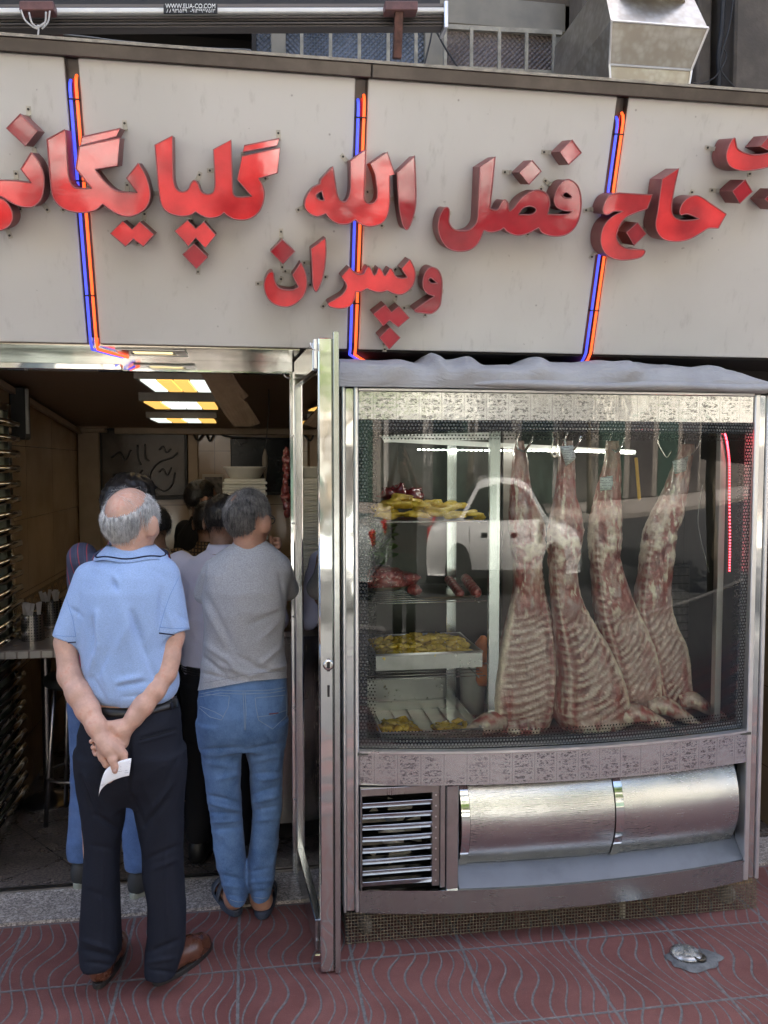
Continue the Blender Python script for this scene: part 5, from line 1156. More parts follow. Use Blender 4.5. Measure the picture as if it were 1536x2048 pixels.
# drain cap in the pavement
M = Mat("worn_steel_disc"); n_ = M.noise(30, 4, .7); M.set(color=M.mix(n_.step(.35, .65), (.62, .62, .6), (.2, .2, .19)), metal=.8, rough=n_*.3+.12); M.bump(n_, .4, .004); M_disc = M.m
g = ground(1372, 1918); g2 = ground(1392, 1925)
dr = thing("pavement_stud", "small shiny domed steel stud set in rough cement in the pavement", "drain cover", (g.x+.02, g.y, 0))
b = MB(); rs = random.Random(9); V = []; F = []; n = 40
for k, (s_, h) in enumerate(((1.0, .003), (.86, .012), (.62, .014))):
    for j in range(n):
        a = 2*math.pi*j/n; q = s_*(1+.10*math.sin(3*a+1)+.07*math.sin(7*a+2)+rs.uniform(-.03, .03)); V.append((g.x+.025+.102*q*math.cos(a), g.y-.012+.068*q*math.sin(a), h))
for k in range(2):
    for j in range(n): F.append((k*n+j, k*n+(j+1) % n, (k+1)*n+(j+1) % n, (k+1)*n+j))
F.append(tuple(2*n+j for j in range(n))); b.add(V, F); b.build("cement_ring", pm("patch_cement", (.115, .12, .12), .75, 0, .3, 40, bump=.6, bs=60, bd=.004), dr, smooth=True)
b = MB(); b.lathe([(.058, .014), (.054, .022), (.040, .028), (.02, .030), (.0, .029)], (g.x+.004, g.y+.008, 0), 28); b.build("steel_dome", M_disc, dr, smooth=True)
b = MB(); b.lathe([(.024, .016), (.024, .026), (.019, .028), (.017, .020), (0, .019)], (g.x+.035, g.y-.03, 0), 20); b.build("key_hole", pm("dark_brass", (.08, .07, .055), .35, .8), dr, smooth=True)
# ---------------------------------------------------------------- the street behind the camera (seen in glass and steel)
M_carw = pm("white_car_paint", (.72, .73, .72), .18, 0, .03, coat=1.0, coatr=.03); M_carglass = pm("car_glass", (.015, .02, .02), .03, 0, .05, spec=.8)
M_tyre = pm("tyre_rubber", (.02, .02, .02), .7); M_rimm = mirror("wheel_alloy", (.5, .5, .5), .2); M_lampr = pm("tail_lamp_red", (.45, .02, .02), .12)
def car(label, group, loc, rz, paint, first=True):
    r = thing("parked_car", label, "car", (0, 0, 0), group)
    prof = [(-2.12, .32), (-2.15, .62), (-2.05, .84), (-1.70, .92), (-1.35, .95), (-.82, 1.38), (-.45, 1.46), (.25, 1.45), (.62, 1.36), (1.18, .96), (1.85, .84), (2.1, .66), (2.14, .36)]
    top = [p for p in prof]
    dense = smooth_path([(x, z, 1) for x, z in prof], False, 5)
    def hw(z): return .84 if z < .85 else .84-.20*((z-.85)/.6)
    b = MB(); n = len(dense); V = []; F = []
    cols = [-1, -.92, -.5, 0, .5, .92, 1]
    for p in dense:
        for c in cols:
            y = c*hw(p.y); z = p.y-(.03 if abs(c) == 1 else 0); V.append((p.x, y, z))
    m = len(cols)
    for i in range(n-1):
        for j in range(m-1): F.append((i*m+j, (i+1)*m+j, (i+1)*m+j+1, i*m+j+1))
    b.add(V, F)
    for sgn in (-1, 1):
        V2 = [(p.x, sgn*hw(p.y), p.y-.03) for p in dense]+[(p.x, sgn*.845, min(p.y-.03, .84)) for p in dense]+[(p.x, sgn*.885, min(p.y-.04, .70)) for p in dense]+[(p.x, sgn*.868, min(p.y-.05, .52)) for p in dense]+[(p.x, sgn*.80, .25) for p in dense]
        F2 = []
        for k in range(4):
            for i in range(n-1):
                q = (k*n+i, k*n+i+1, (k+1)*n+i+1, (k+1)*n+i); F2.append(q if sgn < 0 else q[::-1])
        b.add(V2, F2)
    b.add([(p.x, y, .26) for p in (dense[0], dense[-1]) for y in (-.85, .85)], [(0, 1, 3, 2)])
    body = b.build("body", paint, r); autosmooth(body, 35)
    for sgn in (-1, 1):
        for q in ([(-1.18, .97), (-.78, 1.33), (-.30, 1.40), (-.30, .96)], [(-.24, .96), (-.24, 1.40), (.22, 1.39), (.56, 1.30), (.98, .97)]):
            b = MB(); P = [(x, sgn*(hw(z)+.006), z) for x, z in q]; P2 = [(x, sgn*(hw(z)-.01), z) for x, z in q]; k = len(q)
            f = tuple(range(k)); b.add(P+P2, [f if sgn > 0 else f[::-1]]+[(i, (i+1) % k, (i+1) % k+k, i+k) for i in range(k)]); b.build("side_window", M_carglass, r)
        b = MB(); b.obox((.95, sgn*.95, .98), (1, 0, 0), (0, 1, 0), (0, 0, 1), .07, .09, .06); b.build("mirror", paint, r, bevel=.02)
        for x in (-1.02, -.27, .62): b = MB(); b.obox((x, sgn*.872, .62), (1, 0, 0), (0, 1, 0), (0, 0, 1), .005, .014, .26); b.build("door_gap", M_rubber, r)
        b = MB(); b.obox((0, sgn*.83, .29), (1, 0, 0), (0, 1, 0), (0, 0, 1), .95, .02, .05); b.build("sill", M_rubber, r)
        for x in (-.35, .45): b = MB(); b.obox((x-.28, sgn*.88, .79), (1, 0, 0), (0, 1, 0), (0, 0, 1), .08, .012, .018); b.build("door_handle", M_rubber, r, bevel=.005)
    for nm, q in (("windscreen", [(.66, 1.33), (1.12, .99)]), ("rear_window", [(-.86, 1.33), (-1.28, .99)])):
        b = MB(); s_ = 1 if q[0][0] > 0 else -1; V = []
        for x, z in q:
            for y in (-1, 1): V.append((x+.02*s_, y*(hw(z)-.07), z+.02))
        b.add(V+[(v[0]-.02*s_, v[1], v[2]-.02) for v in V], [(0, 1, 3, 2), (4, 6, 7, 5), (0, 2, 6, 4), (1, 5, 7, 3), (0, 4, 5, 1), (2, 3, 7, 6)]); b.build(nm, M_carglass, r)
    for x in (-1.30, 1.32):
        for sgn in (-1, 1):
            b = MB(); b.lathe([(.20, -.10), (.30, -.10), (.315, -.07), (.315, .07), (.30, .10), (.20, .10)], (x, sgn*.80, .315), 32, (0, 1, 0)); wh = autosmooth(b.build("wheel", M_tyre, r), 40)
            b = MB(); b.lathe([(.20, 0), (.205, .02), (.18, .02)], (x, sgn*.905, .315), 28, (0, sgn, 0), cap=False)
            for k in range(9): a = 2*math.pi*k/9; b.bar((x, sgn*.90, .315), (x+.19*math.cos(a), sgn*.905, .315+.19*math.sin(a)), .03, .012, (0, 1, 0))
            b.build("hub_cap", M_rimm, wh)
            b = MB(); b.lathe([(.35, -.02), (.35, .02)], (x, sgn*.868, .33), 32, (0, sgn, 0)); b.build("wheel_arch", M_rubber, r)
    for sgn in (-1, 1):
        b = MB(); b.obox((2.06, sgn*.62, .70), (1, 0, -.4), (0, 1, 0), (0, 0, 1), .06, .18, .08); b.build("headlight", M_alu, r, bevel=.01)
        b = MB(); b.obox((-2.10, sgn*.65, .76), (1, 0, .2), (0, 1, 0), (0, 0, 1), .05, .15, .09); b.build("tail_light", M_lampr, r, bevel=.01)
    r.location = loc; r.rotation_euler = (0, 0, rz); return r
c1 = car("white saloon car parked along the kerb, mirrored in the cabinet glass", "cars parked in the street", (2.2, -5.0, -.12), math.radians(2), M_carw)
c2 = copy_tree(c1); c2.location = (-3.4, -4.4, -.12); c2.rotation_euler = (0, 0, math.radians(181)); c2['label'] = "pale grey saloon car parked at the left, mirrored in the steel door"
def repaint(c, m):
    for ch in c.children:
        if ch.name.startswith(("body", "mirror")): ch.data = ch.data.copy(); ch.data.materials[0] = m
repaint(c2, pm("grey_car_paint", (.42, .46, .45), .2, 0, .03, coat=1.0))
# houses across the street
M_brick = Mat("buff_brick"); x_, y_, z_ = M_brick.xyz(); br = M_brick.t.nodes.new('ShaderNodeTexBrick'); br.inputs['Scale'].default_value = 5
br.inputs['Color1'].default_value = (.33, .30, .26, 1); br.inputs['Color2'].default_value = (.26, .235, .20, 1); br.inputs['Mortar'].default_value = (.3, .28, .25, 1)
M_brick.t.links.new(M_brick.vec(x_+y_, z_), br.inputs['Vector']); M_brick.set(color=br.outputs[0], rough=.85); M_brick = M_brick.m
M_stone = pm("cream_stone", (.43, .41, .38), .8, 0, .12, 3); M_shut = pm("green_shutter", (.05, .09, .07), .5, 0, .2); M_pane2 = pm("window_glass", (.03, .04, .05), .05, 0, .1)
hs = [("buff brick apartment house across the street with grey window panes", -17, 13, 11.5, M_brick, 4), ("cream stone apartment house across the street opposite the shop", -3.8, 11.5, 13, M_stone, 4), ("tall buff brick house across the street at the right", 7.8, 14, 9.5, M_brick, 4)]
for lab, x0, wd, hh, m, fl in hs:
    r = thing("apartment_house", lab, "house", (x0+wd/2, -18, 0)); b = MB(); b.box(x0, x0+wd, -26, -16.3, 0, hh); b.build("wall", m, r)
    b = MB(); b.box(x0-.1, x0+wd+.1, -26.1, -16.1, hh, hh+.35); b.build("roof", M_plaster, r)
    nx = int(wd/2.8)
    for k in range(1, fl):
        for i in range(nx):
            xc = x0+(i+.5)*wd/nx; zc = .9+k*hh/fl*.92
            b = MB(); b.box(xc-.65, xc+.65, -16.32, -16.22, zc, zc+1.5); f = b.build("window", M_white_plastic, r)
            b = MB(); b.box(xc-.58, xc+.58, -16.215, -16.20, zc+.07, zc+1.43); b.build("pane", M_pane2, f)
    for i in range(nx):
        xc = x0+(i+.5)*wd/nx; b = MB(); b.box(xc-1.1, xc+1.1, -16.32, -16.24, 0, 2.5); b.build("shutter", M_shut if i % 2 else M_steel_dk, r)
# plane trees along the far kerb and near kerb
M_bark = pm("plane_tree_bark", (.16, .13, .09), .85, 0, .4, 12, bump=.6, bs=20, bd=.02)
def mk_leafm():
    M = Mat("plane_leaves", 'obj'); n = M.noise(1.2, 3); M.set(color=M.mix(n.step(.35, .7), (.045, .085, .015), (.13, .20, .035)), rough=.5); return M.m
M_leaves = mk_leafm()
def tree(label, x, y, h, seed, cr):
    rs = random.Random(seed); r = thing("plane_tree", label, "tree", (x, y, -.1), "plane trees along the street")
    b = MB(); P = [Vector((x+.1*math.sin(i*.9+seed), y+.08*math.cos(i*1.3), -.1+h*.55*i/6)) for i in range(7)]; b.tube(P, [.19-.015*i for i in range(7)], 12); tops = []
    for k in range(7):
        a = k*.9+seed; s_ = P[4 if k % 2 else 6]; e = s_+Vector((math.cos(a)*cr*.7, math.sin(a)*cr*.7, h*(.18+.12*rs.random()))); b.tube([s_, s_.lerp(e, .5)+Vector((0, 0, .25)), e], [.09, .06, .025], 8); tops.append(e)
    b.build("trunk", M_bark, r, smooth=True)
    rg = np.random.default_rng(seed); cl = []
    for t in tops+[P[6]+Vector((0, 0, h*.3))]:
        for q in range(3): cl.append((t.x+rs.uniform(-.8, .8), t.y+rs.uniform(-.8, .8), t.z+rs.uniform(-.5, .7), rs.uniform(.6, 1.2)))
    N = 3800; C = np.array(cl); idx = rg.integers(0, len(C), N); d = rg.normal(size=(N, 3)); d /= np.linalg.norm(d, axis=1)[:, None]
    c = C[idx, :3]+d*(C[idx, 3]*rg.random(N)**.4)[:, None]*np.array((1, 1, .7)); u = rg.normal(size=(N, 3)); u /= np.linalg.norm(u, axis=1)[:, None]
    v = np.cross(u, rg.normal(size=(N, 3))); v /= np.linalg.norm(v, axis=1)[:, None]; s_ = (.09+.09*rg.random(N))[:, None]
    V = np.stack([c-u*s_, c+v*s_*.6, c+u*s_, c-v*s_*.6], 1).reshape(-1, 3); F = np.arange(4*N).reshape(N, 4); mesh_obj("crown", V, F, M_leaves, r)
tree("plane tree by the kerb behind the white car", 7.8, -2.3, 7.5, 2, 2.2); tree("plane tree by the kerb at the left of the parked cars", -4.6, -2.3, 8, 5, 2.4)
tree("plane tree across the street before the brick house", -7.5, -12.8, 9, 8, 2.8); tree("plane tree across the street before the cream house", 1.6, -12.9, 6.3, 11, 2.9); tree("plane tree across the street at the right", 8.5, -12.8, 9, 14, 2.8)
# ---------------------------------------------------------------- people: signed distance bodies meshed with surface nets
from mathutils.bvhtree import BVHTree
def mpp(Y, px=400): return at(px+1, 1024, Y).x-at(px, 1024, Y).x
def npproj(V):
    v = V-np.array((0, 0, CAMH)); c, s = math.cos(-YAW), math.sin(-YAW); x = v[:, 0]*c-v[:, 1]*s; y = v[:, 0]*s+v[:, 1]*c; z = v[:, 2]
    c, s = math.cos(-PIT), math.sin(-PIT); y, z = y*c-z*s, y*s+z*c
    return 768+FPX*x/y, 1024-FPX*z/y
class SDF:
    def __init__(s): s.P = []
    def cone(s, a, b, ra, rb, k=.02, flat=False, cut=False):
        a = np.array(a, float); b = np.array(b, float); r = max(ra, rb)
        s.P.append(('c', np.minimum(a, b)-r, np.maximum(a, b)+r, k, (a, b, ra, rb, flat), cut)); return s
    def chain(s, pts, rs, k=.012, kj=.006):
        for i in range(len(pts)-1): s.cone(pts[i], pts[i+1], rs[i], rs[i+1], k if i == 0 else kj)
        return s
    def ell(s, c, r, k=.02, R=None, cut=False):
        c = np.array(c, float); r = np.array(r, float); m = np.full(3, max(r)); s.P.append(('e', c-m, c+m, k, (c, r, R), cut)); return s
    def loft(s, secs, k=.03, yaw=0, n=2.2):
        """secs: (z, cx, cy, half width, half depth) from top to bottom or reverse"""
        A = np.array(sorted(secs), float); m = max(A[:, 3].max(), A[:, 4].max())
        lo = np.array((A[:, 1].min()-m, A[:, 2].min()-m, A[0, 0]-.01)); hi = np.array((A[:, 1].max()+m, A[:, 2].max()+m, A[-1, 0]+.01))
        s.P.append(('l', lo, hi, k, (A, yaw, n), False)); return s
    def mesh(s, h):
        lo = np.min([p[1] for p in s.P if not p[5]], 0)-4*h; hi = np.max([p[2] for p in s.P if not p[5]], 0)+4*h
        dim = np.ceil((hi-lo)/h).astype(int)+1; D = np.full(dim, .05, np.float32); ax_ = [lo[i]+h*np.arange(dim[i]) for i in range(3)]
        for typ, pl, ph, k, a, cut in s.P:
            pad = k+3*h; i0 = np.maximum(0, np.floor((pl-pad-lo)/h).astype(int)); i1 = np.minimum(dim, np.ceil((ph+pad-lo)/h).astype(int)+1)
            if (i1 <= i0).any(): continue
            X, Y, Z = np.meshgrid(*[ax_[i][i0[i]:i1[i]] for i in range(3)], indexing='ij')
            if typ == 'c':
                A, B, ra, rb, flat = a; d = B-A; L2 = max(1e-9, d@d); px, py, pz = X-A[0], Y-A[1], Z-A[2]
                t = (px*d[0]+py*d[1]+pz*d[2])/L2; tc = np.clip(t, 0, 1)
                q = np.sqrt((px-tc*d[0])**2+(py-tc*d[1])**2+(pz-tc*d[2])**2)-(ra+(rb-ra)*tc)
                if flat: q = np.maximum(q, (t-1)*math.sqrt(L2))
            elif typ == 'e':
                c, r, R = a; P = np.stack([X-c[0], Y-c[1], Z-c[2]], -1)
                if R is not None: P = P@R
                g = np.sqrt(((P/r)**2).sum(-1)); g2 = np.sqrt(((P/(r*r))**2).sum(-1))+1e-9; q = g*(g-1)/g2
            else:
                A, yaw, n = a; zz = Z; I = lambda j: np.interp(zz, A[:, 0], A[:, j])
                x = X-I(1); y = Y-I(2); c_, s_ = math.cos(-yaw), math.sin(-yaw); x, y = x*c_-y*s_, x*s_+y*c_
                hw, hd = I(3), I(4); q = ((np.abs(x/hw)**n+np.abs(y/hd)**n)**(1/n)-1)*np.minimum(hw, hd)
                q = np.maximum(q, np.maximum(A[0, 0]-zz, zz-A[-1, 0]))
            sl = tuple(slice(i0[i], i1[i]) for i in range(3)); O = D[sl]
            if cut: D[sl] = np.maximum(O, -q)
            else:
                hh = np.clip(.5+.5*(O-q)/k, 0, 1); D[sl] = O*(1-hh)+q*hh-k*hh*(1-hh)
        sg = D < 0; nx, ny, nz = D.shape
        cs = [(i, j, l) for i in (0, 1) for j in (0, 1) for l in (0, 1)]
        cnt = np.zeros((nx-1, ny-1, nz-1), np.int8)
        for i, j, l in cs: cnt += sg[i:nx-1+i, j:ny-1+j, l:nz-1+l]
        idx = np.argwhere((cnt > 0) & (cnt < 8)); acc = np.zeros((len(idx), 3)); n = np.zeros(len(idx))
        for a in cs:
            for ax2 in range(3):
                if a[ax2]: continue
                b = list(a); b[ax2] = 1; da = D[idx[:, 0]+a[0], idx[:, 1]+a[1], idx[:, 2]+a[2]]; db = D[idx[:, 0]+b[0], idx[:, 1]+b[1], idx[:, 2]+b[2]]
                cr = (da < 0) != (db < 0); t = np.where(cr, da/np.where(cr, da-db, 1), 0); p = np.array(a, float)[None]+0*acc; p[:, ax2] += t; acc += p*cr[:, None]; n += cr
        V = lo+h*(idx+acc/n[:, None]); ID = np.full((nx-1, ny-1, nz-1), -1, np.int64); ID[idx[:, 0], idx[:, 1], idx[:, 2]] = np.arange(len(idx)); F = []
        for ax2 in range(3):
            o1, o2 = [(1, 2), (2, 0), (0, 1)][ax2]; sh = [nx, ny, nz]; a = [slice(None)]*3; b = [slice(None)]*3; a[ax2] = slice(0, sh[ax2]-1); b[ax2] = slice(1, sh[ax2])
            for o in (o1, o2): a[o] = slice(1, sh[o]-1); b[o] = slice(1, sh[o]-1)
            A_, B_ = sg[tuple(a)], sg[tuple(b)]
            for flip in (0, 1):
                e = np.argwhere((A_ & ~B_) if not flip else (~A_ & B_)); 
                if not len(e): continue
                e = e.copy(); e[:, o1] += 1; e[:, o2] += 1; q = []
                for u, v in ((-1, -1), (0, -1), (0, 0), (-1, 0)):
                    c = e.copy(); c[:, o1] += u; c[:, o2] += v; q.append(ID[c[:, 0], c[:, 1], c[:, 2]])
                f = np.stack(q, 1); F.append(f if not flip else f[:, ::-1])
        return V, np.concatenate(F)
def vnorm(V, F):
    n = np.cross(V[F[:, 2]]-V[F[:, 0]], V[F[:, 3]]-V[F[:, 1]]); N = np.zeros_like(V)
    for i in range(4): np.add.at(N, F[:, i], n)
    return N/(np.linalg.norm(N, axis=1)[:, None]+1e-12)
def relax(V, F, it=2, f=.5):
    for _ in range(it):
        A = np.zeros_like(V); c = np.zeros(len(V))
        for i in range(4):
            for j in (F[:, (i+1) % 4], F[:, i-1]): np.add.at(A, F[:, i], V[j]); np.add.at(c, F[:, i], 1)
        V = V*(1-f)+f*A/c[:, None]
    return V
def folds(V, N, L):
    """ridges (+) and valleys (-) along photo-plane segments, on the side facing the street"""
    px, py = npproj(V); w_ = np.clip(-N[:, 1]*1.5+.2, 0, 1); D = np.zeros(len(V))
    for x0, y0, x1, y1, wd, amp in L:
        dx, dy = x1-x0, y1-y0; t = np.clip(((px-x0)*dx+(py-y0)*dy)/(dx*dx+dy*dy), 0, 1); q = np.hypot(px-x0-t*dx, py-y0-t*dy)
        D += amp*.001*np.exp(-(q/wd)**2)*np.sin(np.pi*np.clip(.15+.7*t, 0, 1))
    return V+N*(D*w_)[:, None]
def cloth(V, F, fold=(), amp=.004, sc_=(9, 9, 6), seed=0, knee=None, it=1):
    V = relax(V, F, it); N = vnorm(V, F); n = fbm(V[:, 0]*sc_[0], V[:, 1]*sc_[1], V[:, 2]*sc_[2], 3, seed); r = .5-np.abs(vnoise(V[:, 0]*sc_[0]*1.3+n*.6, V[:, 1]*sc_[1]*1.3, V[:, 2]*sc_[2]*1.5, seed+5))*2
    V = V+N*(amp*(n*.7+r*.7))[:, None]
    if knee is not None:
        for zc, w_, a in knee: 
            q = np.abs(np.sin(V[:, 2]*95+3*vnoise(V[:, 0]*12, V[:, 1]*12, V[:, 2]*4, seed+8)+V[:, 0]*22)); V = V+N*(a*(q-.5)*np.exp(-((V[:, 2]-zc)/w_)**2))[:, None]
    if len(fold): V = folds(V, vnorm(V, F), fold)
    return V
def build_mesh(name, VF, mat, parent=None, loc=None): return mesh_obj(name, VF[0], VF[1], mat, parent, True, loc=loc)
def surf(objs):
    T = []
    for o in objs:
        off = world_loc(o); me = o.data; T.append(BVHTree.FromPolygons([v.co+off for v in me.vertices], [tuple(p.vertices) for p in me.polygons]))
    def hit(px, py, off=.001):
        d = ray(px, py).normalized(); best = None
        for t in T:
            l, nn, i, ds = t.ray_cast(Vector((0, 0, CAMH)), d)
            if l is not None and (best is None or ds < best[1]): best = (l+nn*off if nn.dot(d) < 0 else l-nn*off, ds, nn)
        return best
    return hit
def seam(name, hit, polys, r, mat, parent, off=.0006, n=8):
    for pp in polys:
        P = []
        for i in range(len(pp)-1):
            m = max(2, int(math.hypot(pp[i+1][0]-pp[i][0], pp[i+1][1]-pp[i][1])/5))
            for j in range(m+(i == len(pp)-2)):
                t = j/m; h = hit(pp[i][0]*(1-t)+pp[i+1][0]*t, pp[i][1]*(1-t)+pp[i+1][1]*t, off)
                if h and (not P or (h[0]-P[-1]).length < .08): P.append(h[0])
        if len(P) > 1: b = MB(); b.tube(P, r, 5); b.build(name, mat, parent, smooth=True)
def ribbon(name, hit, top, bot, th, mat, parent, n=30):
    """flat strip lying on a surface between two photo-plane curves"""
    def pt(L, u):
        xs_ = [p[0] for p in L]; x = xs_[0]+(xs_[-1]-xs_[0])*u; return x, float(np.interp(x, xs_, [p[1] for p in L]))
    V = []; m = 0
    for i in range(n+1):
        row = []
        for j in range(4):
            a = pt(top, i/n); c = pt(bot, i/n); h = hit(a[0]*(1-j/3)+c[0]*j/3, a[1]*(1-j/3)+c[1]*j/3, th)
            row.append(h[0] if h else None)
        if all(r is not None for r in row): V += row; m += 1
    if m < 2: return None
    F = [(i*4+j, i*4+j+1, (i+1)*4+j+1, (i+1)*4+j) for i in range(m-1) for j in range(3)]
    o = mesh_obj(name, V, F, mat, parent, True); md = o.modifiers.new("thickness", 'SOLIDIFY'); md.thickness = .002; md.offset = 0; return o

# skin, hair and cloth materials
def mk_skin(name, col, var=.25):
    M = Mat(name, 'obj'); n = M.noise(22, 5, .65); f = M.noise(90, 3, .6); c = M.mix(n.step(.3, .75), tuple(q*(1-var*.6) for q in col), tuple(q*(1+var*.5) for q in col))
    c = M.mix((n*f).step(.28, .40)*.35, c, (col[0]*.95, col[1]*.55, col[2]*.5)); M.set(color=c, rough=.45, spec=.4, sss=.06); M.b.inputs['Subsurface Radius'].default_value = (.008, .003, .002)
    M.bump(f+M.noise(300, 2)*.5+n*.6, .25, .0015); return M.m
M_skin1 = mk_skin("fair_reddish_skin", (.56, .34, .255)); M_skin2 = mk_skin("tan_skin", (.42, .23, .16)); M_skin3 = mk_skin("brown_skin", (.30, .17, .115))
def mk_fabric(name, col, heather=.15, ws=700, rough=.85, horiz=False):
    M = Mat(name, 'obj'); n = M.noise(1, 3, .8, M.scale((220, 220, 520) if horiz else (420, 420, 420))); b = M.noise(5, 4, .6)
    c = M.mix(n.step(.3, .7), tuple(q*(1-heather) for q in col), tuple(min(1, q*(1+heather)) for q in col)); c = M.mix(b.step(.4, .8)*.15, c, tuple(q*.8 for q in col))
    M.set(color=c, rough=rough, spec=.2, sheen=.2 if sum(col) > .3 else .0); M.bump(n+M.noise(16, 4, .55)*2.6, .22, .0018); return M.m
M_polo = mk_fabric("light_blue_pique", (.31, .435, .68), .16, horiz=True); M_tee = mk_fabric("heather_grey_jersey", (.38, .385, .40), .32, horiz=True)
M_navy = mk_fabric("navy_wool_trousers", (.012, .014, .022), .25); M_navytrim = mk_fabric("navy_trim", (.018, .022, .05), .1)
M_lav = mk_fabric("lavender_cotton", (.74, .72, .84), .06); M_blk = mk_fabric("black_cotton", (.012, .012, .013), .2); M_tan = mk_fabric("beige_cotton", (.44, .35, .19), .08)
def mk_denim(name, lo, hi):
    M = Mat(name, 'obj'); n = M.noise(1, 3, .75, M.scale((520, 520, 160))); b = M.noise(5.5, 5, .62); f = M.noise(26, 4, .7)
    c = M.mix((b*.75+f*.35).step(.40, .72), lo, hi); c = M.mix(n.step(.3, .7)*.45, c, tuple(q*1.35 for q in hi)); M.set(color=c, rough=.85, spec=.15, sheen=.1); M.bump(n+f*1.6, .3, .0018); return M.m
M_jean = mk_denim("washed_blue_denim", (.045, .095, .205), (.13, .225, .40)); M_jean2 = mk_denim("mid_blue_denim", (.045, .085, .19), (.09, .15, .30))
def mk_stripe():
    M = Mat("striped_shirting", 'obj'); x, y, z = M.xyz(); s_ = ((x*1.0+z*.12)/.034).frac(); r = (s_-.5).abs().lt(.055); c = M.mix(r, (.055, .062, .115), (.36, .06, .085)); c = M.mix(((s_-.2).abs().lt(.05))*.5, c, (.09, .10, .17)); M.set(color=c, rough=.8); M.bump(M.noise(14, 4), .25, .004); return M.m
def mk_check():
    M = Mat("brown_check_shirting", 'obj'); x, y, z = M.xyz(); a = ((x/.018).frac()-.5).abs().lt(.18); b = ((z/.018).frac()-.5).abs().lt(.18); c = M.mix(a.mx(b), (.20, .115, .05), (.035, .022, .014)); M.set(color=c, rough=.8); return M.m
def mk_hair(name, lo, hi, s_=(160, 160, 22)):
    M = Mat(name, 'obj'); n = M.noise(1, 3, .6, M.scale(s_)); k = M.noise(30, 3); M.set(color=M.mix((n*.7+k*.4).step(.35, .75), lo, hi), rough=.42, spec=.5); M.bump(n, .4, .003); return M.m
M_hgrey = mk_hair("white_grey_hair", (.22, .22, .22), (.85, .85, .83)); M_hmix = mk_hair("salt_and_pepper_hair", (.014, .012, .011), (.30, .285, .27)); M_hblk = mk_hair("black_hair", (.006, .005, .005), (.028, .024, .022))
M_bshoe = pm("brown_leather", (.11, .04, .022), .28, 0, .3, 12, coords='obj', coat=.3); M_sole = pm("dark_sole", (.02, .017, .015), .6); M_belt = pm("black_leather", (.014, .013, .012), .35, coords='obj')
M_stitch = pm("pale_stitching", (.38, .40, .40), .8); M_eye = pm("eye_white", (.7, .68, .64), .15); M_iris = pm("eye_dark", (.02, .012, .008), .1)

def rotz(a): c, s = math.cos(a), math.sin(a); return np.array(((c, -s, 0), (s, c, 0), (0, 0, 1.0)))
def rotx(a): c, s = math.cos(a), math.sin(a); return np.array(((1, 0, 0), (0, c, -s), (0, s, c)))
def roty(a): c, s = math.cos(a), math.sin(a); return np.array(((c, 0, s), (0, 1, 0), (-s, 0, c)))
def head_prims(S_, C, k, R):
    """head looking along R@(0,1,0); C = centre of the skull, k = scale (1 = 0.225 m tall)"""
    T = lambda *p: C+R@(np.array(p)*k)
    S_.ell(T(0, -.012, .022), np.array((.074, .096, .092))*k, .02, R); S_.ell(T(0, .028, -.035), np.array((.060, .062, .078))*k, .035, R)
    S_.ell(T(0, .056, -.083), np.array((.033, .030, .024))*k, .03, R); S_.ell(T(0, .070, .018), np.array((.052, .020, .016))*k, .02, R)
    S_.cone(T(0, .090, .002), T(0, .112, -.034), .009*k, .014*k, .015); S_.ell(T(0, .091, -.062), np.array((.024, .010, .010))*k, .012, R)
    for s_ in (-1, 1):
        S_.ell(T(s_*.030, .094, .002), np.array((.017, .016, .011))*k, .0, R, cut=True) if 0 else None
        S_.ell(T(s_*.086, -.012, -.012), np.array((.012, .024, .036))*k, .010, R@rotz(-s_*.45)); S_.ell(T(s_*.085, -.012, -.008), np.array((.004, .013, .022))*k, .004, R@rotz(-s_*.45), cut=True) if 0 else None
        S_.ell(T(s_*.040, .055, -.025), np.array((.026, .026, .02))*k, .03, R)
def eyes(parent, C, k, R):
    for s_ in (-1, 1):
        b = MB(); c = C+R@(np.array((s_*.031, .078, .002))*k); b.lathe([(.0, -.011), (.008, -.008), (.0115, 0), (.008, .008), (0, .011)], Vector(c), 12, Vector(R@np.array((0, 1.0, 0))), cap=False); e = b.build("eye", M_eye, parent, smooth=True)
        b = MB(); b.lathe([(.0055, .0095), (.0, .0125)], Vector(c), 12, Vector(R@np.array((0, 1.0, 0))), cap=False); b.build("iris", M_iris, e)
def hand_prims(S_, W, d, n, s, k=1.0, curl=.6):
    """wrist W, finger direction d, palm normal n (fingers curl to n), thumb side s"""
    W = np.array(W); d = np.array(d)/np.linalg.norm(d); n = np.array(n)-d*np.dot(n, d); n /= np.linalg.norm(n); s = np.array(s)-d*np.dot(s, d)-n*np.dot(s, n); s /= np.linalg.norm(s)
    for i, (o, L) in enumerate(((.030, .070), (.010, .078), (-.010, .072), (-.029, .058))):
        kn = W+(d*.088+s*o)*k; S_.cone(W+(d*.015+s*o*.6)*k, kn, .014*k, .0105*k, .014)
        a = curl*.6; p1 = kn+(d*math.cos(a)+n*math.sin(a))*L*.5*k; a += curl; p2 = p1+(d*math.cos(a)+n*math.sin(a))*L*.32*k; a += curl*.7; p3 = p2+(d*math.cos(a)+n*math.sin(a))*L*.26*k
        S_.chain([kn, p1, p2, p3], [.0095*k, .0085*k, .0078*k, .0065*k], .008, .004)
    t0 = W+(d*.022+s*.022)*k; t1 = t0+(d*.04+s*.028+n*.014)*k; t2 = t1+(d*.032+s*.006+n*.012)*k; S_.chain([t0, t1, t2], [.014*k, .011*k, .008*k], .014, .005)
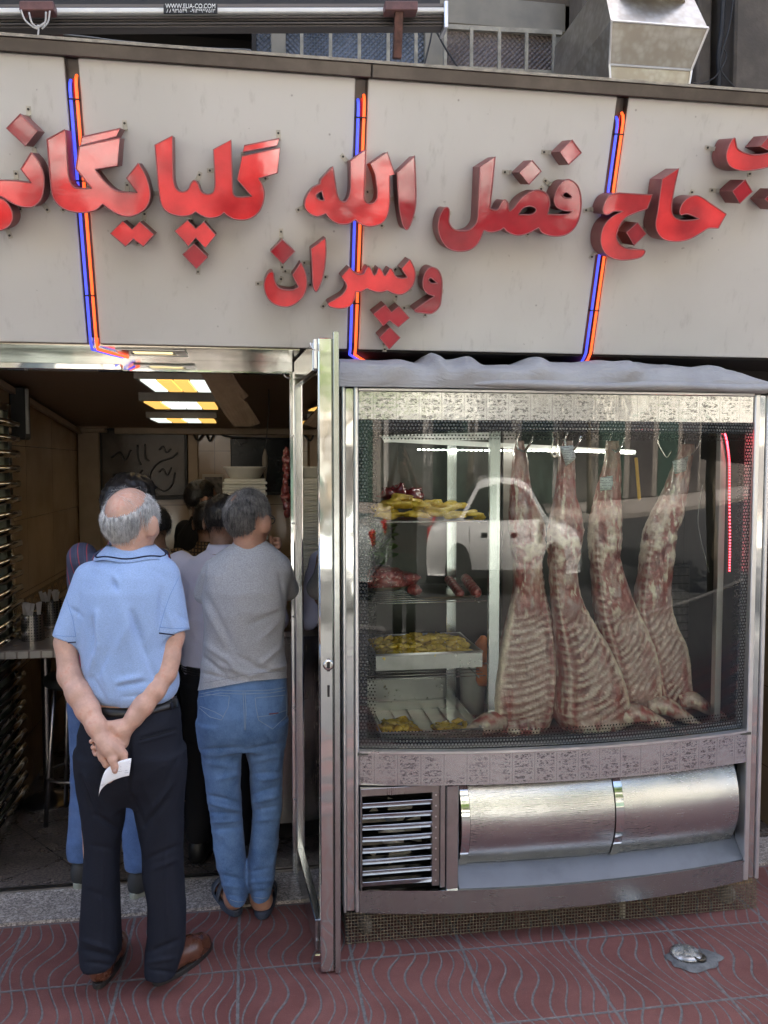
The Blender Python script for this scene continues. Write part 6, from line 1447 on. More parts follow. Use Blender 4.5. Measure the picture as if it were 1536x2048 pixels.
def strands(name, C, k, R, mask, N, length, mat, parent, seed, flow, lift=.004, rad=.0009, seg=5, wild=.25, curl=0):
    rg = np.random.default_rng(seed); V = []; F = []; rad_ = np.array((.078, .100, .096))*k; cc = C+R@(np.array((0, -.012, .022))*k); cnt = 0; tri = 0
    while cnt < N and tri < N*30:
        tri += 1; d = rg.normal(size=3); d /= np.linalg.norm(d)
        m = mask(d)
        if m <= 0 or rg.random() > m: continue
        cnt += 1; p = d*rad_*(.985+.02*rg.random()); L = length*(.6+.7*rg.random())*k; fl = np.array(flow(d, rg), float); P = []
        ph = rg.random()*6.28
        for i in range(seg+1):
            P.append(p.copy()); nn = p/(rad_**2); nn /= np.linalg.norm(nn); t = fl-nn*(fl@nn); t /= np.linalg.norm(t)+1e-9; w_ = rg.normal(size=3)*wild*.3
            if curl: a = ph+i*1.6; w_ = w_+curl*(np.cross(nn, t)*math.cos(a)+nn*math.sin(a)*.6)
            p = p+(t+w_)*L/seg; g = math.sqrt(((p/rad_)**2).sum()); tgt = 1.0+lift*(i+1)/seg/.09*(1+wild*rg.normal()); p = p*(tgt/g if g < tgt or not curl else 1)
            if i == 0: t0 = t
        b = len(V); sd = np.cross(t0, d); sd /= np.linalg.norm(sd)+1e-9
        for i, q in enumerate(P):
            nn = q/np.linalg.norm(q); r = rad*(1-.75*i/seg)
            for o in (sd*r, -sd*r, nn*r*1.2): V.append(cc+R@(q+o))
        for i in range(seg):
            for j in range(3): F.append((b+i*3+j, b+i*3+(j+1) % 3, b+(i+1)*3+(j+1) % 3, b+(i+1)*3+j))
    return mesh_obj(name, V, F, mat, parent, True)
def hair_cap(name, C, k, R, mask, mat, parent, grow=.006, seed=0, rough_=.002):
    n = 40; m = 64; V = []; F = []; ok = []; rad_ = np.array((.074, .096, .092))*k; cc = C+R@(np.array((0, -.012, .022))*k); ms = []
    for i in range(n+1):
        th = math.pi*i/n
        for j in range(m):
            ph = 2*math.pi*j/m; d = np.array((math.sin(th)*math.cos(ph), math.sin(th)*math.sin(ph), math.cos(th))); q = mask(d); ms.append(q)
            g = (grow*min(1, max(q, 0)*2.5)-.004*(q <= 0))+rough_*float(fbm(d[0]*7+seed, d[1]*7, d[2]*7, 2, seed)); V.append(cc+R@(d*(rad_+g)))
    for i in range(n):
        for j in range(m):
            f = (i*m+j, i*m+(j+1) % m, (i+1)*m+(j+1) % m, (i+1)*m+j)
            if max(ms[q] for q in f) > 0: F.append(f[::-1])
    F = [f[::-1] for f in F]
    return mesh_obj(name, V, F, mat, parent, True)
def shoe(name, heel, toe, w_, hgt, mat, solem, parent, solh=.019):
    heel = Vector(heel); toe = Vector(toe); d = (toe-heel); L = d.length; d.normalize(); s_ = Vector((-d.y, d.x, 0))
    S_ = SDF(); h0 = heel+d*.040
    S_.cone(h0+Vector((0, 0, .045)), h0+Vector((0, 0, hgt)), .033, .035, .02); S_.cone(h0+Vector((0, 0, .045)), heel+d*(L*.62)+Vector((0, 0, .045)), .033, .037, .03); S_.cone(heel+d*(L*.62)+Vector((0, 0, .038)), heel+d*(L-.05)+Vector((0, 0, .034)), w_*.50, w_*.44, .03)
    S_.cone(h0+Vector((0, 0, hgt*.8)), heel+d*(L*.6)+Vector((0, 0, .055)), .034, .03, .03)
    S_.ell(heel+d*(L/2)+Vector((0, 0, -.101+solh)), (.5, .5, .1), .001, None, True)
    V, F = S_.mesh(.005); V = relax(V, F, 2); o = build_mesh(name, (V, F), mat, parent)
    b = MB(); n = 28; out_ = []
    for j in range(n):
        a = 2*math.pi*j/n; u = math.cos(a); v = math.sin(a); ww = w_*(.37+.11*math.sin((u+1)*1.35)); out_.append(heel+d*(L/2+u*(L/2+.004))+s_*(math.copysign(abs(v)**.7, v)*ww))
    V = [p+Vector((0, 0, z)) for z in (.0, solh*.65, solh) for p in out_]; V = [Vector(v) for v in V]
    F = [(k*n+j, k*n+(j+1) % n, (k+1)*n+(j+1) % n, (k+1)*n+j) for k in (0, 1) for j in range(n)]+[tuple(range(n))[::-1], tuple(2*n+j for j in range(n))]
    b.add(V, F); b.build("sole", solem, o, bevel=.002); return o
def skin_person(V, F, mat, label, loc): return tag(build_mesh("person", (V, F), mat, None, loc), label, "person")
# ---------------------------------------------------------------- man in the light blue polo shirt
def Q(px, py, dy=0.0, Y=2.87): return np.array(at(px, py, Y+dy))
def secs(rows, Y):
    R = []
    for py, l, r, cy, hd in rows:
        c = at((l+r)/2, py, Y+cy); R.append((c.z, c.x, Y+cy, (r-l)/2*mpp(Y, (l+r)/2), hd))
    return R
Y1 = 2.87; m1 = mpp(Y1, 250)
HC = Q(263, 1044, .01); HR = rotz(math.radians(-24))@rotx(math.radians(-6)); HK = 1.0
S1 = SDF(); head_prims(S1, HC, HK, HR)
S1.cone(HC+np.array((0, -.02, -.05)), Q(262, 1125, .01), .058, .066, .03)
S1.loft(secs([(1110, 225, 305, 0, .05), (1150, 180, 335, 0, .085), (1250, 172, 340, 0, .10), (1400, 178, 350, 0, .105), (1480, 165, 355, 0, .11), (1560, 165, 355, 0, .10)], Y1), .03)
for sx, pts in ((-1, [(205, 1560), (200, 1750), (198, 1925)]), (1, [(310, 1560), (325, 1750), (330, 1925)])): S1.chain([Q(*p) for p in pts], [.075, .05, .035], .04, .02)
px2 = lambda r: r*m1
LA = [(182, 1158, 0, 17), (140, 1240, -.02, 19), (131, 1285, -.03, 21), (139, 1352, -.06, 22), (158, 1388, -.095, 24), (175, 1418, -.12, 22.5), (193, 1452, -.15, 18.5), (204, 1477, -.168, 15.5)]
RA = [(325, 1158, 0, 17), (341, 1230, -.02, 21), (343, 1272, -.03, 25), (336, 1318, -.05, 23.5), (329, 1345, -.065, 23.5), (308, 1380, -.095, 22.5), (285, 1412, -.118, 20.5), (268, 1436, -.13, 16.5), (257, 1450, -.135, 14.5)]
for A_ in (LA, RA): S1.chain([Q(p[0], p[1], p[2]) for p in A_], [px2(p[3]) for p in A_], .02, .018)
def fing(pts, k=.004, kj=.003): S1.chain([Q(p[0], p[1], p[2]) for p in pts], [px2(p[3]) for p in pts], k, kj)
# right hand: palm towards the viewer, fingers closing round the other wrist
fing([(257, 1450, -.135, 14.5), (240, 1459, -.138, 17), (226, 1468, -.136, 14)], .006, .012); fing([(250, 1462, -.138, 13), (243, 1484, -.138, 13), (236, 1490, -.135, 10)], .015, .012); fing([(238, 1450, -.14, 10), (222, 1450, -.142, 8.5), (210, 1449, -.138, 7)], .012, .006)
for i, tip in enumerate(((182.5, 1483, 4.9), (187, 1494.5, 5.5), (191, 1508, 4.8))):
    fing([(228, 1466+8*i, -.132, 8), (206, 1474+9*i, -.128, 5.8), (190, 1479+11*i, -.140, 5.4), (tip[0], tip[1], -.160, tip[2])])
fing([(230, 1458, -.132, 8), (208, 1464, -.126, 5.5), (192, 1472, -.132, 5)])
# left hand: back and thumb towards the viewer, pinching a paper slip
fing([(204, 1477, -.168, 15.5), (219, 1494, -.172, 17.5), (232, 1503, -.172, 15)], .006, .012); fing([(232, 1500, -.174, 12), (246, 1509, -.172, 9.5)], .012, .01)
fing([(205, 1484, -.178, 10), (217, 1502, -.190, 9.5), (225, 1520, -.197, 8.2), (229.5, 1533, -.198, 7.0), (230, 1542, -.195, 5.8)], .012, .005)
fing([(247, 1509, -.170, 9), (247, 1521, -.178, 7.5), (238, 1532, -.180, 6.5), (231, 1545, -.178, 5.8)])
fing([(238, 1510, -.165, 9), (238, 1535, -.166, 7), (228, 1552, -.170, 6.2), (218, 1562, -.176, 5.4)])
fing([(206, 1495, -.166, 12), (206, 1514, -.168, 9), (213, 1528, -.172, 7.4), (224, 1534, -.172, 6.5)], .01, .006); fing([(212, 1500, -.160, 9), (216, 1524, -.160, 7.2), (224, 1540, -.164, 6.4)])
V, F = S1.mesh(.0042); V = relax(V, F, 1, .4); N = vnorm(V, F)
tv_ = fbm(V[:, 0]*26, V[:, 1]*26, V[:, 2]*26, 3, 2); V = V+N*(tv_*.0009)[:, None]
V = folds(V, N, [(155, 1355, 190, 1440, 2.5, 1.6), (178, 1400, 205, 1470, 2.5, 1.4), (146, 1330, 160, 1380, 3, 1.2), (215, 1485, 233, 1503, 1.8, 1.4), (222, 1490, 238, 1508, 1.6, 1.0), (228, 1478, 250, 1470, 2, -1.6), (240, 1468, 262, 1462, 1.8, -1.2), (300, 1380, 275, 1420, 3, 1.2)])
man1 = skin_person(V, F, M_skin1, "balding grey haired man in a light blue polo shirt, hands clasped behind his back", (float(HC[0]), Y1, 0))
eyes(man1, HC, HK, HR)
b = MB(); 
for cx, cy, a in ((229.5, 1539, .1),):
    c = Vector(Q(cx, cy, -.2078)); b.obox(c, (1, 0, .1), (0, 0, 1), (0, 1, 0), .0052, .0068, .0012)
b.build("thumb_nail", pm("nail", (.55, .36, .32), .3), man1, bevel=.001)
# polo
S1 = SDF()
S1.loft(secs([(1088, 236, 297, .0, .045), (1100, 222, 310, 0, .062), (1112, 204, 326, 0, .078), (1128, 186, 338, 0, .095), (1150, 172, 345, -.005, .108), (1180, 164, 349, -.008, .120), (1220, 160, 350, -.008, .126), (1285, 160, 352, -.004, .128), (1330, 163, 356, 0, .134), (1355, 168, 359, 0, .138), (1375, 173, 360, 0, .136), (1387, 181, 356, 0, .130), (1395, 192, 348, 0, .120)], Y1), .03)
S1.cone(Q(181, 1155, 0), Q(129, 1280, -.03), px2(33), px2(26), .04, True); S1.cone(Q(327, 1153, 0), Q(348, 1266, -.03), px2(33), px2(32.5), .04, True)
V, F = S1.mesh(.0055)
PF = [(193, 1225, 197, 1290, 7, 6), (197, 1290, 180, 1345, 6, 6), (183, 1240, 184, 1300, 7, -6), (224, 1160, 234, 1180, 5, -5), (236, 1165, 228, 1150, 5, 3), (264, 1225, 282, 1280, 7, -7), (282, 1280, 296, 1320, 7, -5), (252, 1220, 262, 1310, 9, 4), (233, 1300, 262, 1240, 6, 3), (236, 1374, 290, 1364, 5, -5), (236, 1364, 280, 1354, 6, 4), (186, 1356, 212, 1404, 5, -4), (200, 1330, 214, 1372, 5, 3), (300, 1330, 330, 1385, 7, -4), (215, 1300, 198, 1350, 5, -4), (160, 1190, 150, 1250, 5, -3), (325, 1180, 322, 1250, 6, -4), (240, 1180, 246, 1330, 12, 4), (248, 1395, 300, 1390, 4, -3), (180, 1130, 215, 1145, 8, 2), (310, 1140, 340, 1160, 8, -2), (140, 1215, 165, 1235, 4, -3), (352, 1225, 372, 1240, 4, -3), (332, 1215, 345, 1255, 5, 3)]
PF = [f[:5]+(f[5]*1.9,) for f in PF]
V = cloth(V, F, PF, .0036, (9, 9, 5), 3)
polo = build_mesh("polo_shirt", (V, F), M_polo, man1)
hit = surf([polo])
seam("sleeve_trim", hit, [[(107, 1281), (120, 1283), (136, 1285), (152, 1284)], [(318, 1266), (335, 1268), (355, 1270), (378, 1268)]], .0022, M_navytrim, polo, .001)
seam("stitching", hit, [[(108, 1270), (125, 1272), (152, 1273)], [(319, 1254), (345, 1257), (378, 1256)], [(360, 1150), (340, 1190), (328, 1225), (318, 1262)], [(130, 1165), (134, 1200), (146, 1240), (152, 1275)]], .0010, mk_fabric("blue_thread", (.16, .28, .55)), polo, .0)
# collar: a folded band round the neck
b = MB(); NC = Q(262, 1100, .012)
def collar(u, v, g=0):
    a = math.radians(-200+220*u-90+90); a = math.pi*(1.08-1.16*u+0) ; a = -math.pi*.5+(u-.5)*math.pi*1.75
    r = .066+.034*v+g; z = .014-.040*v; x = r*1.18*math.cos(a); y = r*math.sin(a)
    return (NC[0]+x, NC[1]+y, NC[2]+z+.004*math.sin(5*a)*v)
b.slab(collar, 40, 6, (0, 0, .004)); col_ = b.build("collar", M_polo, polo, smooth=True)
b = MB(); b.tube([Vector(collar(i/40, .80, .003))+Vector((0, 0, .002)) for i in range(41)], .0028, 6); b.build("collar_stripe", M_navytrim, col_, smooth=True)
b = MB(); b.tube([Vector(collar(i/40, 1.0, .001)) for i in range(41)], .0022, 6); b.build("collar_edge", M_polo, col_, smooth=True)
# trousers
S1 = SDF()
S1.loft(secs([(1398, 184, 356, 0, .118), (1425, 168, 363, -.002, .128), (1460, 152, 369, -.005, .138), (1500, 148, 371, -.006, .140), (1535, 152, 371, -.004, .132), (1565, 160, 364, 0, .112), (1600, 178, 345, 0, .07)], Y1), .03)
def leg(rows): S1.loft(secs(rows, Y1), .03)
leg([(1500, 148, 262, -.005, .115), (1560, 152, 259, 0, .11), (1600, 158, 254, 0, .102), (1650, 165, 250, .004, .095), (1690, 167, 242, .004, .088), (1750, 163, 240, 0, .086), (1800, 160, 242, -.004, .086), (1840, 158, 244, -.006, .088), (1880, 158, 244, -.008, .092), (1908, 159, 242, -.006, .096), (1915, 160, 240, -.006, .097)])
leg([(1500, 256, 372, -.005, .115), (1560, 259, 372, 0, .11), (1600, 264, 371, .002, .104), (1650, 274, 369, .006, .098), (1700, 284, 367, .006, .09), (1750, 286, 368, .002, .088), (1810, 292, 374, -.002, .088), (1870, 294, 373, -.004, .09), (1900, 289, 370, -.004, .096), (1922, 288, 364, 0, .104), (1930, 289, 362, .0, .105)])
V, F = S1.mesh(.0055)
TF = [(160, 1555, 190, 1630, 5, -6), (190, 1630, 246, 1662, 5, -6), (168, 1545, 205, 1615, 5, 5), (264, 1592, 288, 1650, 5, -5), (288, 1652, 335, 1600, 5, -5), (300, 1625, 350, 1560, 5, 4), (335, 1560, 365, 1500, 6, -3), (180, 1690, 235, 1700, 5, -3), (290, 1720, 360, 1690, 5, -4), (300, 1740, 362, 1715, 5, 3), (165, 1900, 235, 1915, 5, -5), (162, 1880, 225, 1900, 5, 4), (170, 1925, 230, 1930, 3, -4), (296, 1905, 360, 1880, 5, -5), (295, 1925, 350, 1915, 4, 4), (300, 1940, 350, 1945, 3, -4), (175, 1780, 225, 1800, 6, -2), (258, 1450, 258, 1590, 4, -7), (205, 1700, 204, 1900, 3, 2.5), (330, 1700, 335, 1870, 3, 2.5), (280, 1478, 351, 1459, 2.5, -5), (280, 1484, 351, 1465, 2.5, 3), (160, 1480, 200, 1540, 7, 3)]
TF = [f[:5]+(f[5]*1.6,) for f in TF]
V = cloth(V, F, TF, .005, (8, 8, 5), 6)
tro = build_mesh("trousers", (V, F), M_navy, man1); hit2 = surf([tro, polo])
seam("pocket_welt", hit2, [[(279, 1479), (315, 1471), (352, 1458)]], .0016, M_blk, tro, .001)
hit3 = surf([tro])
ribbon("belt", hit3, [(186, 1408), (220, 1414), (260, 1414), (310, 1406), (361, 1392)], [(184, 1428), (220, 1434), (260, 1434), (310, 1426), (362, 1412)], .004, M_belt, man1, 40)
ribbon("belt_loop", hit3, [(338, 1392), (342, 1391)], [(339, 1420), (343, 1419)], .0085, M_navy, tro, 3)
# hair fringe of white strands round a bald crown
def mask1(d):
    z = d[2]; y = d[1]
    if y > .45 and z < .2: return 0
    edge = .66-.86*max(0, -y)+.04*math.sin(3*math.atan2(d[0], -d[1])+1)
    low = -.84 if y < -.1 else -.35
    if abs(d[0]) > .78 and -.55 < z < .12 and y > -.50: return 0
    return min(1.0, max(0.0, (edge+.14-z)/.22)) if z > low else 0
cap = hair_cap("hair", HC, HK, HR, lambda d: mask1(d)-.45, M_hgrey, man1, .005, 3, .002)
strands("hair_strands", HC, HK, HR, mask1, 4200, .055, M_hgrey, cap, 5, lambda d, g: (d[0]*.3+.15+g.normal()*.25, -.1+d[1]*.2, -1), .013, .0009, 6, .35)
strands("wispy_strands", HC, HK, HR, lambda d: 1.0 if d[2] > .45 and d[1] < .6 else 0, 70, .06, M_hgrey, cap, 8, lambda d, g: (1.0 if d[0] > 0 else -.6, g.normal()*.5, -.4), .010, .0003, 6, .5)
# shoes
g0 = ground(196, 1983); g1 = ground(222, 1862)
shoe("shoe", (g0.x-.004, g0.y+.012, .0), (g0.x+.03, g0.y+.29, 0), .092, .085, M_bshoe, M_sole, man1)
g0 = ground(312, 1976); g1 = ground(420, 1892)
shoe("shoe", (g0.x-.005, g0.y+.012, 0), (g1.x, g1.y, 0), .092, .085, M_bshoe, M_sole, man1)
# the paper slip
PP = {(0, 0): (212, 1539, -.194), (1, 0): (235, 1524, -.198), (2, 0): (263, 1516.5, -.190), (0, 1): (203, 1560, -.197), (1, 1): (228, 1549, -.199), (2, 1): (260, 1540, -.192), (0, 2): (197, 1594, -.185), (1, 2): (214, 1568, -.194), (2, 2): (258, 1551, -.192)}
def slip(u, v):
    def lag(t): return ((1-t)*(1-2*t), 4*t*(1-t), t*(2*t-1))
    a = lag(u); c = lag(v); p = Vector((0, 0, 0))
    for i in range(3):
        for j in range(3): p += Vector(Q(*PP[(i, j)]))*(a[i]*c[j])
    return p
Mp = Mat("receipt_paper", 'obj'); n_ = Mp.noise(90, 2, .5); x_, y_, z_ = Mp.xyz(); pr = n_.gt(.60)*((z_/.007).frac().gt(.62)); Mp.set(color=Mp.mix(pr*.5, (.86, .87, .89), (.25, .25, .3)), rough=.6); Mp.b.inputs['Specular IOR Level'].default_value = .3
b = MB(); b.slab(slip, 14, 12, (0, .0006, 0)); tag(b.build("paper_slip", Mp.m, smooth=True, loc=Vector(Q(230, 1545, -.19))), "small curled white paper slip pinched in the blue polo man's fingers", "paper slip")

# ---------------------------------------------------------------- man in the grey T-shirt
Y2 = 3.27; m2 = mpp(Y2, 480); p2 = lambda r: r*m2
def Q2(px, py, dy=0.0): return np.array(at(px, py, Y2+dy))
H2 = Q2(497, 1040, .015); R2 = rotz(math.radians(-30))@rotx(math.radians(-4)); K2 = 1.0
S1 = SDF(); head_prims(S1, H2, K2, R2); S1.cone(H2+np.array((.0, -.02, -.05)), Q2(500, 1125, .0), .056, .064, .03)
S1.loft(secs([(1110, 460, 545, 0, .05), (1150, 415, 565, 0, .08), (1250, 415, 562, 0, .09), (1350, 408, 566, 0, .10), (1420, 404, 566, 0, .105), (1470, 405, 565, 0, .10)], Y2), .03)
for pts in ([(440, 1470), (452, 1640), (468, 1800)], [(530, 1470), (530, 1640), (520, 1800)]): S1.chain([Q2(*p) for p in pts], [.065, .04, .032], .04, .02)
S1.chain([Q2(432, 1150, .0), Q2(428, 1195, .12), Q2(430, 1215, .3), Q2(440, 1200, .42)], [p2(14), p2(14), p2(14), p2(12)], .02, .015)
S1.chain([Q2(550, 1148, 0), Q2(562, 1200, .10), Q2(566, 1180, .16), Q2(556, 1118, .14), Q2(551, 1104, .125)], [p2(14), p2(15), p2(15), p2(12), p2(10)], .02, .015)
def fing2(pts, k=.008, kj=.004): S1.chain([Q2(p[0], p[1], p[2]) for p in pts], [p2(p[3]) for p in pts], k, kj)
fing2([(551, 1104, .125, 10), (549, 1092, .12, 10), (545, 1083, .115, 8)], .01, .01)
for i, q in enumerate(([(550, 1078, .10, 5), (557, 1079, .075, 4.6), (556, 1086, .055, 4.2), (549, 1087, .05, 3.8)], [(551, 1085, .10, 5), (559, 1088, .07, 4.6), (557, 1095, .05, 4.2), (549, 1096, .05, 3.8)], [(551, 1092, .10, 5), (558, 1097, .07, 4.4), (554, 1104, .055, 4), (547, 1103, .055, 3.6)], [(550, 1098, .10, 4.6), (554, 1106, .075, 4), (548, 1110, .06, 3.6)], [(545, 1092, .10, 6), (541, 1083, .075, 5), (541, 1074, .07, 4)])): fing2(q)
hq = hand_prims(S1, Q2(440, 1200, .42), (0.2, 1, .1), (0, 0, -1), (1, 0, 0), 1.0, .5)
def foot(heel, toe):
    S1.cone(heel+np.array((0, 0, .045)), toe+np.array((0, 0, .035)), .030, .034, .03); d = (toe-heel); L = np.linalg.norm(d); d /= L; sd = np.array((-d[1], d[0], 0))
    for i, o in enumerate((-.03, -.014, 0, .014, .029)): S1.cone(toe+sd*o*1.05+np.array((0, 0, .034)), toe+d*(.045-.004*abs(i-1))+sd*o*1.1+np.array((0, 0, .030)), .011, .009, .008)
hl, tl = np.array(ground(474, 1832, .0)), np.array(ground(432, 1768, .0)); hr, tr_ = np.array(ground(524, 1838, 0)), np.array(ground(536, 1765, 0))
tl = hl+(tl-hl)/np.linalg.norm(tl-hl)*.175; tr_ = hr+(tr_-hr)/np.linalg.norm(tr_-hr)*.175
dl = (tl-hl)/.175; dr_ = (tr_-hr)/.175
foot(hl+dl*.035, tl); foot(hr+dr_*.035, tr_)
for a, f_ in ((Q2(468, 1790), hl+dl*.045), (Q2(520, 1790), hr+dr_*.045)): S1.cone(a, f_+np.array((0, 0, .06)), .036, .032, .03)
V, F = S1.mesh(.0046); V = relax(V, F, 1, .4)
man2 = skin_person(V, F, M_skin2, "man in a heather grey T-shirt and blue jeans resting his chin on his fist", (float(H2[0]), Y2, 0)); eyes(man2, H2, K2, R2)
b = MB()
for s_ in (-1, 1): b.tube([Vector(H2+R2@np.array((s_*.078, .0, .006))), Vector(H2+R2@np.array((s_*.074, .06, .008))), Vector(H2+R2@np.array((s_*.062, .10, .006)))], .0022, 6)
for s_ in (-1, 1): b.tube([Vector(H2+R2@np.array((s_*.033+.027*math.cos(t), .104+.004*math.cos(t)**2*0, .002+.019*math.sin(t)))) for t in np.linspace(0, 6.283, 16, endpoint=False)], .002, 5, closed=True)
b.build("glasses", M_black, man2, smooth=True)
S1 = SDF()
S1.loft(secs([(1082, 472, 532, .0, .040), (1092, 456, 545, 0, .06), (1104, 436, 560, 0, .075), (1120, 420, 572, 0, .088), (1145, 408, 577, -.005, .10), (1180, 405, 578, -.01, .112), (1220, 405, 574, -.008, .112), (1270, 405, 570, -.002, .11), (1310, 403, 572, 0, .114), (1340, 400, 576, 0, .119), (1358, 398, 577, 0, .122), (1378, 395, 577, 0, .124)], Y2), .03)
S1.cone(Q2(428, 1145, .0), Q2(407, 1188, .06), p2(26), p2(21), .03); S1.cone(Q2(556, 1140, 0), Q2(574, 1178, .07), p2(26), p2(24), .03)
# the hem rises to the right
V, F = S1.mesh(.0055)
GF = [(404, 1200, 450, 1290, 6, 4), (412, 1190, 470, 1300, 6, -4), (470, 1310, 540, 1345, 6, -4), (410, 1290, 470, 1330, 6, 4), (402, 1310, 450, 1350, 5, -5), (440, 1330, 500, 1350, 6, 4), (500, 1335, 570, 1345, 5, -4), (455, 1315, 470, 1340, 5, 5), (560, 1150, 575, 1230, 5, -4), (566, 1220, 500, 1250, 6, -3), (410, 1130, 402, 1190, 4, -4), (565, 1290, 520, 1330, 6, 4), (575, 1330, 500, 1352, 4, 4), (400, 1345, 470, 1362, 4, -4), (470, 1200, 480, 1280, 14, 3), (520, 1280, 560, 1240, 6, 3)]
GF = [f[:5]+(f[5]*1.8,) for f in GF]
V = cloth(V, F, GF, .004, (9, 9, 6), 13)
px_, py_ = npproj(V); hem = np.interp(px_, [390, 440, 500, 577], [1382, 1372, 1360, 1353]); low = py_ > hem
zh = np.array([at(768, h, Y2).z for h in np.linspace(1340, 1390, 51)]); V[:, 2] = np.where(low, V[:, 2]+(py_-hem)*m2*.92, V[:, 2])
tee = build_mesh("t_shirt", (V, F), M_tee, man2); hit = surf([tee])
seam("hem_stitching", hit, [[(396, 1368), (440, 1360), (500, 1348), (575, 1342)]], .0009, mk_fabric("grey_thread", (.2, .2, .21)), tee, 0)
b = MB(); nc = Q2(501, 1092, .012); b.tube([Vector((nc[0]+.064*math.cos(a), nc[1]+.058*math.sin(a), nc[2]+.008-.012*math.sin(-a))) for a in np.linspace(0, 2*math.pi, 40, endpoint=False)], .007, 8, closed=True); b.build("neckband", M_tee, tee, smooth=True)
# jeans
S1 = SDF(); S1.loft(secs([(1345, 402, 572, 0, .112), (1380, 396, 576, -.002, .124), (1420, 394, 577, -.006, .134), (1455, 395, 575, -.004, .128), (1490, 400, 571, 0, .11)], Y2), .025)
def leg2(rows): S1.loft(secs(rows, Y2), .022)
leg2([(1440, 394, 488, -.004, .11), (1480, 399, 487, 0, .10), (1530, 406, 485, 0, .088), (1580, 412, 483, 0, .08), (1630, 420, 484, .004, .074), (1680, 424, 489, .004, .072), (1730, 433, 492, 0, .070), (1765, 443, 494, -.004, .070), (1785, 450, 496, -.004, .073), (1796, 458, 495, -.002, .074)])
leg2([(1440, 486, 576, -.004, .11), (1480, 490, 572, 0, .10), (1530, 496, 568, 0, .088), (1580, 499, 565, 0, .08), (1630, 504, 562, .004, .074), (1680, 500, 558, .004, .072), (1730, 494, 553, 0, .070), (1760, 496, 549, -.004, .070), (1780, 500, 545, -.004, .072), (1790, 501, 540, -.002, .073)])
V, F = S1.mesh(.0052)
JF = [(400, 1500, 485, 1495, 4, -4), (405, 1525, 484, 1535, 5, 3), (492, 1500, 568, 1485, 4, -4), (495, 1525, 565, 1510, 5, 4), (498, 1548, 566, 1545, 4, -4), (412, 1590, 482, 1606, 4, -5), (415, 1605, 484, 1622, 4, 5), (418, 1625, 486, 1630, 4, -5), (420, 1645, 488, 1640, 4, 5), (424, 1660, 488, 1655, 4, -4), (500, 1590, 562, 1572, 4, -5), (503, 1606, 562, 1590, 4, 5), (505, 1622, 560, 1612, 4, -5), (503, 1642, 558, 1636, 4, 4), (440, 1750, 492, 1760, 4, -4), (444, 1770, 492, 1775, 4, 4), (450, 1790, 492, 1795, 4, -4), (496, 1745, 550, 1735, 4, -4), (497, 1765, 548, 1760, 4, 4), (500, 1785, 544, 1782, 4, -4), (487, 1400, 487, 1462, 3, -4), (430, 1560, 480, 1548, 5, 4), (520, 1560, 560, 1555, 4, 4)]
JF = [f[:5]+(f[5]*1.5,) for f in JF]
V = cloth(V, F, JF, .004, (10, 10, 9), 23)
jean = build_mesh("jeans", (V, F), M_jean, man2); hit = surf([jean])
M_lst = pm("denim_stitch", (.26, .33, .40), .8)
seam("stitching", hit, [[(398, 1388), (440, 1380), (486, 1382), (540, 1380), (575, 1374)], [(398, 1394), (440, 1386), (486, 1388), (540, 1386), (575, 1380)], [(486, 1384), (488, 1420), (489, 1460)], [(490, 1384), (492, 1420), (491, 1460)],
     [(407, 1388), (459, 1392), (456, 1415), (443, 1440), (420, 1434), (398, 1415)], [(510, 1396), (572, 1390), (573, 1432), (545, 1458), (517, 1440), (512, 1415), (510, 1396)], [(399, 1412), (430, 1424), (446, 1433)], [(514, 1434), (545, 1430), (573, 1420)],
     [(505, 1794), (525, 1797), (540, 1793)], [(460, 1799), (475, 1804), (494, 1803)]], .0011, M_lst, jean, .0002)
def pocket(pp):
    b = MB(); P = []
    for x, y in pp:
        h = hit(x, y, .0016)
        if h: P.append(h[0])
    return P
seam("pocket_tab", hit, [[(538, 1428), (556, 1426)]], .002, pm("dark_red_tab", (.20, .03, .03), .6), jean, .001)
def mask2(d):
    z, y = d[2], d[1]
    if y > .62 and z < .62: return 0
    if y > .25 and z < .05: return 0
    if abs(d[0]) > .78 and -.6 < z < .10 and y > -.50: return 0
    if z < -.70: return 0
    bald = (d[0]+.32)**2*1.2+(d[1]+.62)**2+(d[2]-.66)**2
    return min(1.0, max(.10, bald*7-.15))
cap = hair_cap("hair", H2, K2, R2, lambda d: mask2(d)-.12, M_hmix, man2, .007, 7, .002)
strands("hair_strands", H2, K2, R2, mask2, 3400, .038, M_hmix, cap, 15, lambda d, g: (d[0]*.5+.35*(d[2] > .3)+g.normal()*.3, d[1]*.3+(.5 if d[2] > .5 else -.1), -1), .010, .0010, 5, .4)
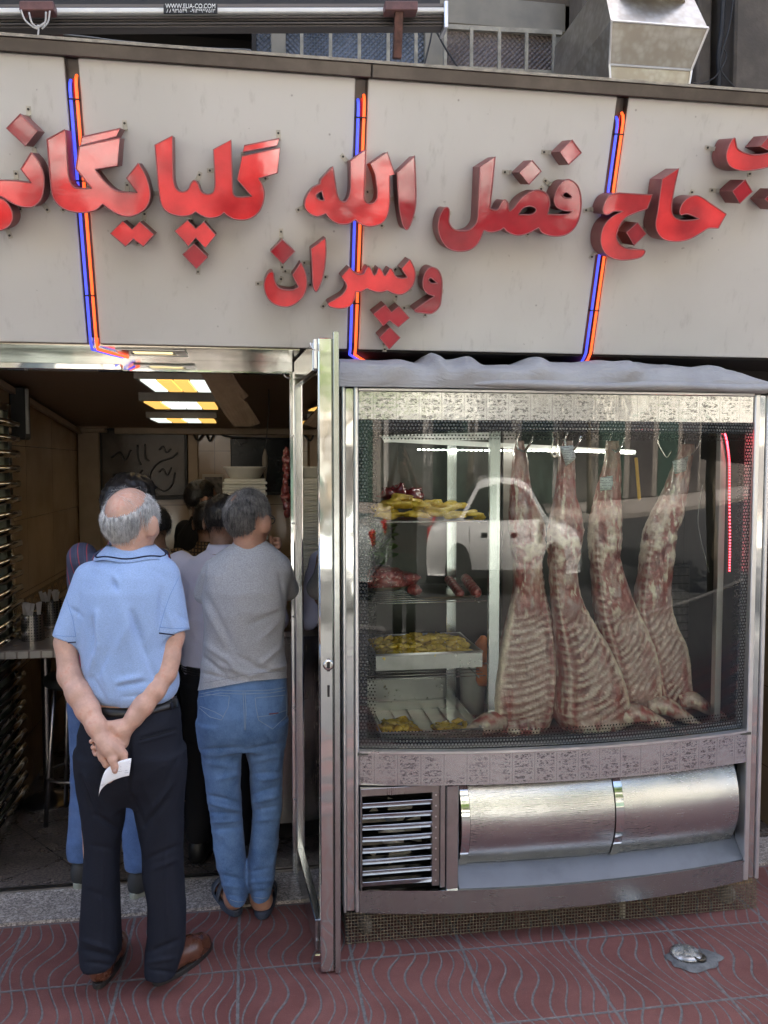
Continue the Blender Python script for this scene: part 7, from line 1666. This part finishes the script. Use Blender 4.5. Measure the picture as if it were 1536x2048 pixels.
# sandals
M_sand = pm("navy_rubber_sandal", (.03, .04, .06), .6, coords='obj'); M_strap = pm("grey_sandal_strap", (.05, .055, .065), .6)
for hh, dd in ((hl, dl), (hr, dr_)):
    sd = Vector((-dd[1], dd[0], 0)); dv = Vector(dd); base = Vector(hh)-dv*.012; L = .272; n = 30; out_ = []
    for j in range(n):
        a = 2*math.pi*j/n; u, v = math.cos(a), math.sin(a); out_.append(base+dv*(L/2+u*L/2)+sd*(math.copysign(abs(v)**.75, v)*(.046+.006*u)))
    b = MB(); V = [p+Vector((0, 0, z))+(p-(base+dv*L/2))*g for z, g in ((.0, -.03), (.006, .02), (.026, .02), (.030, -.02)) for p in out_]
    F = [(k*n+j, k*n+(j+1) % n, (k+1)*n+(j+1) % n, (k+1)*n+j) for k in range(3) for j in range(n)]+[tuple(range(n))[::-1], tuple(3*n+j for j in range(n))]
    b.add(V, F); so = b.build("sandal", M_sand, man2, bevel=.002)
    b = MB()
    def strapf(u, v, s0, h): a = math.pi*u; return base+dv*(s0+.035*v)+sd*(-.048*math.cos(a))+Vector((0, 0, .026+h*math.sin(a)))
    b.slab(lambda u, v: strapf(u, v, .165, .052), 16, 2, (0, 0, .004)); b.slab(lambda u, v: strapf(u, v, .10, .075), 16, 2, (0, 0, .004)); b.build("straps", M_strap, so, smooth=True)
# ---------------------------------------------------------------- the other customers, further inside
def figure(label, x, y, H, yaw, skin, shirt, trs, shoe_m, sole_m, hair, sleeve='long', lean=0.0, head_yaw=0, head_pitch=0, sh=1.0, cell=.0075, curly=False, seed=0, arms=None, beard=False, collar_m=None, leanx=0.0, stance=1.0):
    k = H/1.72; Rz = rotz(yaw); hipz = .93*k
    def T(px, py, pz):
        p = np.array((px*k, py*k, pz*k)); f = max(0, p[2]-hipz); p[1] += lean*f; p[0] += leanx*f; p[2] -= .5*lean*lean*f; q = Rz@p; return np.array((x, y, 0))+q
    def sec(z, hw, hd, cx=0, cy=0): c = T(cx, cy, z); return (c[2], c[0], c[1], hw*k, hd*k)
    HCx = T(0, .025, 1.605); HRx = Rz@rotz(head_yaw)@rotx(-head_pitch-lean*.5); hk = k*1.0
    arms = arms or {-1: [(-.20*sh, 0, 1.40), (-.25*sh, -.01, 1.12), (-.24*sh, .06, .88)], 1: [(.20*sh, 0, 1.40), (.25*sh, -.01, 1.12), (.24*sh, .06, .88)]}
    B = SDF(); head_prims(B, HCx, hk, HRx); B.cone(HCx+np.array((0, 0, -.05)), T(0, 0, 1.43), .055*k, .06*k, .03)
    B.loft([sec(1.45, .06, .05), sec(1.38, .13*sh, .08), sec(1.2, .13*sh, .09), sec(.95, .13, .09), sec(.85, .14, .09)], .03, yaw)
    for s_ in (-1, 1):
        B.chain([T(s_*.085, 0, .88), T(s_*.095*(stance*.6+.4), .01, .49), T(s_*.10*stance, -.01, .09)], [.065*k, .045*k, .032*k], .03, .02); B.cone(T(s_*.10*stance, -.03, .05), T(s_*(.10*stance+.015), .12, .035), .032*k, .028*k, .02)
        a = [T(*p) for p in arms[s_]]; B.chain(a, [.043*k, .038*k, .026*k], .02, .015); d = a[2]-a[1]; d /= np.linalg.norm(d); hand_prims(B, a[2]+d*.01, d, Rz@np.array((-s_*1.0, .2, 0)), Rz@np.array((0, 1.0, .3)), k, .5)
    V, F = B.mesh(.006); V = relax(V, F, 1, .4); o = skin_person(V, F, skin, label, (x, y, 0)); eyes(o, HCx, hk, HRx)
    Sh = SDF(); Sh.loft([sec(1.475, .062, .052, 0, .005), sec(1.45, .10*sh, .066), sec(1.425, .15*sh, .082), sec(1.38, .195*sh, .10), sec(1.30, .20*sh, .118, 0, -.005), sec(1.18, .19*sh, .122), sec(1.02, .178, .122), sec(.93, .178, .124), sec(.90, .176, .122)], .03, yaw)
    for s_ in (-1, 1):
        a = [T(*p) for p in arms[s_]]
        if sleeve == 'long': Sh.cone(a[0], a[1], .066*k, .052*k, .03); Sh.cone(a[1], a[1]+(a[2]-a[1])*.93, .052*k, .04*k, .02, True)
        else: Sh.cone(a[0], a[0]+(a[1]-a[0])*.75, .066*k, .06*k, .03, True)
    V, F = Sh.mesh(cell); V = cloth(V, F, (), .006, (9, 9, 7), seed); so = build_mesh("shirt", (V, F), shirt, o)
    b = MB(); nc = T(0, .012, 1.475)
    def cf(u, v): a = -math.pi/2+(u-.5)*math.pi*1.8; r = (.062+.018*v)*k; q = np.array((r*math.cos(a), r*.95*math.sin(a), (.022-.04*v)*k)); return Vector(nc+Rz@q)
    b.slab(cf, 28, 3, (0, 0, .003)); b.build("collar", collar_m or shirt, so, smooth=True)
    Tr = SDF(); Tr.loft([sec(.955, .160, .115), sec(.90, .172, .125), sec(.82, .178, .130), sec(.74, .17, .11)], .03, yaw)
    for s_ in (-1, 1): Tr.loft([sec(.86, .09, .11, s_*.085), sec(.74, .088, .10, s_*.09), sec(.5, .070, .078, s_*(.045+.053*stance), .008), sec(.3, .066, .072, s_*(.02+.08*stance)), sec(.15, .064, .073, s_*.102*stance, -.008), sec(.12, .060, .075, s_*.102*stance, -.004)], .022, yaw)
    V, F = Tr.mesh(cell); V = cloth(V, F, (), .005, (8, 8, 8), seed+3); to = build_mesh("trousers", (V, F), trs, o)
    bb = [T(math.cos(a)*.170, math.sin(a)*.126, .935) for a in np.linspace(0, 2*math.pi, 36, endpoint=False)]; b = MB()
    for z in (-.010, 0, .010): b.tube([Vector(p)+Vector((0, 0, z)) for p in bb], .008, 6, closed=True)
    b.build("belt", M_belt, o, smooth=True)
    for s_ in (-1, 1): h_ = T(s_*.10*stance, -.07, 0); t_ = T(s_*(.10*stance+.025), .20, 0); shoe("shoe", (h_[0], h_[1], .0), (t_[0], t_[1], 0), .094*k, .095, shoe_m, sole_m, o, solh=.036 if sole_m is M_gsole else .019)
    if hair:
        def mk(d):
            z, yy = d[2], d[1]
            if yy > .55 and z < .55: return 0
            if yy > .2 and z < .0: return 0
            if abs(d[0]) > .80 and z < -.1 and yy > -.35: return 0
            return 0 if z < -.66 else 1.0
        cp = hair_cap("hair", HCx, hk, HRx, mk, hair, o, .030 if curly else .010, seed, .008 if curly else .003)
        strands("hair_strands", HCx, hk, HRx, mk, 1500 if curly else 1100, .05 if curly else .032, hair, cp, seed, (lambda d, g: tuple(g.normal(size=3)+d*.6)) if curly else (lambda d, g: (d[0]*.6+g.normal()*.3, d[1]*.4, -1)), .016 if curly else .013, .0014 if curly else .001, 6 if curly else 4, .5, .9 if curly else 0)
    if beard:
        b = MB(); 
        def bf(u, v): a = math.pi/2+(u-.5)*2.5; return Vector(HCx+HRx@(np.array((.064*math.cos(a), .008+.088*math.sin(a), -.045-.062*v+.01*v*v))*hk))
        b.slab(bf, 18, 5, (0, 0, -.004)); b.build("beard", hair, o, smooth=True)
    return o, HCx, HRx, hk
def hx(px, py, Y): q = at(px, py, Y); return q
D2R = math.radians
M_snk = pm("black_sneaker", (.022, .022, .022), .6, coords='obj'); M_gsole = pm("grey_green_sole", (.26, .27, .22), .7, coords='obj'); M_bsh = pm("black_shoe", (.014, .013, .012), .4)
# striped shirt, jeans and sneakers, directly in front of the blue polo man
q = hx(216, 1060, 3.58)
arm_f = {-1: [(-.20, 0, 1.40), (-.26, .12, 1.16), (-.16, .34, 1.10)], 1: [(.20, 0, 1.40), (.26, .12, 1.16), (.16, .34, 1.10)]}
figure("curly black haired man in a dark striped shirt, mostly hidden behind the blue polo man", q.x, 3.56, 1.735, D2R(-26), M_skin3, mk_stripe(), M_jean2, M_snk, M_gsole, M_hblk, lean=.03, head_yaw=D2R(-30), head_pitch=.10, sh=.80, curly=True, seed=31, arms={-1: arm_f[-1], 1: [(.13, .04, 1.38), (.15, .20, 1.14), (.06, .36, 1.10)]}, beard=True, leanx=.14, stance=1.35)
q = hx(352, 1060, 4.30)
figure("man in a beige shirt, only his shoulder showing beside the balding head", q.x, 4.15, 1.60, D2R(62), M_skin3, M_tan, M_blk, M_bsh, M_sole, M_hblk, lean=.16, head_pitch=.35, sh=1.05, seed=41, arms=arm_f)
q = hx(394, 1010, 5.2)
f5 = figure("dark haired man with glasses and a black shirt, seen in profile in the background", q.x, 5.2, 1.70, D2R(-62), M_skin2, M_blk, M_blk, M_bsh, M_sole, M_hblk, head_yaw=D2R(-5), seed=51, lean=.02, beard=True)
b = MB(); HCx, HRx, hk = f5[1:]
for s_ in (-1, 1):
    b.tube([Vector(HCx+HRx@np.array((s_*.078, .0, .006))), Vector(HCx+HRx@np.array((s_*.066, .10, .006)))], .0022, 5)
    b.tube([Vector(HCx+HRx@np.array((s_*.033+.027*math.cos(t), .106, .002+.019*math.sin(t)))) for t in np.linspace(0, 6.283, 16, endpoint=False)], .0022, 5, closed=True)
b.build("glasses", M_black, f5[0], smooth=True)
q = hx(413, 1035, 4.45)
figure("man in a brown checked shirt seen from behind, left of the lavender collar", q.x, 4.45, 1.60, D2R(-15), M_skin3, mk_check(), M_blk, M_bsh, M_sole, M_hblk, head_pitch=.10, seed=61, sh=.92, lean=.03)
q = hx(450, 1035, 3.78)
figure("black haired man in a pale lavender shirt, left of the grey T-shirt man", q.x-.03, 3.72, 1.66, D2R(-18), M_skin3, M_lav, M_blk, M_bsh, M_sole, M_hblk, head_pitch=.22, seed=71, lean=.08, sh=1.06, arms={-1: [(-.20, 0, 1.40), (-.26, .02, 1.14), (-.18, .22, 1.08)], 1: [(.20, 0, 1.40), (.25, .08, 1.14), (.12, .30, 1.08)]})

# the photographer, mirrored in the cabinet glass
ph_arms = {-1: [(-.20, 0, 1.40), (-.25, .16, 1.34), (-.085, .27, 1.66)], 1: [(.20, 0, 1.40), (.25, .16, 1.34), (.085, .27, 1.66)]}
ph = figure("person in a dark red shirt holding up a phone, mirrored in the cabinet glass", 0, -.52, 1.76, 0, M_skin2, mk_fabric("dark_red_cotton", (.12, .02, .025), .1), M_blk, M_bsh, M_sole, M_hblk, sleeve='short', seed=81, arms=ph_arms)[0]
b = MB(); b.box(-.036, .036, -.172, -.164, 1.70, 1.855); phn = b.build("phone", M_black, bevel=.004, loc=(0, -.168, 1.70)); tag(phn, "black phone held upright by the person mirrored in the cabinet glass", "phone")
